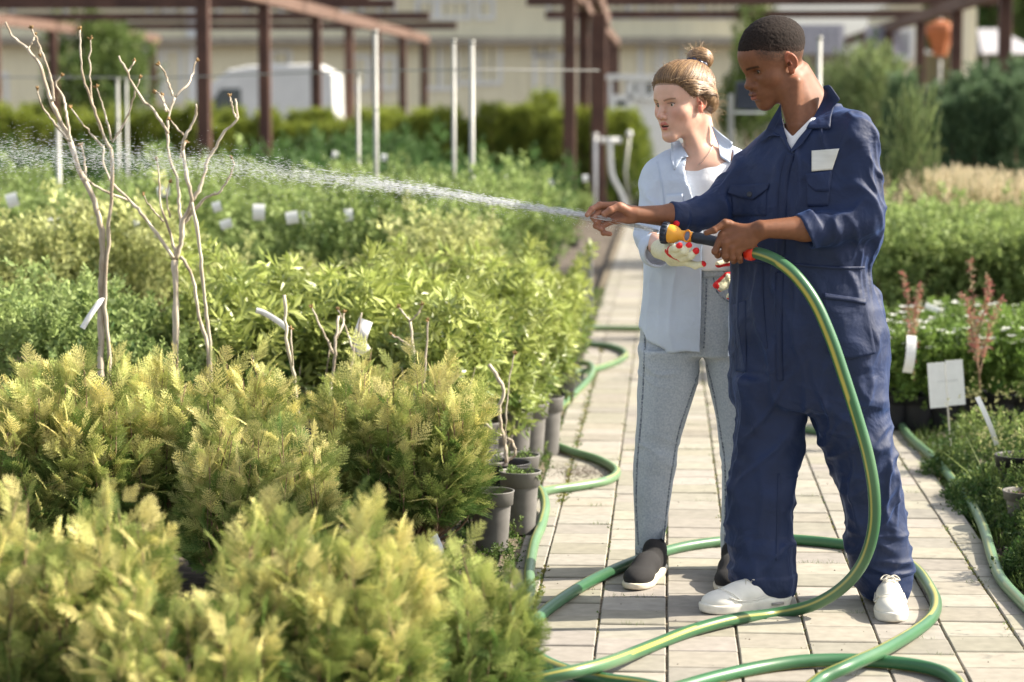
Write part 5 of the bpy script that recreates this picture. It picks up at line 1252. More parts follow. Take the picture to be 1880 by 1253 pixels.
def whorl(root, v):
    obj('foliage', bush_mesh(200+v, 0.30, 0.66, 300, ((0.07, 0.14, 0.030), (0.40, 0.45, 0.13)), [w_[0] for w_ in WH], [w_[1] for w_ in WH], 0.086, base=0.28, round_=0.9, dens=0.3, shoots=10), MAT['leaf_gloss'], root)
    obj('stems', stems_mesh(v+9, 0.27, 0.55, 14, 0.006), MAT['bark'], root); pot_parts(root, 0.12, 0.20, 'pot')
K_whorl = Kind('evergreen_shrub', 'shrub', whorl, 3)
def hedge(cols, R=0.27, H=1.28, n=700, size=0.12):
    def f(root, v):
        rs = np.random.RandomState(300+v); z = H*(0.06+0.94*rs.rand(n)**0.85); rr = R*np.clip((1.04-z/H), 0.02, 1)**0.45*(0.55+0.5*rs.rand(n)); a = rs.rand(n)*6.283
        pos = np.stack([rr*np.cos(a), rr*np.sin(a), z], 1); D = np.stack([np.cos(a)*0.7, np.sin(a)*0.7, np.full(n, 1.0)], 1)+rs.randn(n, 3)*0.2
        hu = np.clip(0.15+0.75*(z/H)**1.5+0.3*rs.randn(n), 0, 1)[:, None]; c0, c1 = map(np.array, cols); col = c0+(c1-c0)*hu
        obj('foliage', fol_mesh('foliage', [place(NE[0][0], NE[0][1], pos, D, size*(0.7+0.7*rs.rand(n)), rs, col, 0.8)]), MAT['needle'], root)
        b = MB(); b.tube([(0, 0, 0), (0, 0, H*0.8)], [0.02, 0.006], 6); obj('trunk', b.mesh('trunk', True), MAT['twig'], root); pot_parts(root, 0.14, 0.22, 'pot_black')
    return f
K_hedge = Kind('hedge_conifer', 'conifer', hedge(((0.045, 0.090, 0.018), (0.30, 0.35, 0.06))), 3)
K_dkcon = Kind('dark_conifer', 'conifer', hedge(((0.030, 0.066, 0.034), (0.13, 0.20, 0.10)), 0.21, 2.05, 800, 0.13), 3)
def flowers(root, v):
    obj('foliage', bush_mesh(400+v, 0.22, 0.40, 260, ((0.045, 0.10, 0.02), (0.18, 0.27, 0.06)), CLv, CLq, 0.07, base=0.2), MAT['leaf'], root)
    rs = np.random.RandomState(v+5); n = 18; a = rs.rand(n)*6.283; r = 0.21*np.sqrt(rs.rand(n)); pos = np.stack([r*np.cos(a), r*np.sin(a), 0.33+0.13*rs.rand(n)], 1)
    for p in pos:
        b = MB()
        for k in range(6):
            t = k*1.047+rs.rand()*0.3; d = np.array([math.cos(t), math.sin(t), 0.35]); s_ = np.array([-math.sin(t), math.cos(t), 0]); b.add([p, p+d*0.014+s_*0.010, p+d*0.027, p+d*0.014-s_*0.010], [(0, 1, 2, 3)])
        obj('flower', b.mesh('flower'), MAT['petal'], root)
    pot_parts(root, 0.10, 0.16, 'pot_black')
K_flower = Kind('white_flower_plant', 'flowering plant', flowers, 3)
def plume(root, v):
    rs = np.random.RandomState(500+v); n = 520; a = rs.rand(n)*6.283; sp = rs.rand(n)*0.5; D = np.stack([np.cos(a)*sp, np.sin(a)*sp, np.ones(n)], 1); L = 0.55+0.5*rs.rand(n)
    pos = np.stack([0.10*rs.randn(n), 0.10*rs.randn(n), np.zeros(n)], 1); tv = np.array([[0, 0, 0], [0.55, 0.007, 0], [1, 0, -0.05], [0.55, -0.007, 0]]); c = np.array([[0.42, 0.40, 0.22]])*(0.5+0.7*rs.rand(n, 1)); c[::2] = np.array([0.12, 0.18, 0.05])
    p1 = place(tv, np.array([[0, 3, 2, 1]]), pos, D, L, rs, c, 1.0); m = 260; tip = pos[:m]+D[:m]/np.linalg.norm(D[:m], axis=1)[:, None]*L[:m, None]*0.9
    p2 = place(NE[1][0], NE[1][1], tip, D[:m], np.full(m, 0.09), rs, np.tile([[0.58, 0.50, 0.34]], (m, 1)), 0.8)
    obj('foliage', fol_mesh('foliage', [p1, p2]), MAT['leaf'], root); pot_parts(root, 0.11, 0.18, 'pot_black')
K_plume = Kind('plumed_grass', 'ornamental grass', plume, 2)
def feather(root, v):
    rs = np.random.RandomState(550+v); obj('foliage', bush_mesh(560+v, 0.42, 1.75, 900, ((0.05, 0.10, 0.035), (0.22, 0.27, 0.11)), [w_[0] for w_ in NE], [w_[1] for w_ in NE], 0.11, base=0.15, dens=0.3), MAT['leaf'], root)
    obj('stems', stems_mesh(v+19, 0.35, 1.5, 14, 0.010), MAT['twig'], root); pot_parts(root, 0.15, 0.22, 'pot_black')
K_feather = Kind('tall_shrub', 'shrub', feather, 2)
def build_plants():
    # --- golden thujas in the foreground bed
    spots = [(150, 8.02, 1.02, 0, 'golden thuja shrub at the foot of the left bare sapling, tips bright yellow'), (35, 7.95, 0.97, 1, 'golden thuja shrub cut off by the left edge of the photo, in sharp focus'),
             (395, 8.15, 1.03, 2, 'golden thuja in front of the forked bare sapling, sprig leaning right'), (478, 7.62, 0.84, 1, 'darker green thuja with bare reddish stems low down, centre of the thuja bed'),
             (738, 8.35, 1.0, 2, 'golden thuja shrub beside the grey pots at the path, nearest the path'),
             (120, 5.62, 0.93, 2, 'blurred golden thuja filling the bottom left corner'), (585, 5.55, 0.90, 0, 'blurred golden thuja at the bottom centre, nearest the camera'),
             (330, 5.25, 0.72, 1, 'low blurred golden thuja at the bottom edge between two taller ones')]
    for i, (px, Y, sc, v, lb) in enumerate(spots): K_thuja.put(at(px, Y), lb, None, rz=i*1.3, sc=sc, var=v)
    K_green.put(at(800, 5.95), 'blurred reddish green thuja at the bottom beside the hose, smaller than its neighbours', None, rz=0.6, sc=0.80)
        # --- rows of leafy shrubs in the middle of the left bed
    g1 = 'pale leafy shrubs massed in the left bed'; g2 = 'green leafy shrubs behind the bare saplings'; g3 = 'leathery leaved evergreens beside the path'
    edge = lambda Y: -0.95
    def row(K, Y, u0, u1, n, label, group, sc=1.0, js=0.10):
        for k in range(n):
            u = u0+(u1-u0)*(k+0.5)/n+rnd.uniform(-0.08, 0.08); x = PDIR.x/PDIR.y*Y+(PATH0.x-PDIR.x/PDIR.y*PATH0.y)+u; K.put((x, Y+rnd.uniform(-0.12, 0.12), 0), label+', %s from the path' % ORD[n-1-k], group, sc=sc*(1+rnd.uniform(-js, js)))
    row(K_mid, 9.7, -3.9, -1.85, 5, 'low green leafy shrub directly behind the bare saplings', g2, 0.76, 0.16)
    row(K_mid, 10.3, -4.1, -2.0, 5, 'low green leafy shrub, second row behind the bare saplings', g2, 0.84, 0.16)
    for Y, n in ((9.7, 2), (10.4, 3), (11.2, 3)): row(K_whorl, Y, -1.75 if Y < 10 else -2.0, -0.80, n, 'evergreen with long leathery leaves, %s row' % {9.7: 'nearest', 10.4: 'middle', 11.2: 'farthest'}[Y], g3, 1.05, 0.12)
    for i, (px, Y, s_) in enumerate([(895, 10.2, 0.84), (932, 10.9, 0.86), (958, 11.8, 0.84), (980, 12.8, 0.84), (1000, 14.0, 0.84)]): K_whorl.put(at(px, Y), 'loose light green shrub overhanging the path edge behind the grey pots, %s from the camera' % ORD[i], 'loose shrubs overhanging the path edge', sc=s_)
    for i, (Y, a, n, K, b_) in enumerate(((11.7, -4.8, 6, K_light, -1.9), (12.3, -5.0, 7, K_light, -0.8), (13.7, -5.3, 7, K_mid, -1.05), (14.4, -5.6, 8, K_mid, -0.85), (15.9, -6.0, 8, K_mid, -1.0))): row(K, Y, a, b_, n, 'small-leaved shrub in row %s of the pale block' % ['one', 'two', 'three', 'four', 'five'][i], g1, (0.88, 0.92, 1.0, 0.97, 0.94)[i], 0.24)
    for i, (Y, a, n) in enumerate(((17.0, -6.4, 10), (17.7, -6.7, 10))): row(K_mid, Y, a, -0.9, n, 'green shrub with white labels in the far block, row %s' % ['one', 'two'][i], 'mid green shrubs in the far block', 1.03, 0.12)
    for i, (Y, a, n) in enumerate(((19.6, -7.2, 12), (20.5, -7.4, 12))): row(K_dark, Y, a, -0.9, n, 'dark green shrub in the %s shaded row before the hedge' % ['first', 'second'][i], 'dark shrubs in front of the hedge', 1.0, 0.2)
    for i, (px, Y, z_) in enumerate(((600, 26.4, 1.2), (640, 26.0, 1.3), (690, 26.2, 1.32), (735, 26.5, 1.25), (60, 26, 1.1), (250, 26.3, 1.05), (450, 26.4, 1.0))): K_dark.put(at(px, Y), 'rounded dark green bush standing before the hedge, %s from the left' % ORD[[3, 4, 5, 6, 0, 1, 2][i]], 'rounded dark bushes before the hedge', sc=z_)
    row(K_dark, 22.5, -7.8, -0.9, 15, 'dark green shrub at the foot of the conifer hedge', 'dark shrubs at the foot of the hedge', 1.12)
    for j, Y in enumerate((35.0, 35.6)):
        for k in range(30):
            px = -40+k*41+j*20; K_hedge.put(at(px, Y+rnd.uniform(-.2, .2)), 'yellow green conifer, %s row of the clipped hedge, %s from the left' % (['front', 'back'][j], ORD[k]), 'conifers of the long hedge', sc=rnd.uniform(0.86, 1.13))
    row(K_mid, 22.0, -2.3, -0.9, 3, 'small green shrub near the path below the standpipes', 'small shrubs below the standpipes', 0.7)
    row(K_mid, 26.0, -1.9, -0.9, 3, 'small far green shrub near the path below the standpipes', 'small shrubs below the standpipes', 0.6)
    # --- right side
    for i, (px, Y, s_) in enumerate([(1722, 21.5, 0.80), (1765, 21.2, 0.84), (1800, 21.8, 0.88), (1838, 21.3, 0.84), (1872, 21.6, 0.9), (1745, 20.3, 0.74), (1785, 20.2, 0.80), (1822, 20.4, 0.76), (1860, 20.1, 0.82), (1893, 20.5, 0.86)]): K_dkcon.put(at(px, Y), 'tall dark green conifer in the dense stand at the right, %s from the left' % ORD[[0, 2, 4, 6, 8, 1, 3, 5, 7, 9][i]], 'dark conifers at the right', sc=s_)
    for px, Y, s_ in ((1520, 24, 1.05), (1562, 23.6, 1.1), (1603, 23.2, 1.12), (1645, 24.0, 0.88), (1690, 23.5, 0.82)): K_feather.put(at(px, Y), 'feathery grey green shrub behind the man\'s shoulder, %s from the left' % ORD[round((px-1520)/42)], 'feathery shrubs behind the man', sc=s_)
    K_feather.put(at(1668, 16.2), 'slender yellow green shrub standing alone right of the man', None, sc=0.86).scale = (0.42, 0.42, 0.88)
    K_dkcon.put(at(1652, 22.0), 'single slim dark conifer just right of the man\'s shoulder', None, sc=0.84)
    for i, (px, Y) in enumerate([(1665, 17.3), (1700, 17.0), (1738, 17.2), (1775, 16.9), (1815, 17.3), (1850, 17.0), (1885, 17.2), (1690, 16.2), (1730, 16.0), (1770, 16.2), (1812, 16.0), (1855, 16.2), (1890, 16.1)]): K_plume.put(at(px, Y), 'cream plumed grass, %s of its row right of the man, %s row' % (ORD[i if i < 7 else i-7], 'back' if i < 7 else 'front'), 'plumed grasses', sc=rnd.uniform(1.0, 1.15))
    for r_, Y in enumerate((13.9, 14.6, 15.3)):
        for k in range(6): K_mid.put(at(1628+k*52+r_*17, Y), 'green bushy shrub before the plumed grasses, row %s, %s from the man' % (['one', 'two', 'three'][r_], ORD[k]), 'bushy shrubs right of the path', sc=rnd.uniform(0.86, 0.95))
    for r_, Y in enumerate((11.6, 12.2, 12.9)):
        for k in range(6): K_flower.put(at(1632+k*50+r_*15, Y), 'low white flowering plant in a black pot, %s row, %s from the man' % (['front', 'middle', 'back'][r_], ORD[k]), 'white flowering plants', sc=rnd.uniform(1.0, 1.12))
    # far trees behind everything
    for i, (px, Y, z, s_) in enumerate([(1860, 62, 0, 3.6), (1905, 66, 0, 4.2), (1800, 74, 0, 3.2), (175, 47, 0, 1.5), (1392, 44, 0, 1.45), (1372, 42, 0, 1.31), (1000, 36, 0, 1.25), (985, 35, 0, 1.1)]):
        oo = (K_far if s_ > 1.3 else K_hedge).put(at(px, Y), ['tall broadleaf tree at the top right corner', 'second tall tree beyond the top right corner', 'distant tree behind the grey tent', 'rounded green tree before the cream building at the left', 'slim pale tree rising behind the two people', 'small tree between the two heads', 'lone conifer before the far white door', 'smaller lone conifer beside the far white door'][i], None, sc=s_)
        if i in (4, 5): oo.scale = (s_*0.5, s_*0.5, s_*(1.08 if i == 4 else 0.95))
def far_tree(root, v):
    obj('crown', bush_mesh(600+v, 0.75, 2.0, 1500, ((0.035, 0.075, 0.02), (0.16, 0.22, 0.06)), CLv, CLq, 0.16, base=0.30, dens=0.3), MAT['leaf'], root); b = MB(); b.tube([(0, 0, 0), (0.02, 0, 0.7), (0, 0.03, 1.5)], [0.05, 0.035, 0.012], 8)
    for a in range(5): b.tube([(0.02, 0, 0.6+0.1*a), (0.3*math.cos(a*1.3), 0.3*math.sin(a*1.3), 1.1+0.1*a)], [0.018, 0.006], 5)
    obj('trunk', b.mesh('trunk', True), MAT['twig'], root)
K_far = Kind('broadleaf_tree', 'tree', far_tree, 2)
# ---------------------------------------------------------------- bare saplings traced from the photo
def sapling(label, base_px, Y, lines, seed, potR=0.14):
    root = thing('bare_sapling', label, 'sapling', at(base_px, Y)); b = MB(); rs = np.random.RandomState(seed); budl = []
    for k, (w0, w1, pts) in enumerate(lines):
        dy = 0 if k < 1 else rs.uniform(-0.10, 0.10)
        y0 = Y if len(pts[0]) < 3 else pts[0][2]; n = max(8, len(pts)*4); sp = spline([p[:2] for p in pts], n); t = np.linspace(0, 1, n); W = []
        for (x, y), tt in zip(sp, t): W.append(P(x, y, Y+dy*tt+0.012*math.sin(tt*7+k)))
        W = np.array(W); wob = rs.randn(n, 3)*0.0016; W[1:-1] += wob[1:-1]; r = (w0+(w1-w0)*t)*0.74/2*Y/FPX*(1+0.10*np.sin(t*n*0.9+k)+0.06*rs.randn(n)); b.tube(W, r, 8)
        if w1 < 5:
            e = W[-1]; d = W[-1]-W[-3]; d /= np.linalg.norm(d)
            buds = MB()
            for q in range(6): dd = d+rs.randn(3)*0.6; dd /= np.linalg.norm(dd); buds.tube([e-d*0.002, e+dd*0.008, e+dd*0.015], [0.0022, 0.0034, 0.0006], 5)
            budl.append(buds)
    b.build('trunk', MAT['bark'], root, True)
    for q in budl: q.build('bud', MAT['bud'], root, True)
    pot_parts(root, potR, 0.22, 'pot_black'); return root
def build_saplings():
    A = [(18, 13, [(186, 720), (185, 660), (186, 560), (188, 480), (187, 429), (178, 385), (166, 352), (148, 319), (129, 261)]), (13, 5, [(129, 261), (106, 213), (93, 185), (72, 120), (51, 91), (21, 65), (10, 41)]),
         (8, 4, [(93, 185), (98, 182), (94, 147), (81, 106), (69, 79), (58, 53)]), (8, 4, [(129, 261), (127, 240), (117, 182), (103, 158), (112, 140)]), (7, 3.5, [(124, 257), (100, 226), (79, 199), (68, 165)]), (8, 4, [(158, 333), (154, 292), (149, 268)]), (7, 6, [(152, 325), (189, 350), (237, 369)]),
         (11, 9, [(201, 720), (200, 640), (193, 560), (199, 429), (206, 343), (204, 274)]), (8, 4, [(204, 274), (192, 254), (172, 196), (154, 148), (148, 106), (147, 55)]), (6, 3, [(185, 240), (168, 182), (165, 117), (166, 72)]), (6, 3, [(204, 257), (192, 206), (177, 161)]), (6, 3.5, [(206, 262), (230, 223), (244, 182), (256, 144)]), (6, 3.5, [(188, 270), (154, 230), (130, 199)]), (5, 3, [(51, 91), (58, 80), (64, 66)]), (5, 3, [(69, 79), (73, 100)])]
    r1 = sapling('bare many-stemmed sapling at the left with a white tag tied low on its trunk', 188, 8.8, A, 1)
    C = [(15, 16, [(323, 720), (323, 660), (323, 560), (321, 478)]), (13, 9, [(321, 478), (332, 450), (333, 425), (336, 405), (353, 369), (343, 326), (335, 275)]), (9, 6, [(333, 425), (329, 377), (324, 323), (312, 292), (307, 240), (314, 199), (321, 178)]), (6, 4, [(321, 178), (347, 151), (360, 113)]), (5.5, 4, [(317, 177), (302, 134), (292, 120)]),
         (8, 5, [(309, 245), (285, 206), (261, 182), (237, 141), (218, 103)]), (5, 3, [(235, 134), (247, 113)]), (5, 3.5, [(310, 206), (295, 178), (285, 168)]), (5, 3, [(306, 206), (298, 175)]), (9, 5, [(335, 275), (340, 250), (357, 220), (360, 192)]), (6, 3, [(336, 248), (312, 220)]),
         (10, 5, [(353, 371), (371, 336), (381, 295), (398, 268), (412, 240), (436, 220), (432, 182)]), (5, 4, [(435, 218), (429, 206), (422, 178)]), (9, 4, [(336, 412), (350, 395), (374, 367), (401, 353), (419, 329), (429, 305), (426, 292)]), (8, 4, [(323, 470), (311, 425), (295, 377), (292, 323), (288, 295)]), (5, 3, [(300, 407), (274, 377), (264, 359)]),
         (10, 5, [(318, 474), (288, 429), (261, 395), (237, 367), (206, 336), (190, 302), (190, 268)]), (9, 9, [(388, 720), (386, 647), (381, 592), (371, 506), (365, 437), (357, 396), (352, 372)]), (9, 8, [(384, 700), (381, 636), (364, 575), (357, 520), (343, 485), (331, 472)]), (5, 4, [(330, 290), (341, 262)]), (5, 3, [(312, 400), (306, 360), (312, 335)])]
    r2 = sapling('bare forked sapling with the widest spread of pale branches, right of the tagged one', 330, 8.75, C, 2)
    sapling('single thin pruned stick standing before the dark gap between the thujas', 548, 8.5, [(10, 8, [(556, 800), (545, 750), (540, 690), (529, 640), (525, 600), (522, 542)]), (6, 4, [(539, 690), (535, 640), (534, 605)])], 3, 0.10)
    sapling('small pruned shrub with three knotted twigs right of the thin stick', 608, 9.1, [(8, 6, [(605, 730), (612, 680), (618, 610), (622, 580)]), (6, 4, [(612, 650), (598, 620), (572, 565)]), (6, 4, [(616, 625), (628, 600), (632, 575)]), (7, 5, [(640, 730), (644, 690), (650, 640), (664, 575)]), (5, 3, [(648, 645), (636, 605), (620, 570)])], 4, 0.12)
    sapling('small pruned shrub with forked twigs just above the thuja nearest the path', 760, 9.0, [(8, 6, [(762, 730), (762, 680), (757, 630), (753, 590)]), (5, 4, [(753, 590), (740, 575), (732, 565)]), (5, 4, [(753, 590), (768, 575), (775, 560)]), (6, 4, [(778, 710), (782, 650), (786, 590)]), (6, 4, [(768, 650), (745, 630), (720, 615)])], 5, 0.12)
    # tags tied to the plants
    def ribbon(name, label, pts, w, root=None, mat='tag', cat='plant tag'):
        pts = np.array([P(*p) for p in pts]); n = 14; L = spline(pts, n); T = np.gradient(L, axis=0); S = np.cross(T, [0, 1, 0.15]); S /= np.linalg.norm(S, axis=1)[:, None]; V = np.vstack([L-S*w/2, L+S*w/2]); V = np.vstack([V, V+[0, 0.0012, 0]])
        Q = [(i, i+1, n+i+1, n+i) for i in range(n-1)]+[(2*n+i, 3*n+i, 3*n+i+1, 2*n+i+1) for i in range(n-1)]+[(i, 2*n+i, 2*n+i+1, i+1) for i in range(n-1)]+[(n+i+1, 3*n+i+1, 3*n+i, n+i) for i in range(n-1)]
        o = obj(name, np_mesh(name, V, quads=Q), MAT[mat]); tag(o, label, cat); return o
    ribbon('plant_tag', 'white strip tag hanging from the left bare sapling', [(189, 552, 8.78), (183, 555, 8.76), (165, 580, 8.74), (151, 603, 8.73)], 0.020)
    ribbon('plant_tag', 'white strip tag drooping beside the thin pruned stick', [(470, 570, 8.9), (485, 575, 8.9), (510, 590, 8.88), (530, 606, 8.86)], 0.022)
    ribbon('plant_tag', 'crumpled white plastic tag on the shrub with knotted twigs', [(672, 588, 9.2), (664, 610, 9.18), (660, 630, 9.2), (670, 648, 9.2)], 0.055)
    o = ribbon('price_tag', 'long white price tag with printed number hanging in the thuja nearest the path', [(795, 985, 8.0), (805, 1010, 7.95), (812, 1050, 7.93), (800, 1092, 7.95)], 0.035)
    cu = bpy.data.curves.new('print', 'FONT'); cu.body = '25.11'; cu.size = 0.020; cu.extrude = 0.0002; t0 = bpy.data.objects.new('print_source', cu); COL.objects.link(t0); me = bpy.data.meshes.new_from_object(t0.evaluated_get(bpy.context.evaluated_depsgraph_get())); bpy.data.objects.remove(t0); me.materials.clear(); t = obj('print', me, MAT['ink'], o); t.rotation_euler = (math.pi/2, -math.pi/2+0.2, 0); t.location = P(817, 1068, 7.925)
# ================================================================ hose, nozzle, water
def tube_mesh(pts, r, n=20, twist=0.0, phase=0.0):
    pts = np.asarray(pts); m = len(pts); T = np.gradient(pts, axis=0); T /= np.linalg.norm(T, axis=1)[:, None]; N = np.zeros_like(T); N[0] = np.cross(T[0], [0.1, 0.9, 0.3]); N[0] /= np.linalg.norm(N[0])
    for i in range(1, m): v = N[i-1]-T[i]*(N[i-1]@T[i]); N[i] = v/np.linalg.norm(v)
    B = np.cross(T, N); an = np.arange(n)*2*math.pi/n; V = (pts[:, None]+r*(np.cos(an)[None, :, None]*N[:, None]+np.sin(an)[None, :, None]*B[:, None])).reshape(-1, 3)
    i = np.arange(m-1)[:, None]*n; j = np.arange(n)[None]; j2 = (j+1) % n; q = np.stack([i+j, i+j2, i+n+j2, i+n+j], -1).reshape(-1, 4)
    L = np.r_[0, np.cumsum(np.linalg.norm(np.diff(pts, axis=0), axis=1))]; C = np.tile(np.array([0.034, 0.120, 0.050]), (m*n, 1)).reshape(m, n, 3)
    for k in range(m):
        ph = phase+twist*L[k]
        for s0, wd in ((0, 0.20), (math.pi*0.98, 0.16)):
            da = (an-ph-s0+math.pi) % (2*math.pi)-math.pi; C[k][np.abs(da) < wd] = (0.42, 0.37, 0.08)
        C[k] = C[k]*(1+0.10*math.sin(L[k]*3.1)+0.05*math.sin(L[k]*11)); dd_ = 0.35*max(0, float(vnoise(L[k]*5, 0.3, phase))); C[k] = C[k]*(1-dd_)+np.array([0.24, 0.27, 0.17])*dd_
    return V, q, C.reshape(-1, 3)
HR = 0.0188
def build_hose():
    g = lambda x, y, z=HR: G(x, y, z)
    held = [P(1372, 462, 7.325), P(1395, 466, 7.30), P(1428, 480, 7.275), P(1462, 508, 7.245), P(1496, 555, 7.225), P(1525, 620, 7.215), P(1549, 690, 7.215), P(1573, 765, 7.22), P(1594, 840, 7.225), P(1605, 910, 7.235), P(1603, 975, 7.25), P(1583, 1035, 7.265), P(1545, 1080, 7.285), P(1490, 1112, 7.31), P(1420, 1128, 7.34)]
    A = [g(1350, 1137), g(1270, 1158), g(1190, 1189), g(1120, 1216, 0.05), g(1060, 1232, 0.058), g(1000, 1245, 0.045), g(940, 1262), g(870, 1300)]
    back = [g(900, 1345), g(1020, 1330), g(1150, 1292), g(1270, 1256), g(1330, 1240), g(1400, 1225), g(1480, 1214, 0.022), g(1580, 1213), g(1680, 1222), g(1740, 1240), g(1765, 1275), g(1720, 1320), g(1600, 1335), g(1480, 1290, 0.03), g(1500, 1252, 0.040), g(1560, 1222, 0.062), g(1620, 1195, 0.045), g(1680, 1160), g(1712, 1132), g(1718, 1105), g(1706, 1078), g(1688, 1052), g(1662, 1032), g(1620, 1014), g(1550, 1000), g(1460, 991), g(1380, 990), g(1300, 997), g(1230, 1010), g(1150, 1037), g(1080, 1070), g(1020, 1108), g(985, 1138), g(970, 1165), g(972, 1190), g(1000, 1215), g(1050, 1235), g(1110, 1248), g(1200, 1262, 0.02), g(1330, 1300)]
    V, q, C = tube_mesh(spline(held+A+back, 900), HR, 20, 0.18, 1.35)
    root = thing('garden_hose', 'green garden hose with yellow stripes arching from the man\'s hand and looping on the paving', 'hose', G(1350, 1137)); obj('hose_tube', np_mesh('hose_tube', rel(V, root), quads=q, col=C), MAT['hose'], root)
    c1 = MB(); p = np.array(held[0]); d = np.array(held[1])-p; c1.lathe([(0.018, -0.012), (0.026, -0.010), (0.027, 0.006), (0.024, 0.012), (0.0225, 0.016)], p+d*0.25, axes(d), 20); c1.build('connector', MAT['red_plastic'], root, True)
    D = [g(1420, 782), g(1480, 790), g(1500, 800)] if False else None
    far = [g(1420, 612), g(1300, 605), g(1172, 604), g(1085, 603), g(1030, 608), g(1000, 618), g(1020, 628), g(1070, 631), g(1120, 636), g(1148, 648), g(1138, 662), g(1100, 676), g(1060, 684), g(1030, 682, 0.03), g(1050, 668, 0.045), g(1078, 668, 0.05), g(1088, 680, 0.055), g(1078, 700, 0.03), g(1050, 728), g(1018, 760), g(1005, 790), g(1012, 812), g(1045, 828), g(1095, 843), g(1127, 860), g(1130, 873), g(1110, 884), g(1060, 893), g(1010, 900), g(975, 908, 0.03), g(960, 905, 0.05), g(975, 893, 0.06), g(993, 903, 0.06), g(1001, 930, 0.035), g(994, 965), g(980, 1000), g(972, 1050), g(972, 1090), g(960, 1120), g(900, 1150), g(820, 1160)]
    V, q, C = tube_mesh(spline(far, 620), HR, 18, 0.5, 1.2); C = C*0.75+0.25*np.array([0.30, 0.42, 0.22])
    o = obj('garden_hose', np_mesh('garden_hose', V, quads=q, col=C), MAT['hose']); tag(o, 'faded green hose snaking away along the left edge of the paving past the grey pots', 'hose')
    r = [G(1470, 788, HR), G(1540, 792, HR), G(1590, 760, HR), G(1622, 725, HR), G(1640, 755, HR), G(1668, 800, HR), G(1722, 850, HR), G(1792, 940, HR), G(1824, 1030, HR), G(1840, 1066, HR), G(1880, 1110, HR), G(1960, 1190, HR)]
    V, q, C = tube_mesh(spline(r, 260), HR*1.0, 16, 0.5, 0.4); C = C*0.55+0.45*np.array([0.20, 0.30, 0.18]); o = obj('garden_hose', np_mesh('garden_hose', V, quads=q, col=C), MAT['hose']); tag(o, 'dull green hose lying among the weeds along the right edge of the paving', 'hose')
NZ0, NZ1, NZ2 = np.array(P(1216, 427, 7.415)), np.array(P(1277, 437, 7.375)), np.array(P(1375, 463, 7.325))
def build_nozzle():
    root = thing('spray_nozzle', 'orange and black hose spray nozzle held in both workers\' hands', 'spray nozzle', tuple(NZ1)); d = NZ1-NZ0; L = np.linalg.norm(d); A = axes(d)
    b = MB(); b.lathe([(0.0, 0.004), (0.018, 0.004), (0.019, 0.0), (0.030, 0.0), (0.0325, 0.002), (0.0325, 0.018), (0.030, 0.022), (0.02, 0.024), (0, 0.024)], NZ0, A, 32, False)
    for i in range(16):
        a = i*math.pi/8; c = NZ0+A[0]*0.0325*math.cos(a)+A[1]*0.0325*math.sin(a)+A[2]*0.010; b.box(c, (0.0022, 0.0034, 0.008), [A[0]*math.cos(a)+A[1]*math.sin(a), -A[0]*math.sin(a)+A[1]*math.cos(a), A[2]], 0.001)
    b.build('spray_dial', MAT['dark_plastic'], root, True)
    b = MB(); b.lathe([(0.028, 0.020), (0.0285, 0.026), (0.0275, 0.040), (0.022, 0.052), (0.0165, 0.058), (0.0160, 0.064), (0.0170, 0.070), (0.0165, 0.094), (0.0150, 0.100), (0, 0.101)], NZ0, A, 32, False); b.build('nozzle_body', MAT['yellow'], root, True)
    c = NZ0+A[2]*0.086-A[1]*0.0; front = np.array([0, -1, 0.1]); front -= A[2]*(front@A[2]); front /= np.linalg.norm(front); side = np.cross(A[2], front)
    b = MB(); pts = [c+front*0.018+A[2]*0.0105*math.cos(t)+side*0.0175*math.sin(t)+front*0.001 for t in np.linspace(0, 2*math.pi, 28)]; b.tube(pts, 0.0026, 8, False); b.build('flow_ring', MAT['orange'], root, True)
    b = MB(); b.box(c+front*0.0165, (0.0085, 0.0140, 0.003), [A[2], side, front], 0.002); b.build('thumb_slide', MAT['glass_slide'], root, True)
    b = MB(); pts = spline([NZ0+A[2]*0.098, NZ1+d/L*0.03, (NZ1+NZ2)/2+[0, 0, 0.004], NZ2], 24); b.tube(pts, np.interp(np.linspace(0, 1, 24), [0, 0.1, 0.3, 1], [0.0155, 0.0175, 0.0165, 0.0150]), 18); b.build('handle', MAT['dark_plastic'], root, True)
    b = MB()
    for i in range(9):
        t = pts[2+i]; b.lathe([(0.0, 0.0), (0.0018, 0.0004), (0.0022, -0.0002)], t+front*0.0163-side*0.0*i+np.array([0, 0, -0.003]), axes(front), 8, False)
    b.build('grip_dots', MAT['ink_black'], root)
MAT['glass_slide'] = M('grey blue slide', (0.16, 0.17, 0.24), 0.3); MAT['ink_black'] = M('black', (0.004, 0.004, 0.005), 0.6)
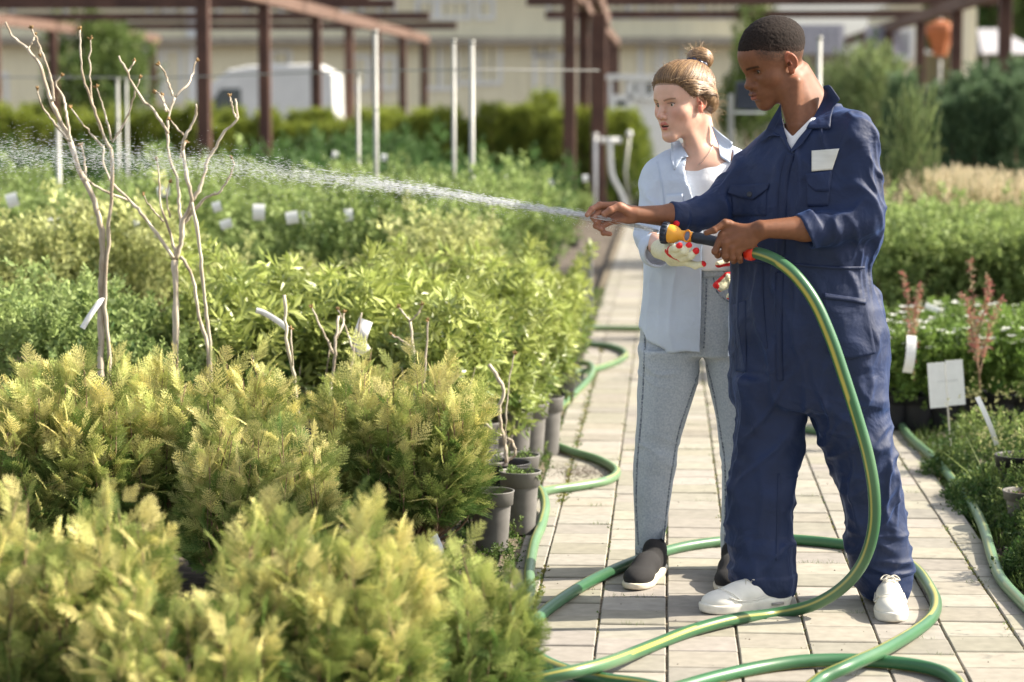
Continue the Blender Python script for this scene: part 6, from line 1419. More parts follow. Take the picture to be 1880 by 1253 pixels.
def build_water():
    rs = np.random.RandomState(8); V = []; Q = []; n = 0
    path = spline([(1212, 426), (1150, 411), (1080, 397), (1000, 384), (900, 368), (800, 352), (700, 340), (600, 328), (500, 317), (430, 309), (300, 300), (200, 294), (100, 289), (-40, 284)], 400)
    sx = np.interp(path[:, 0], [-40, 100, 300, 430, 700, 900, 1080, 1212], [30, 28, 24, 19, 10.5, 7.0, 5.5, 3.5])      # spread in photo px
    dpt = np.interp(path[:, 0], [-40, 430, 1212], [7.75, 7.60, 7.42])
    tv = np.array([[-1, 0, 0], [0, 1, 0], [0, 0, 1], [0, -1, 0], [0, 0, -1], [1, 0, 0]], float); tt = [(0, 2, 1), (0, 3, 2), (0, 4, 3), (0, 1, 4), (5, 1, 2), (5, 2, 3), (5, 3, 4), (5, 4, 1)]
    rows = []
    def drop(x, yo, L, r):
        i = int(np.interp(x, path[::-1, 0], np.arange(400)[::-1])); i = max(1, min(398, i)); py = path[i, 1]; sl = (path[i+1, 1]-path[i-1, 1])/(path[i+1, 0]-path[i-1, 0]); Y = dpt[i]+0.5*yo[1]*sx[i]*1.7/1000
        c = np.array(P(x, py+yo[0], Y)); d = np.array([1, 0, -sl]); d += rs.randn(3)*0.02; d /= np.linalg.norm(d); rows.append((c, d, L, r))
    for k in range(24):      # continuous filaments leaving the dial
        a = rs.randn(2)*0.55; x = 1212-rs.rand()*20
        while x > 560:
            s_ = np.interp(x, path[::-1, 0], sx[::-1]); Lp = rs.uniform(14, 60); drop(x-Lp/2, (a[0]*s_*1.15, a[1]*s_), Lp*0.5/600, rs.uniform(0.0003, 0.0008)); x -= Lp*(0.95+0.6*rs.rand()+0.0012*(1212-x))
    for k in range(30):
        a = rs.randn(2)*0.5; x = 1213
        while x > 1050: s_ = np.interp(x, path[::-1, 0], sx[::-1]); Lp = rs.uniform(20, 60); drop(x-Lp/2, (a[0]*s_, a[1]*s_), Lp*0.55/600, rs.uniform(0.0006, 0.0011)); x -= Lp*rs.uniform(0.9, 1.3)
    for k in range(11500):
        x = 1180-1230*rs.rand()**0.8; s_ = np.interp(x, path[::-1, 0], sx[::-1]); yo = rs.randn(2)*s_*0.62; yo[0] -= 0.15*s_*abs(rs.randn())*(x < 800); drop(x, yo, rs.uniform(0.0012, 0.0085)*(1.6 if x > 650 else 1), rs.uniform(0.00018, 0.00055))
    for k in range(3500):
        x = 1150-1200*rs.rand(); s_ = np.interp(x, path[::-1, 0], sx[::-1]); yo = rs.randn(2)*s_*1.7+[8, 0]; drop(x, yo, rs.uniform(0.0006, 0.0022), rs.uniform(0.0002, 0.0006))
    m = len(rows); C = np.array([r[0] for r in rows]); D = np.array([r[1] for r in rows]); L = np.array([r[2] for r in rows]); R_ = np.array([r[3] for r in rows])
    Y = np.cross(D, [0, 0, 1.0]); Y /= np.linalg.norm(Y, axis=1)[:, None]; Z = np.cross(D, Y)
    V = C[:, None]+tv[None, :, :1]*(D*L[:, None])[:, None]+tv[None, :, 1:2]*(Y*R_[:, None])[:, None]+tv[None, :, 2:]*(Z*R_[:, None])[:, None]
    T = (np.array(tt)[None]+(np.arange(m)*6)[:, None, None]).reshape(-1, 3)
    o = obj('water_spray', np_mesh('water_spray', V.reshape(-1, 3), tris=T, smooth=True), MAT['water']); tag(o, 'jet of water spraying left from the nozzle and breaking into drops', 'water spray', kind='stuff')
# ================================================================ pots and small things at the path
def build_path_side():
    def pot(px, py_rim, R, label, H=0.21, mat='pot', weeds=0, Y=None, tilt=0):
        Y = (CAMH-H)*FPX/(py_rim-HORIZ)*1.0 if Y is None else Y
        r = thing('plant_pot', label, 'plant pot', at(px, Y), 0); pot_parts(r, R, H, mat)
        if weeds:
            rs = np.random.RandomState(int(px)); n = weeds; a = rs.rand(n)*6.28; rr = R*0.9*np.sqrt(rs.rand(n)); pos = np.stack([rr*np.cos(a), rr*np.sin(a), np.full(n, H*0.88)+0.02*rs.rand(n)], 1); D = rs.randn(n, 3)*0.6+[0, 0, 0.8]
            obj('seedlings', fol_mesh('seedlings', [place(CL[0][0], CL[0][1], pos, D, 0.028*(0.6+rs.rand(n)), rs, np.array([[0.13, 0.20, 0.05]])*(0.6+0.8*rs.rand(n, 1)), 0.8)]), MAT['leaf'], r)
        r.rotation_euler = (tilt, 0, 0); return r
    pot(903, 905, 0.078, 'empty grey plastic pot with bare brown soil, nearest the camera beside the path')
    pot(955, 868, 0.076, 'grey pot full of small green weeds just behind the empty soil pot', 0.23, weeds=40)
    pot(950, 838, 0.085, 'wide grey pot with mossy weeds behind the weedy pot', 0.22, weeds=30)
    pot(885, 848, 0.10, 'grey pot holding a gnarled bare stem, left of the weedy pots', 0.22)
    pot(882, 776, 0.09, 'grey pot half hidden behind the thuja nearest the path', 0.24)
    pot(942, 756, 0.088, 'dark grey pot with reddish soil in the pair behind the gnarled stem', 0.26)
    pot(970, 742, 0.088, 'taller grey pot in the pair behind the gnarled stem', 0.26)
    pot(1002, 730, 0.08, 'grey pot nearest the curve of the far hose', 0.26)
    pot(1024, 655, 0.115, 'large black pot at the path edge under the leathery shrubs', 0.24, 'pot_black')
    pot(512, 700, 0.15, 'large black pot in the dark gap behind the thin stick', 0.30, 'pot_black', Y=9.35)
    pot(590, 700, 0.14, 'second large black pot in the dark gap, below the knotted twigs', 0.30, 'pot_black', Y=9.5)
    pot(1872, 838, 0.10, 'black pot half in the weeds at the right edge of the photo', 0.20, 'pot_black', weeds=30)
    pot(1885, 905, 0.09, 'small grey pot at the right edge just below the black one', 0.14, 'pot')
    pot(1052, 560, 0.10, 'small pale grey pot far along the path edge', 0.22)
    pot(1062, 520, 0.10, 'second small grey pot far along the path edge', 0.22, weeds=10)
    sapling('gnarled bare vine stem in a grey pot beside the thuja nearest the path', 925, 9.05, [(9, 9, [(930, 850), (928, 820), (920, 780), (917, 750), (925, 720), (915, 695), (898, 670)]), (7, 6, [(930, 845), (945, 835), (943, 815), (930, 805)]), (4, 3, [(928, 835), (930, 760), (936, 690), (945, 650)]), (5, 4, [(921, 800), (905, 790), (890, 775)])], 7, 0.10)
    for x, h in ((1065, 0.30), (1082, 0.34)):
        r = thing('grey_stake', 'pale post standing among pots far along the left path edge' if x < 1070 else 'taller pale post far along the left path edge', 'post', at(x, 17.5)); b = MB(); b.box((0, 0, h*0.8), (0.022, 0.018, h*0.8), bevel=0.004); b.tube([(0, 0, h*1.55), (0, 0, h*1.7)], 0.008, 8); obj('post', b.mesh('post'), MAT['galv'], r)
    # sign on the right with faint writing
    r = thing('plant_sign', 'white two-panel plant sign with faint printing standing before the black pots', 'sign', at(1748, 10.4, 0.0)); b = MB(); z0, z1 = P(1748, 747, 10.4)[2], P(1748, 664, 10.4)[2]; hw = 33/FPX*10.4
    b.box((-hw/2-0.001, 0, (z0+z1)/2), (hw/2-0.0012, 0.0015, (z1-z0)/2)); o = obj('panel', b.mesh('panel'), MAT['tag'], r); b = MB(); b.box((hw/2+0.001, 0.002, (z0+z1)/2+0.004), (hw/2-0.0012, 0.0015, (z1-z0)/2)); obj('panel', b.mesh('panel'), MAT['tag'], r)
    b = MB(); b.tube([(0, 0.008, -0.05), (0, 0.008, z1-0.01)], 0.004, 6); obj('stake', b.mesh('stake'), MAT['galv'], r); b = MB(); rs = random.Random(2)
    for k in range(7): x = -0.035+k*0.013; b.tube([(x, -0.0022, (z0+z1)/2+0.012), (x+0.004, -0.0022, (z0+z1)/2+0.019), (x+0.008, -0.0022, (z0+z1)/2+0.013)], 0.0006, 4)
    obj('lettering', b.mesh('lettering'), MAT['ink'], r); r.rotation_euler = (0, math.radians(-5), 0)
    # pink flower spikes
    for i, (px, py, Y, top, lb) in enumerate([(1798, 660, 10.9, 470, 'tall branching pink flower spike above the white sign'), (1670, 600, 11.4, 495, 'short pink flower spike right of the man\'s hip')]):
        r = thing('pink_flower_spike', lb, 'flowering plant', at(px, Y)); rs = np.random.RandomState(i+70); parts = []; b = MB()
        ln = [[(px+2, 720), (px-8, 600), (px-16, top)], [(px-4, 620), (px+16, 540), (px+14, top+35)], [(px-2, 680), (px-22, 560), (px-40, 540)], [(px, 690), (px+20, 600), (px+45, 545)]] if i == 0 else [[(px+8, 700), (px+2, 600), (px-14, top)], [(px+4, 640), (px+14, 560), (px+20, 520)]]
        for l_ in ln:
            W = spline([P(x, y, Y+rs.uniform(-.04, .04)) for x, y in l_], 20)-np.array(r.location); b.tube(W, np.linspace(0.004, 0.001, 20), 5); k = 130; t = 0.25+0.75*rs.rand(k); p = W[(t*19).astype(int)]; D = rs.randn(k, 3)+[0, 0, 0.8]; c = np.where(rs.rand(k, 1) < 0.5, np.array([[0.52, 0.20, 0.18]]), np.array([[0.42, 0.36, 0.22]]))*(0.7+0.6*rs.rand(k, 1)); parts.append(place(NE[0][0], NE[0][1], p, D, 0.022*(0.6+0.8*rs.rand(k))*(1.3-t*0.5), rs, c, 0.8))
        obj('blossom', fol_mesh('blossom', parts), MAT['pink'], r); obj('stem', b.mesh('stem', True), MAT['twig'], r)
    # white tags among the flowers and shrubs
    def tag_card(px, py, Y, w, h, label, bend=0.3, tilt=0.0, grp='white plant tags'):
        n = 8; V = []; c, s_ = math.cos(tilt), math.sin(tilt)
        for k in range(n):
            t = k/(n-1)-0.5
            for sx in (-0.5, 0.5): x, z = sx*w, t*h; V.append((x*c-z*s_, bend*h*(t*t)*2, x*s_+z*c))
        Q = [(2*k, 2*k+1, 2*k+3, 2*k+2) for k in range(n-1)]; m = len(V); V2 = V+[(a, b_+0.001, c_) for a, b_, c_ in V]; Q2 = Q+[(m+q[3], m+q[2], m+q[1], m+q[0]) for q in Q]
        o = obj('plant_tag', np_mesh('plant_tag', V2, quads=Q2), MAT['tag']); o.location = P(px, py, Y); tag(o, label, 'plant tag', grp); return o
    tag_card(1672, 652, 10.9, 0.045, 0.17, 'curved white tag hanging in the white flowers beside the man\'s hip', 0.4, -0.1, None); tag_card(1815, 775, 9.6, 0.020, 0.21, 'narrow white strip tag right of the two-panel sign', 0.3, 0.4, None)
    tag_card(1712, 566, 12.4, 0.08, 0.03, 'small tilted white tag among the white flowers', 0.2, -0.4, None)
    lab = 'blurred white tag in the left bed, %s from the left'
    for k, (px, py) in enumerate(sorted([(22, 368), (98, 412), (166, 404), (72, 435), (252, 415), (285, 425), (398, 380), (415, 412), (475, 390), (536, 400), (565, 402), (300, 352), (640, 395)])):
        tag_card(px, py, 13.1+0.4*rnd.random(), 0.035+0.035*rnd.random(), 0.04+0.05*rnd.random(), lab % ORD[k], 0.3, rnd.uniform(-0.5, 0.5), 'white tags in the left bed')
    for k, (px, py) in enumerate(sorted([(705, 290), (760, 358), (615, 285), (835, 340), (930, 330), (1010, 335), (1075, 328), (880, 352), (665, 325)])): tag_card(px, py, 18.9, 0.045, 0.055, 'far white tag before the hedge, %s from the left' % ORD[k], 0.3, rnd.uniform(-0.5, 0.5), 'far white tags')
# ---------------------------------------------------------------- weeds
def tuft(rs, pos, n, h, col):
    a = rs.rand(n)*6.283; sp = 0.2+rs.rand(n)*0.8; D = np.stack([np.cos(a)*sp, np.sin(a)*sp, np.ones(n)], 1); tv = np.array([[0, 0, 0], [0.5, 0.028 if h < 0.2 else 0.009, 0], [1, 0, -0.1], [0.5, -0.028 if h < 0.2 else -0.009, 0]])
    return place(tv, np.array([[0, 3, 2, 1]]), pos+np.stack([rs.randn(n), rs.randn(n), np.zeros(n)], 1)*0.008, D, h*(0.5+0.8*rs.rand(n)), rs, np.array([col])*(0.6+0.8*rs.rand(n, 1)), 1.0)
def build_weeds():
    rs = np.random.RandomState(77); parts = []; S = 0.207
    for k in (-2, -1, 0, 1, 2, 3, 4, 5):
        dens = {0: 1.0, 1: 1.4, 2: 0.8, -1: 0.9, -2: 3.0, 5: 2.2, 3: 0.5, 4: 0.6}[k]; v = 6.2
        while v < 16:
            v += rs.exponential(0.055/dens); m = vnoise(v*1.3, k*3.7, 0.5)
            if m < -0.15: continue
            p = np.array(path_pt(k*S+rs.randn()*0.005, v, -0.008)); n = rs.randint(3, 8); a = rs.rand(n)*6.28; D = np.stack([np.cos(a), np.sin(a), 0.5+0.8*rs.rand(n)], 1); g = np.array([[0.20, 0.19, 0.055]]) if rs.rand() < 0.65 else np.array([[0.10, 0.16, 0.04]])
            parts.append(place(*quad_leaf(0.6), p+rs.randn(n, 3)*[0.006, 0.010, 0.001], D, 0.007+0.009*rs.rand(n)*(2.0 if abs(k) == 2 and k < 0 else 1), rs, g*(0.6+0.8*rs.rand(n, 1)), 1.0))
    for i in range(46):
        v = 6.4+6*rs.rand(); k = rs.randint(-2, 5); u = (k+0.15+0.7*rs.rand())*S; vv = 3.0+round((v-3.0)/0.2035)*0.2035+0.06*math.sin(k*2.1)
        for t in range(3): parts.append(tuft(rs, np.array(path_pt(u+0.022*t, vv, -0.006)), 9, 0.020, (0.12, 0.17, 0.05)))
    o = obj('joint_weeds', fol_mesh('joint_weeds', parts), MAT['leaf']); tag(o, 'small weeds and moss growing in the joints of the paving', 'weeds', kind='stuff')
    parts = []
    def mound(u0, u1, v0, v1, n, h, cols, size, K=None):
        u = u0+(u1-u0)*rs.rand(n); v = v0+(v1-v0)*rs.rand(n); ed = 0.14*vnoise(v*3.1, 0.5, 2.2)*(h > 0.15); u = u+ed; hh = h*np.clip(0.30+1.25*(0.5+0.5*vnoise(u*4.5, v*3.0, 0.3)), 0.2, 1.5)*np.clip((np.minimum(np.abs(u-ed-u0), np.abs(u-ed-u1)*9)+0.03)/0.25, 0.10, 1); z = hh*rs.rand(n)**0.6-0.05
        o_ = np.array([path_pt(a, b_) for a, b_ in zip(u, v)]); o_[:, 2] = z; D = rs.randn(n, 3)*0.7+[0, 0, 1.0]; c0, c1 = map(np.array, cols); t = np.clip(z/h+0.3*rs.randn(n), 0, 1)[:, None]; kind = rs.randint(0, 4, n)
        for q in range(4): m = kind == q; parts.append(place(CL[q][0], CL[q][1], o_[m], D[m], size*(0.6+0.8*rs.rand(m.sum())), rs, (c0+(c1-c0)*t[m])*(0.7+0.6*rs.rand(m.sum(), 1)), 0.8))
    green = ((0.045, 0.095, 0.025), (0.24, 0.31, 0.09))
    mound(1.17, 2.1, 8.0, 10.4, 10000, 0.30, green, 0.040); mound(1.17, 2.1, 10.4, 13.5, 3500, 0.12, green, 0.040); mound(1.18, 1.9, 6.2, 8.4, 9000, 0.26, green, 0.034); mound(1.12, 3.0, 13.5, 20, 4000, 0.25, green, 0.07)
    for i in range(160): parts.append(tuft(rs, np.array(path_pt(1.12+0.25*rs.rand(), 6.2+6*rs.rand(), -0.03)), 12, 0.075, (0.13, 0.19, 0.05)))
    for i in range(90):      # flowering stalks above the weeds
        p = np.array(path_pt(1.2+0.6*rs.rand(), 6.8+5*rs.rand(), 0.02)); q_ = tuft(rs, p, 3, 0.30, (0.20, 0.25, 0.09)); parts.append(q_) if i % 6 == 0 else None; parts.append(place(CL[0][0], CL[0][1], p+rs.randn(6, 3)*[0.04, 0.04, 0.03]+[0, 0, 0.24], rs.randn(6, 3)+[0, 0, 1], np.full(6, 0.02), rs, np.array([[0.36, 0.36, 0.16]])*(0.7+0.5*rs.rand(6, 1)), 0.8))
    o = obj('weeds', fol_mesh('weeds', parts), MAT['leaf']); tag(o, 'tangle of green weeds along the right edge of the paving', 'weeds', kind='stuff')
    parts = []
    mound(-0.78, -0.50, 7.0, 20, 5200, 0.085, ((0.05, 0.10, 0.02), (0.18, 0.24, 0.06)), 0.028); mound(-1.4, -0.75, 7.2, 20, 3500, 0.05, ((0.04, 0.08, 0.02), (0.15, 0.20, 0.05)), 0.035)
    o = obj('weeds', fol_mesh('weeds', parts), MAT['leaf']); tag(o, 'low weeds and chickweed between the pots and the left edge of the paving', 'weeds', kind='stuff')
    b = MB(); cols = []
    for i in range(1300):     # crumbs of soil scattered on the paving
        if i < 1000: c0 = G(1062+rs.randn()*26, 866+rs.randn()*8, 0.0); c = (c0[0], c0[1], 0.001)
        else: c = path_pt(-0.5+1.6*rs.rand(), 6.3+6*rs.rand(), 0.001)
        s_ = 0.0006+0.0018*rs.rand()**2; b.box(c, (s_, s_, s_*0.6), axes(rs.randn(3)))
    o = b.build('soil_crumbs', MAT['soil']); tag(o, 'crumbs of soil spilled on the paving', 'soil', kind='stuff')
    b = MB(); V = []
    for i in range(500):
        c = path_pt(-1.2+0.6*rs.rand() if i % 2 else 1.12+0.3*rs.rand(), 6.3+7*rs.rand(), -0.055); s_ = 0.004+0.012*rs.rand(); b.box(c, (s_, s_*0.8, s_*0.6), axes(rs.randn(3)), s_*0.3)
    o = b.build('pebbles', MAT['pebble']); tag(o, 'pebbles on the soil beside the paving', 'pebbles', kind='stuff')
MAT['pebble'] = M('pebble', (0.3, 0.27, 0.23), 0.9, vary=0.3, vscale=20)
# ================================================================ structures behind
def row_pt(X0, d): return (X0+PDIR.x/PDIR.y*d, d)
def build_pergola():
    Hh = 2.86
    def frame_(label, X0s, ds, cross, name='pergola', w=0.075):
        root = thing(name, label, 'pergola', (*row_pt(X0s[0], ds[0]), 0)); o0 = np.array(root.location)
        for X0 in X0s:
            for d in ds:
                b = MB(); x, y = row_pt(X0, d); b.box((x, y, Hh/2), (w, w, Hh/2), [np.array(PRT), np.array(PDIR), (0, 0, 1)], 0.008); b.build('post', MAT['rust'], root)
            b = MB(); p0, p1 = np.array([*row_pt(X0, ds[0]-1.2), Hh+0.09]), np.array([*row_pt(X0, ds[-1]+0.5), Hh+0.09]); m = (p0+p1)/2; b.box(m, (0.07, np.linalg.norm(p1-p0)/2, 0.088), [np.array(PRT), np.array(PDIR), (0, 0, 1)]); b.build('long_beam', MAT['rust_sunlit'], root)
        for d in cross:
            b = MB(); x0, y0 = row_pt(X0s[0]-1.0, d); x1, y1 = row_pt(X0s[-1]+1.0, d); c = ((x0+x1)/2, (y0+y1)/2, Hh+0.27); b.box(c, (abs(x1-x0)/2, 0.05, 0.075), [np.array(PRT), np.array(PDIR), (0, 0, 1)]); b.build('cross_beam', MAT['rust'], root)
        return root
    frame_('long rust brown pergola on the left, its posts receding toward the cream building', [-11.4, -5.39], [28.3, 32.6, 37.4, 41.3, 45.2, 49.6, 54.0], [29.5, 32.6, 36.0, 39.5, 45.2, 51])
    frame_('dark rust brown pergola on the right behind the man', [-1.2, 4.16], [30.0, 35.0, 40.0, 45.7, 51.0, 57.5], [29.0, 31.5, 34.0, 38.0, 44.0])
    def post(px, Y, w, h, label, mat='rust', name='steel_post'):
        b = MB(); r = thing(name, label, 'post', at(px, Y)); b.box((0, 0, h/2), (w/2, w/2, h/2), bevel=0.01); obj('shaft', b.mesh('shaft'), MAT[mat], r); b = MB(); b.box((0, 0, 0.012), (w, w, 0.012)); obj('base_plate', b.mesh('base_plate'), MAT[mat], r)
    post(1042, 31, 0.115, 3.4, 'dark brown steel post left of the woman, reaching lowest in view'); post(1098, 33, 0.20, 2.75, 'thick square brown column left of the woman'); b = MB(); p = np.array(P(1092, -10, 33)); q = np.array(P(1112, 40, 36)); b.box((p+q)/2, (0.07, np.linalg.norm(q-p)/2, 0.10), axes(np.cross(q-p, [1, 0, 0]), q-p)[[1, 0, 2]] if False else [np.array([1.0, 0, 0]), (q-p)/np.linalg.norm(q-p), np.cross([1, 0, 0], (q-p)/np.linalg.norm(q-p))]); o = b.build('brown_beam', MAT['rust_sunlit']); tag(o, 'light brown beam slanting down over the thick column', 'beam')
    # thin galvanised poles with a wire
    for i, (px, top, Y, w) in enumerate([(660, 140, 17.6, 0.026), (692, 60, 17.0, 0.034), (834, 78, 17.2, 0.030), (867, 80, 16.6, 0.038), (222, 150, 18.5, 0.026), (238, 150, 18.8, 0.022), (113, 232, 17.5, 0.036), (1498, 72, 18.0, 0.04)]):
        z = P(px, top, Y)[2]; r = thing('metal_pole', ['short galvanised pole left of its taller neighbour', 'tall galvanised pole at the middle left of the hedge', 'galvanised pole left of the pair near the photo centre', 'thicker galvanised pole of the pair near the photo centre', 'pale pole behind the bare saplings', 'thinner pale pole behind the bare saplings', 'short white marker pole at the left', 'grey pole just right of the man\'s neck'][i], 'pole', at(px, Y)); b = MB(); b.tube([(0, 0, -0.05), (0, 0, z)], w/2, 10); obj('tube', b.mesh('tube', True), MAT['galv'], r); b = MB(); b.tube([(0, 0, z-0.002), (0, 0, z+0.02)], w/2+0.004, 10); obj('cap', b.mesh('cap', True), MAT['galv'], r)
    b = MB(); b.tube([P(-60, 142, 18.9), P(300, 143, 18.6), P(660, 131, 17.6), P(867, 128, 16.7), P(1100, 130, 17)], 0.006, 6); o = b.build('support_wire', MAT['galv']); tag(o, 'thin horizontal wire strung between the galvanised poles', 'wire')
    # white standpipes left of the woman
    YS = 31.0; r = thing('standpipe', 'white T-shaped standpipe with bent foot left of the woman', 'standpipe', at(1125, YS)); b = MB(); o_ = np.array(r.location); W = lambda x, y, Y=YS: np.array(P(x, y, Y))-o_
    b.tube(spline([W(1120, 262), W(1121, 300), W(1125, 325), W(1138, 350), W(1148, 375), W(1150, 408)], 16), 0.030, 12); b.tube([W(1105, 258), W(1138, 258)], 0.034, 12); obj('pipe', b.mesh('pipe', True), MAT['white_paint'], r); b = MB(); b.tube([W(1102, 258), W(1106, 258)], 0.040, 12); b.tube([W(1137, 258), W(1141, 258)], 0.040, 12); obj('cap', b.mesh('cap', True), MAT['white_paint'], r)
    r = thing('standpipe', 'short upright white pipe left of the T-shaped standpipe', 'standpipe', at(1093, YS)); b = MB(); zt = P(1093, 246, YS)[2]; b.tube([(0, 0, 0), (0, 0, zt)], 0.022, 12); obj('pipe', b.mesh('pipe', True), MAT['white_paint'], r); b = MB(); b.tube([(0, 0, zt-0.03), (0, 0, zt+0.01)], 0.027, 12); obj('cap', b.mesh('cap', True), MAT['white_paint'], r)
    r = thing('standpipe', 'grey pipe with round head right of the T-shaped standpipe', 'standpipe', at(1152, YS)); b = MB(); zt = P(1153, 250, YS)[2]; b.tube([(0.05, 0, 0), (-0.03, 0, zt*0.6), (0.02, 0, zt)], 0.017, 10); obj('pipe', b.mesh('pipe', True), MAT['galv'], r); b = MB(); b.lathe([(0, -0.045), (0.032, -0.03), (0.038, 0), (0.032, 0.03), (0, 0.045)], (0.02, 0, zt+0.03), None, 14, False); obj('head', b.mesh('head', True), MAT['white_paint'], r)
    # small black screen box on a post between the heads
    r = thing('control_box', 'black box on a grey post between the two heads', 'box', at(1372, 21.0)); zc = P(1372, 176, 21)[2]; b = MB(); b.box((0, 0, zc), (0.115, 0.05, 0.12), bevel=0.01); obj('housing', b.mesh('housing'), MAT['dark_plastic'], r); b = MB(); b.box((-0.155, 0.0, 0.82), (0.025, 0.025, 0.82), bevel=0.004); obj('post', b.mesh('post'), MAT['galv'], r); b = MB(); b.box((0, -0.055, zc-0.145), (0.13, 0.05, 0.008)); obj('shelf', b.mesh('shelf'), MAT['white_paint'], r)
def window(root, x0, x1, z0, z1, y, glass='glass', bars=1):
    b = MB(); t = 0.09
    b.box(((x0+x1)/2, y-0.03, z1+t/2), ((x1-x0)/2+t, 0.04, t/2)); b.box(((x0+x1)/2, y-0.03, z0-t/2), ((x1-x0)/2+t, 0.04, t/2)); b.box((x0-t/2, y-0.03, (z0+z1)/2), (t/2, 0.04, (z1-z0)/2)); b.box((x1+t/2, y-0.03, (z0+z1)/2), (t/2, 0.04, (z1-z0)/2))
    for k in range(bars): x = x0+(x1-x0)*(k+1)/(bars+1); b.box((x, y-0.03, (z0+z1)/2), (0.035, 0.03, (z1-z0)/2))
    w = b.build('window', MAT['white_paint'], root); g = MB(); g.box(((x0+x1)/2, y-0.006, (z0+z1)/2), ((x1-x0)/2, 0.008, (z1-z0)/2)); g.build('pane', MAT[glass], w)
def build_buildings():
    Y = 60.0; X = lambda px, Yd=Y: P(px, 150, Yd)[0]; Z = lambda py, Yd=Y: P(900, py, Yd)[2]
    def boards(root, x0, x1, z0, z1, y, mat, name='wall', pitch=0.22, dep=2.0):
        b = MB(); b.box(((x0+x1)/2, y+dep/2, (z0+z1)/2), ((x1-x0)/2, dep/2, (z1-z0)/2)); n = int((x1-x0)/pitch)
        for k in range(n): x = x0+pitch*(k+0.5); b.box((x, y-0.012, (z0+z1)/2), (pitch*0.42, 0.012, (z1-z0)/2-0.002))
        return b.build(name, MAT[mat], root)
    r = thing('nursery_building', 'long cream boarded building with white framed windows behind the pergola', 'building', (0, Y, 0))
    boards(r, X(-260), X(1420), 0, Z(-60), Y, 'cream', dep=6)
    b = MB(); x0, x1 = X(-290), X(1440); zt = Z(-60); b.add([(x0, Y-0.9, zt-0.02), (x1, Y-0.9, zt-0.02), (x1, Y+3.5, zt+1.3), (x0, Y+3.5, zt+1.3), (x0, Y+8, zt), (x1, Y+8, zt)], [(0, 1, 2, 3), (3, 2, 5, 4)], [(0, 3, 4), (1, 5, 2)])
    n = int((x1-x0)/0.3)
    for k in range(n): x = x0+0.3*(k+0.5); b.add([(x-0.03, Y-0.9, zt), (x+0.03, Y-0.9, zt), (x+0.03, Y+3.5, zt+1.32), (x-0.03, Y+3.5, zt+1.32)], [(0, 1, 2, 3)])
    b.build('roof', MAT['roof_grey'], r)
    b = MB(); zf = Z(76); b.box(((x0+x1)/2, Y-0.25, zf), ((x1-x0)/2, 0.24, 0.09)); b.build('awning', MAT['fascia'], r)
    for x0_, x1_, y0_, y1_, gl, br in [(98, 130, 112, 138, 'glass', 0), (222, 238, 108, 122, 'glass', 0), (268, 288, 95, 180, 'glass_pale', 0), (305, 330, 95, 180, 'glass_pale', 0), (502, 530, 98, 118, 'glass', 0), (650, 672, 108, 160, 'glass_pale', 0), (690, 722, 108, 160, 'glass_pale', 1), (785, 832, 84, 160, 'glass', 1), (842, 915, 84, 150, 'glass', 1), (982, 1012, 80, 98, 'glass', 0), (985, 1035, 108, 165, 'glass_pale', 1), (1178, 1205, 76, 150, 'glass_pale', 0), (1222, 1250, 76, 150, 'glass_pale', 0), (3, 10, 140, 180, 'glass_pale', 0)]+[(q, q+w_, 4, 30, 'glass', 0) for q, w_ in ((-40, 64), (104, 16), (280, 22), (322, 22), (372, 30), (455, 60), (540, 45), (590, 38), (640, 22), (700, 22), (770, 26), (810, 50), (880, 22), (1010, 60), (1110, 40), (1180, 60), (1290, 60))]:
        window(r, X(x0_), X(x1_), Z(y1_), Z(y0_), Y, gl, br)
    # door of the hall, white
    b = MB(); b.box(((X(345)+X(375))/2, Y-0.04, Z(150)/1), ((X(375)-X(345))/2, 0.04, Z(150))); dr = b.build('door', MAT['white_paint'], r); h_ = MB(); h_.tube([(X(370), Y-0.12, 1.2), (X(370), Y-0.12, 1.35)], 0.015, 8); h_.build('handle', MAT['galv'], dr)
    # right: second cream house, grey corrugated sheds
    Y2 = 52.0; r = thing('cream_house', 'cream house with tall narrow wall strips right of the grey sheds', 'building', (X(1700, Y2), Y2, 0))
    boards(r, X(1630, Y2), X(1692, Y2), 0, Z(10, Y2), Y2, 'cream', dep=3); boards(r, X(1765, Y2), X(1792, Y2), 0, Z(14, Y2), Y2+0.05, 'cream', dep=3)
    b = MB(); b.box(((X(1630, Y2)+X(1792, Y2))/2, Y2+1.6, Z(-15, Y2)), ((X(1792, Y2)-X(1630, Y2))/2, 1.9, 0.14)); b.build('roof', MAT['roof_grey'], r); window(r, X(1648, Y2), X(1668, Y2), Z(105, Y2), Z(60, Y2), Y2-0.03, 'glass_pale', 0)
    b = MB(); x0, x1 = X(1694, Y2), X(1763, Y2); b.box(((x0+x1)/2, Y2+2.6, Z(95, Y2)/2), ((x1-x0)/2, 0.05, Z(95, Y2)/2)); b.build('back_wall', MAT['cream'], r)
    r = thing('orange_parasol', 'closed rusty orange parasol beside the cream house', 'parasol', at(1722, 48)); zt = P(1722, 36, 48)[2]; b = MB(); b.lathe([(0.02, zt-0.0), (0.28, zt-0.10), (0.30, zt-0.22), (0.20, zt-0.45), (0.13, zt-0.72), (0.02, zt-0.72)], (0, 0, 0), None, 10); obj('canopy', b.mesh('canopy'), MAT['rusty_orange'], r); b = MB(); b.tube([(0, 0, 0), (0, 0, zt+0.1)], 0.03, 8); obj('pole', b.mesh('pole', True), MAT['galv'], r)
    Y3 = 46.0
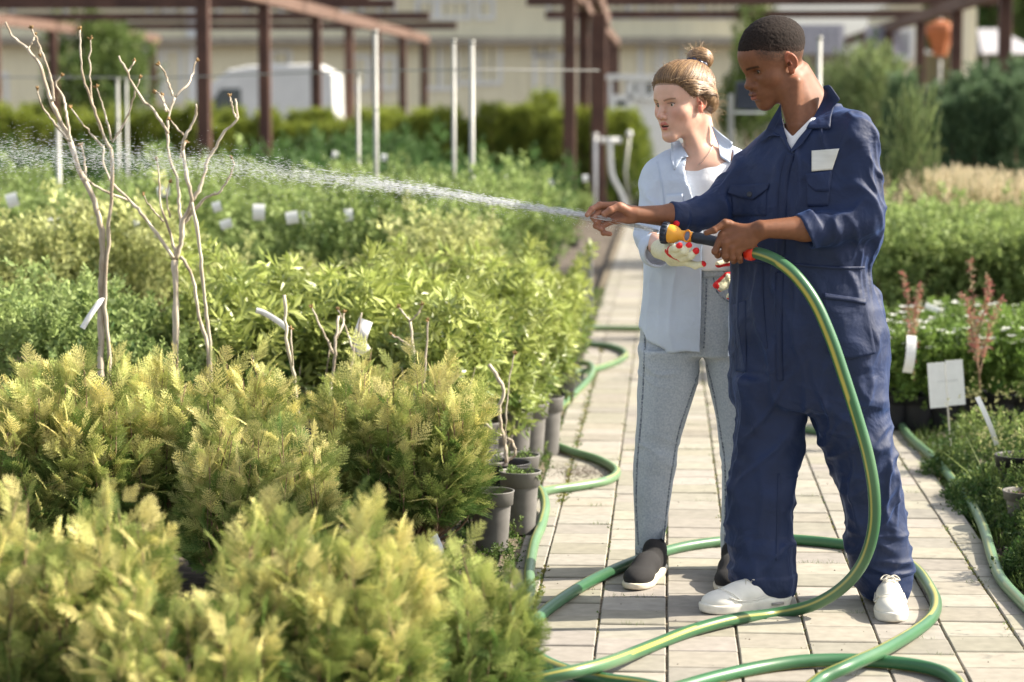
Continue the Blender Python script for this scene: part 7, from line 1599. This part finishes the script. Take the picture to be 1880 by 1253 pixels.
    for i, (pa, pb, top, bot, peak) in enumerate([(1482, 1546, 46, 100, 46), (1585, 1660, 50, 98, 40)]):
        r = thing('grey_shed', ['grey corrugated shed right behind the man\'s collar', 'grey corrugated shed with sloping roof end right of the man'][i], 'shed', (X((pa+pb)/2, Y3), Y3, 0)); b = MB(); x0, x1 = X(pa-60 if i == 0 else pa, Y3), X(pb-18 if i else pb, Y3); z1, z0 = Z(top, Y3), Z(bot, Y3); b.box(((x0+x1)/2, Y3+1.2, z0/2), ((x1-x0)/2, 1.2, z0/2)); b.build('wall', MAT['fascia'], r)
        b = MB(); n = max(6, int((x1-x0)/0.07))
        for k in range(n):
            a, c = x0+(x1-x0)*k/n, x0+(x1-x0)*(k+1)/n; d_ = 0.02 if k % 2 else 0.0; b.box(((a+c)/2, Y3-0.28+d_, (z0+z1)/2), ((c-a)/2*0.98, 0.012, (z1-z0)/2), [(1, 0, 0), (0, 1, -0.3), (0, 0.3, 1)])
        if i: b.add([(x1, Y3-0.3, z1), (X(1662, Y3), Y3-0.3, z0), (x1, Y3-0.3, z0), (x1, Y3, z1), (X(1662, Y3), Y3, z0), (x1, Y3, z0)], [(0, 1, 4, 3)], [(0, 2, 1)])
        b.build('roof', MAT['roof_corr'], r)
    # grey tent behind
    Y4 = 58; r = thing('tent', 'pale grey tent roof at the right edge before the trees', 'tent', at(1835, Y4)); x0, x1, xm = X(1788, Y4), X(1900, Y4), X(1800, Y4); z0, z1 = Z(100, Y4), Z(52, Y4); b = MB(); b.add([(x0, Y4-1, z0), (x1, Y4-1, z0), (x1, Y4+2, z0), (x0, Y4+2, z0), (xm, Y4+0.5, z1), (xm+0.5, Y4+0.5, z1)], [(0, 1, 5, 4), (2, 3, 4, 5)], [(1, 2, 5), (3, 0, 4)]); b.build('canopy', MAT['tent'], r); b = MB()
    for x in (x0+0.1, x1-0.1): b.tube([(x, Y4-0.9, 0), (x, Y4-0.9, z0)], 0.04, 8)
    b.build('legs', MAT['galv'], r)
    # white kiosk behind the woman
    Y5 = 38.0; r = thing('white_kiosk', 'low white kiosk with small dark openings behind the woman\'s face', 'kiosk', at(1190, Y5)); x0, x1 = X(1115, Y5), X(1262, Y5); z1 = Z(138, Y5); b = MB(); b.box(((x0+x1)/2, Y5+0.5, z1-0.03), ((x1-x0)/2+0.05, 0.6, 0.04)); b.build('roof', MAT['white_paint'], r)
    b = MB(); b.box(((x0+x1)/2+0.14, Y5+0.5, (z1-0.08)/2), ((x1-x0)/2-0.16, 0.5, (z1-0.08)/2)); b.build('wall', MAT['white_paint'], r); b = MB(); b.box((x0+0.05, Y5-0.02, (z1-0.08)/2), (0.03, 0.03, (z1-0.08)/2)); b.build('leg', MAT['white_paint'], r)
    for a, c, y0, y1 in [(1158, 1168, 152, 172), (1182, 1196, 152, 174), (1126, 1150, 185, 195)]: window(r, X(a, Y5)+0.04, X(c, Y5), Z(y1, Y5), Z(y0, Y5), Y5-0.0, 'glass', 0)
    # white van
    Y6 = 41.0; r = thing('white_van', 'white panel van parked beyond the hedge, seen through the pergola posts', 'van', at(500, Y6)); r.rotation_euler = (0, 0, math.radians(0)); zt = P(500, 119, Y6)[2]; x0, x1 = X(372, Y6), X(622, Y6); cx = (x0+x1)/2; hx = (x1-x0)/2
    f = Fld.uni((-hx-0.1, -2.6, 0.1), (hx+0.1, 1.2, zt+0.1), 0.05)
    prof = [(-hx, 0.35), (-hx, 1.25), (-hx+0.12, 1.75), (-hx+0.55, zt-0.10), (-hx+0.9, zt-0.03), (hx-0.3, zt), (hx, zt-0.16), (hx+0.02, 1.2), (hx, 0.35)]
    b = MB(); rows = []; ys = [-0.95, -0.88, 0.88, 0.95]; pr = np.array(prof); ctr = pr.mean(0)
    for j, yv in enumerate(ys): sc_ = 0.97 if j in (0, 3) else 1.0; rows.append(np.stack([ctr[0]+(pr[:, 0]-ctr[0])*sc_, np.full(len(pr), yv), ctr[1]+(pr[:, 1]-ctr[1])*sc_], 1))
    m = len(prof); V = np.vstack(rows+[[[ctr[0], -0.95, ctr[1]]], [[ctr[0], 0.95, ctr[1]]]]); Qs = [(j*m+i, j*m+(i+1) % m, (j+1)*m+(i+1) % m, (j+1)*m+i) for j in range(3) for i in range(m)]; Ts = [(4*m, (i+1) % m, i) for i in range(m)]+[(4*m+1, 3*m+i, 3*m+(i+1) % m) for i in range(m)]
    b.add(V, Qs, Ts); off = np.array([cx-r.location.x, 0, 0]); me = b.mesh('body'); o = obj('body', me, MAT['white_paint'], r); o.location = off
    for sx in (-hx+0.42, hx-0.5):
        b = MB(); b.lathe([(0, -0.1), (0.2, -0.1), (0.31, -0.09), (0.33, 0), (0.31, 0.09), (0.2, 0.1), (0, 0.1)], (sx, -0.90, 0.33), axes((0, 1, 0)), 20, False); w_ = obj('wheel', b.mesh('wheel'), MAT['tyre'], r); w_.location = off
    b = MB(); b.add([(-hx+0.10, -0.975, 1.30), (-hx+0.75, -0.975, 1.30), (-hx+0.75, -0.965, 1.78), (-hx+0.42, -0.965, 1.78)], [(0, 1, 2, 3)]); w_ = obj('side_window', b.mesh('side_window'), MAT['glass'], r); w_.location = off
    b = MB(); b.add([(-hx-0.012, -0.8, 1.28), (-hx-0.012, 0.8, 1.28), (-hx+0.50, 0.8, zt-0.14), (-hx+0.50, -0.8, zt-0.14)], [(0, 1, 2, 3)]); w_ = obj('windscreen', b.mesh('windscreen'), MAT['glass'], r); w_.location = off
MAT['roof_corr'] = M('corrugated grey sheet', (0.27, 0.27, 0.31), 0.55, vary=0.1, vscale=3); MAT['tent'] = M('grey tent cloth', (0.40, 0.39, 0.41), 0.8, vary=0.08, vscale=2)
build_ground(); build_buildings(); build_pergola(); build_plants(); build_saplings(); build_path_side(); build_weeds(); build_hose(); build_nozzle(); build_water(); build_man(); build_woman()
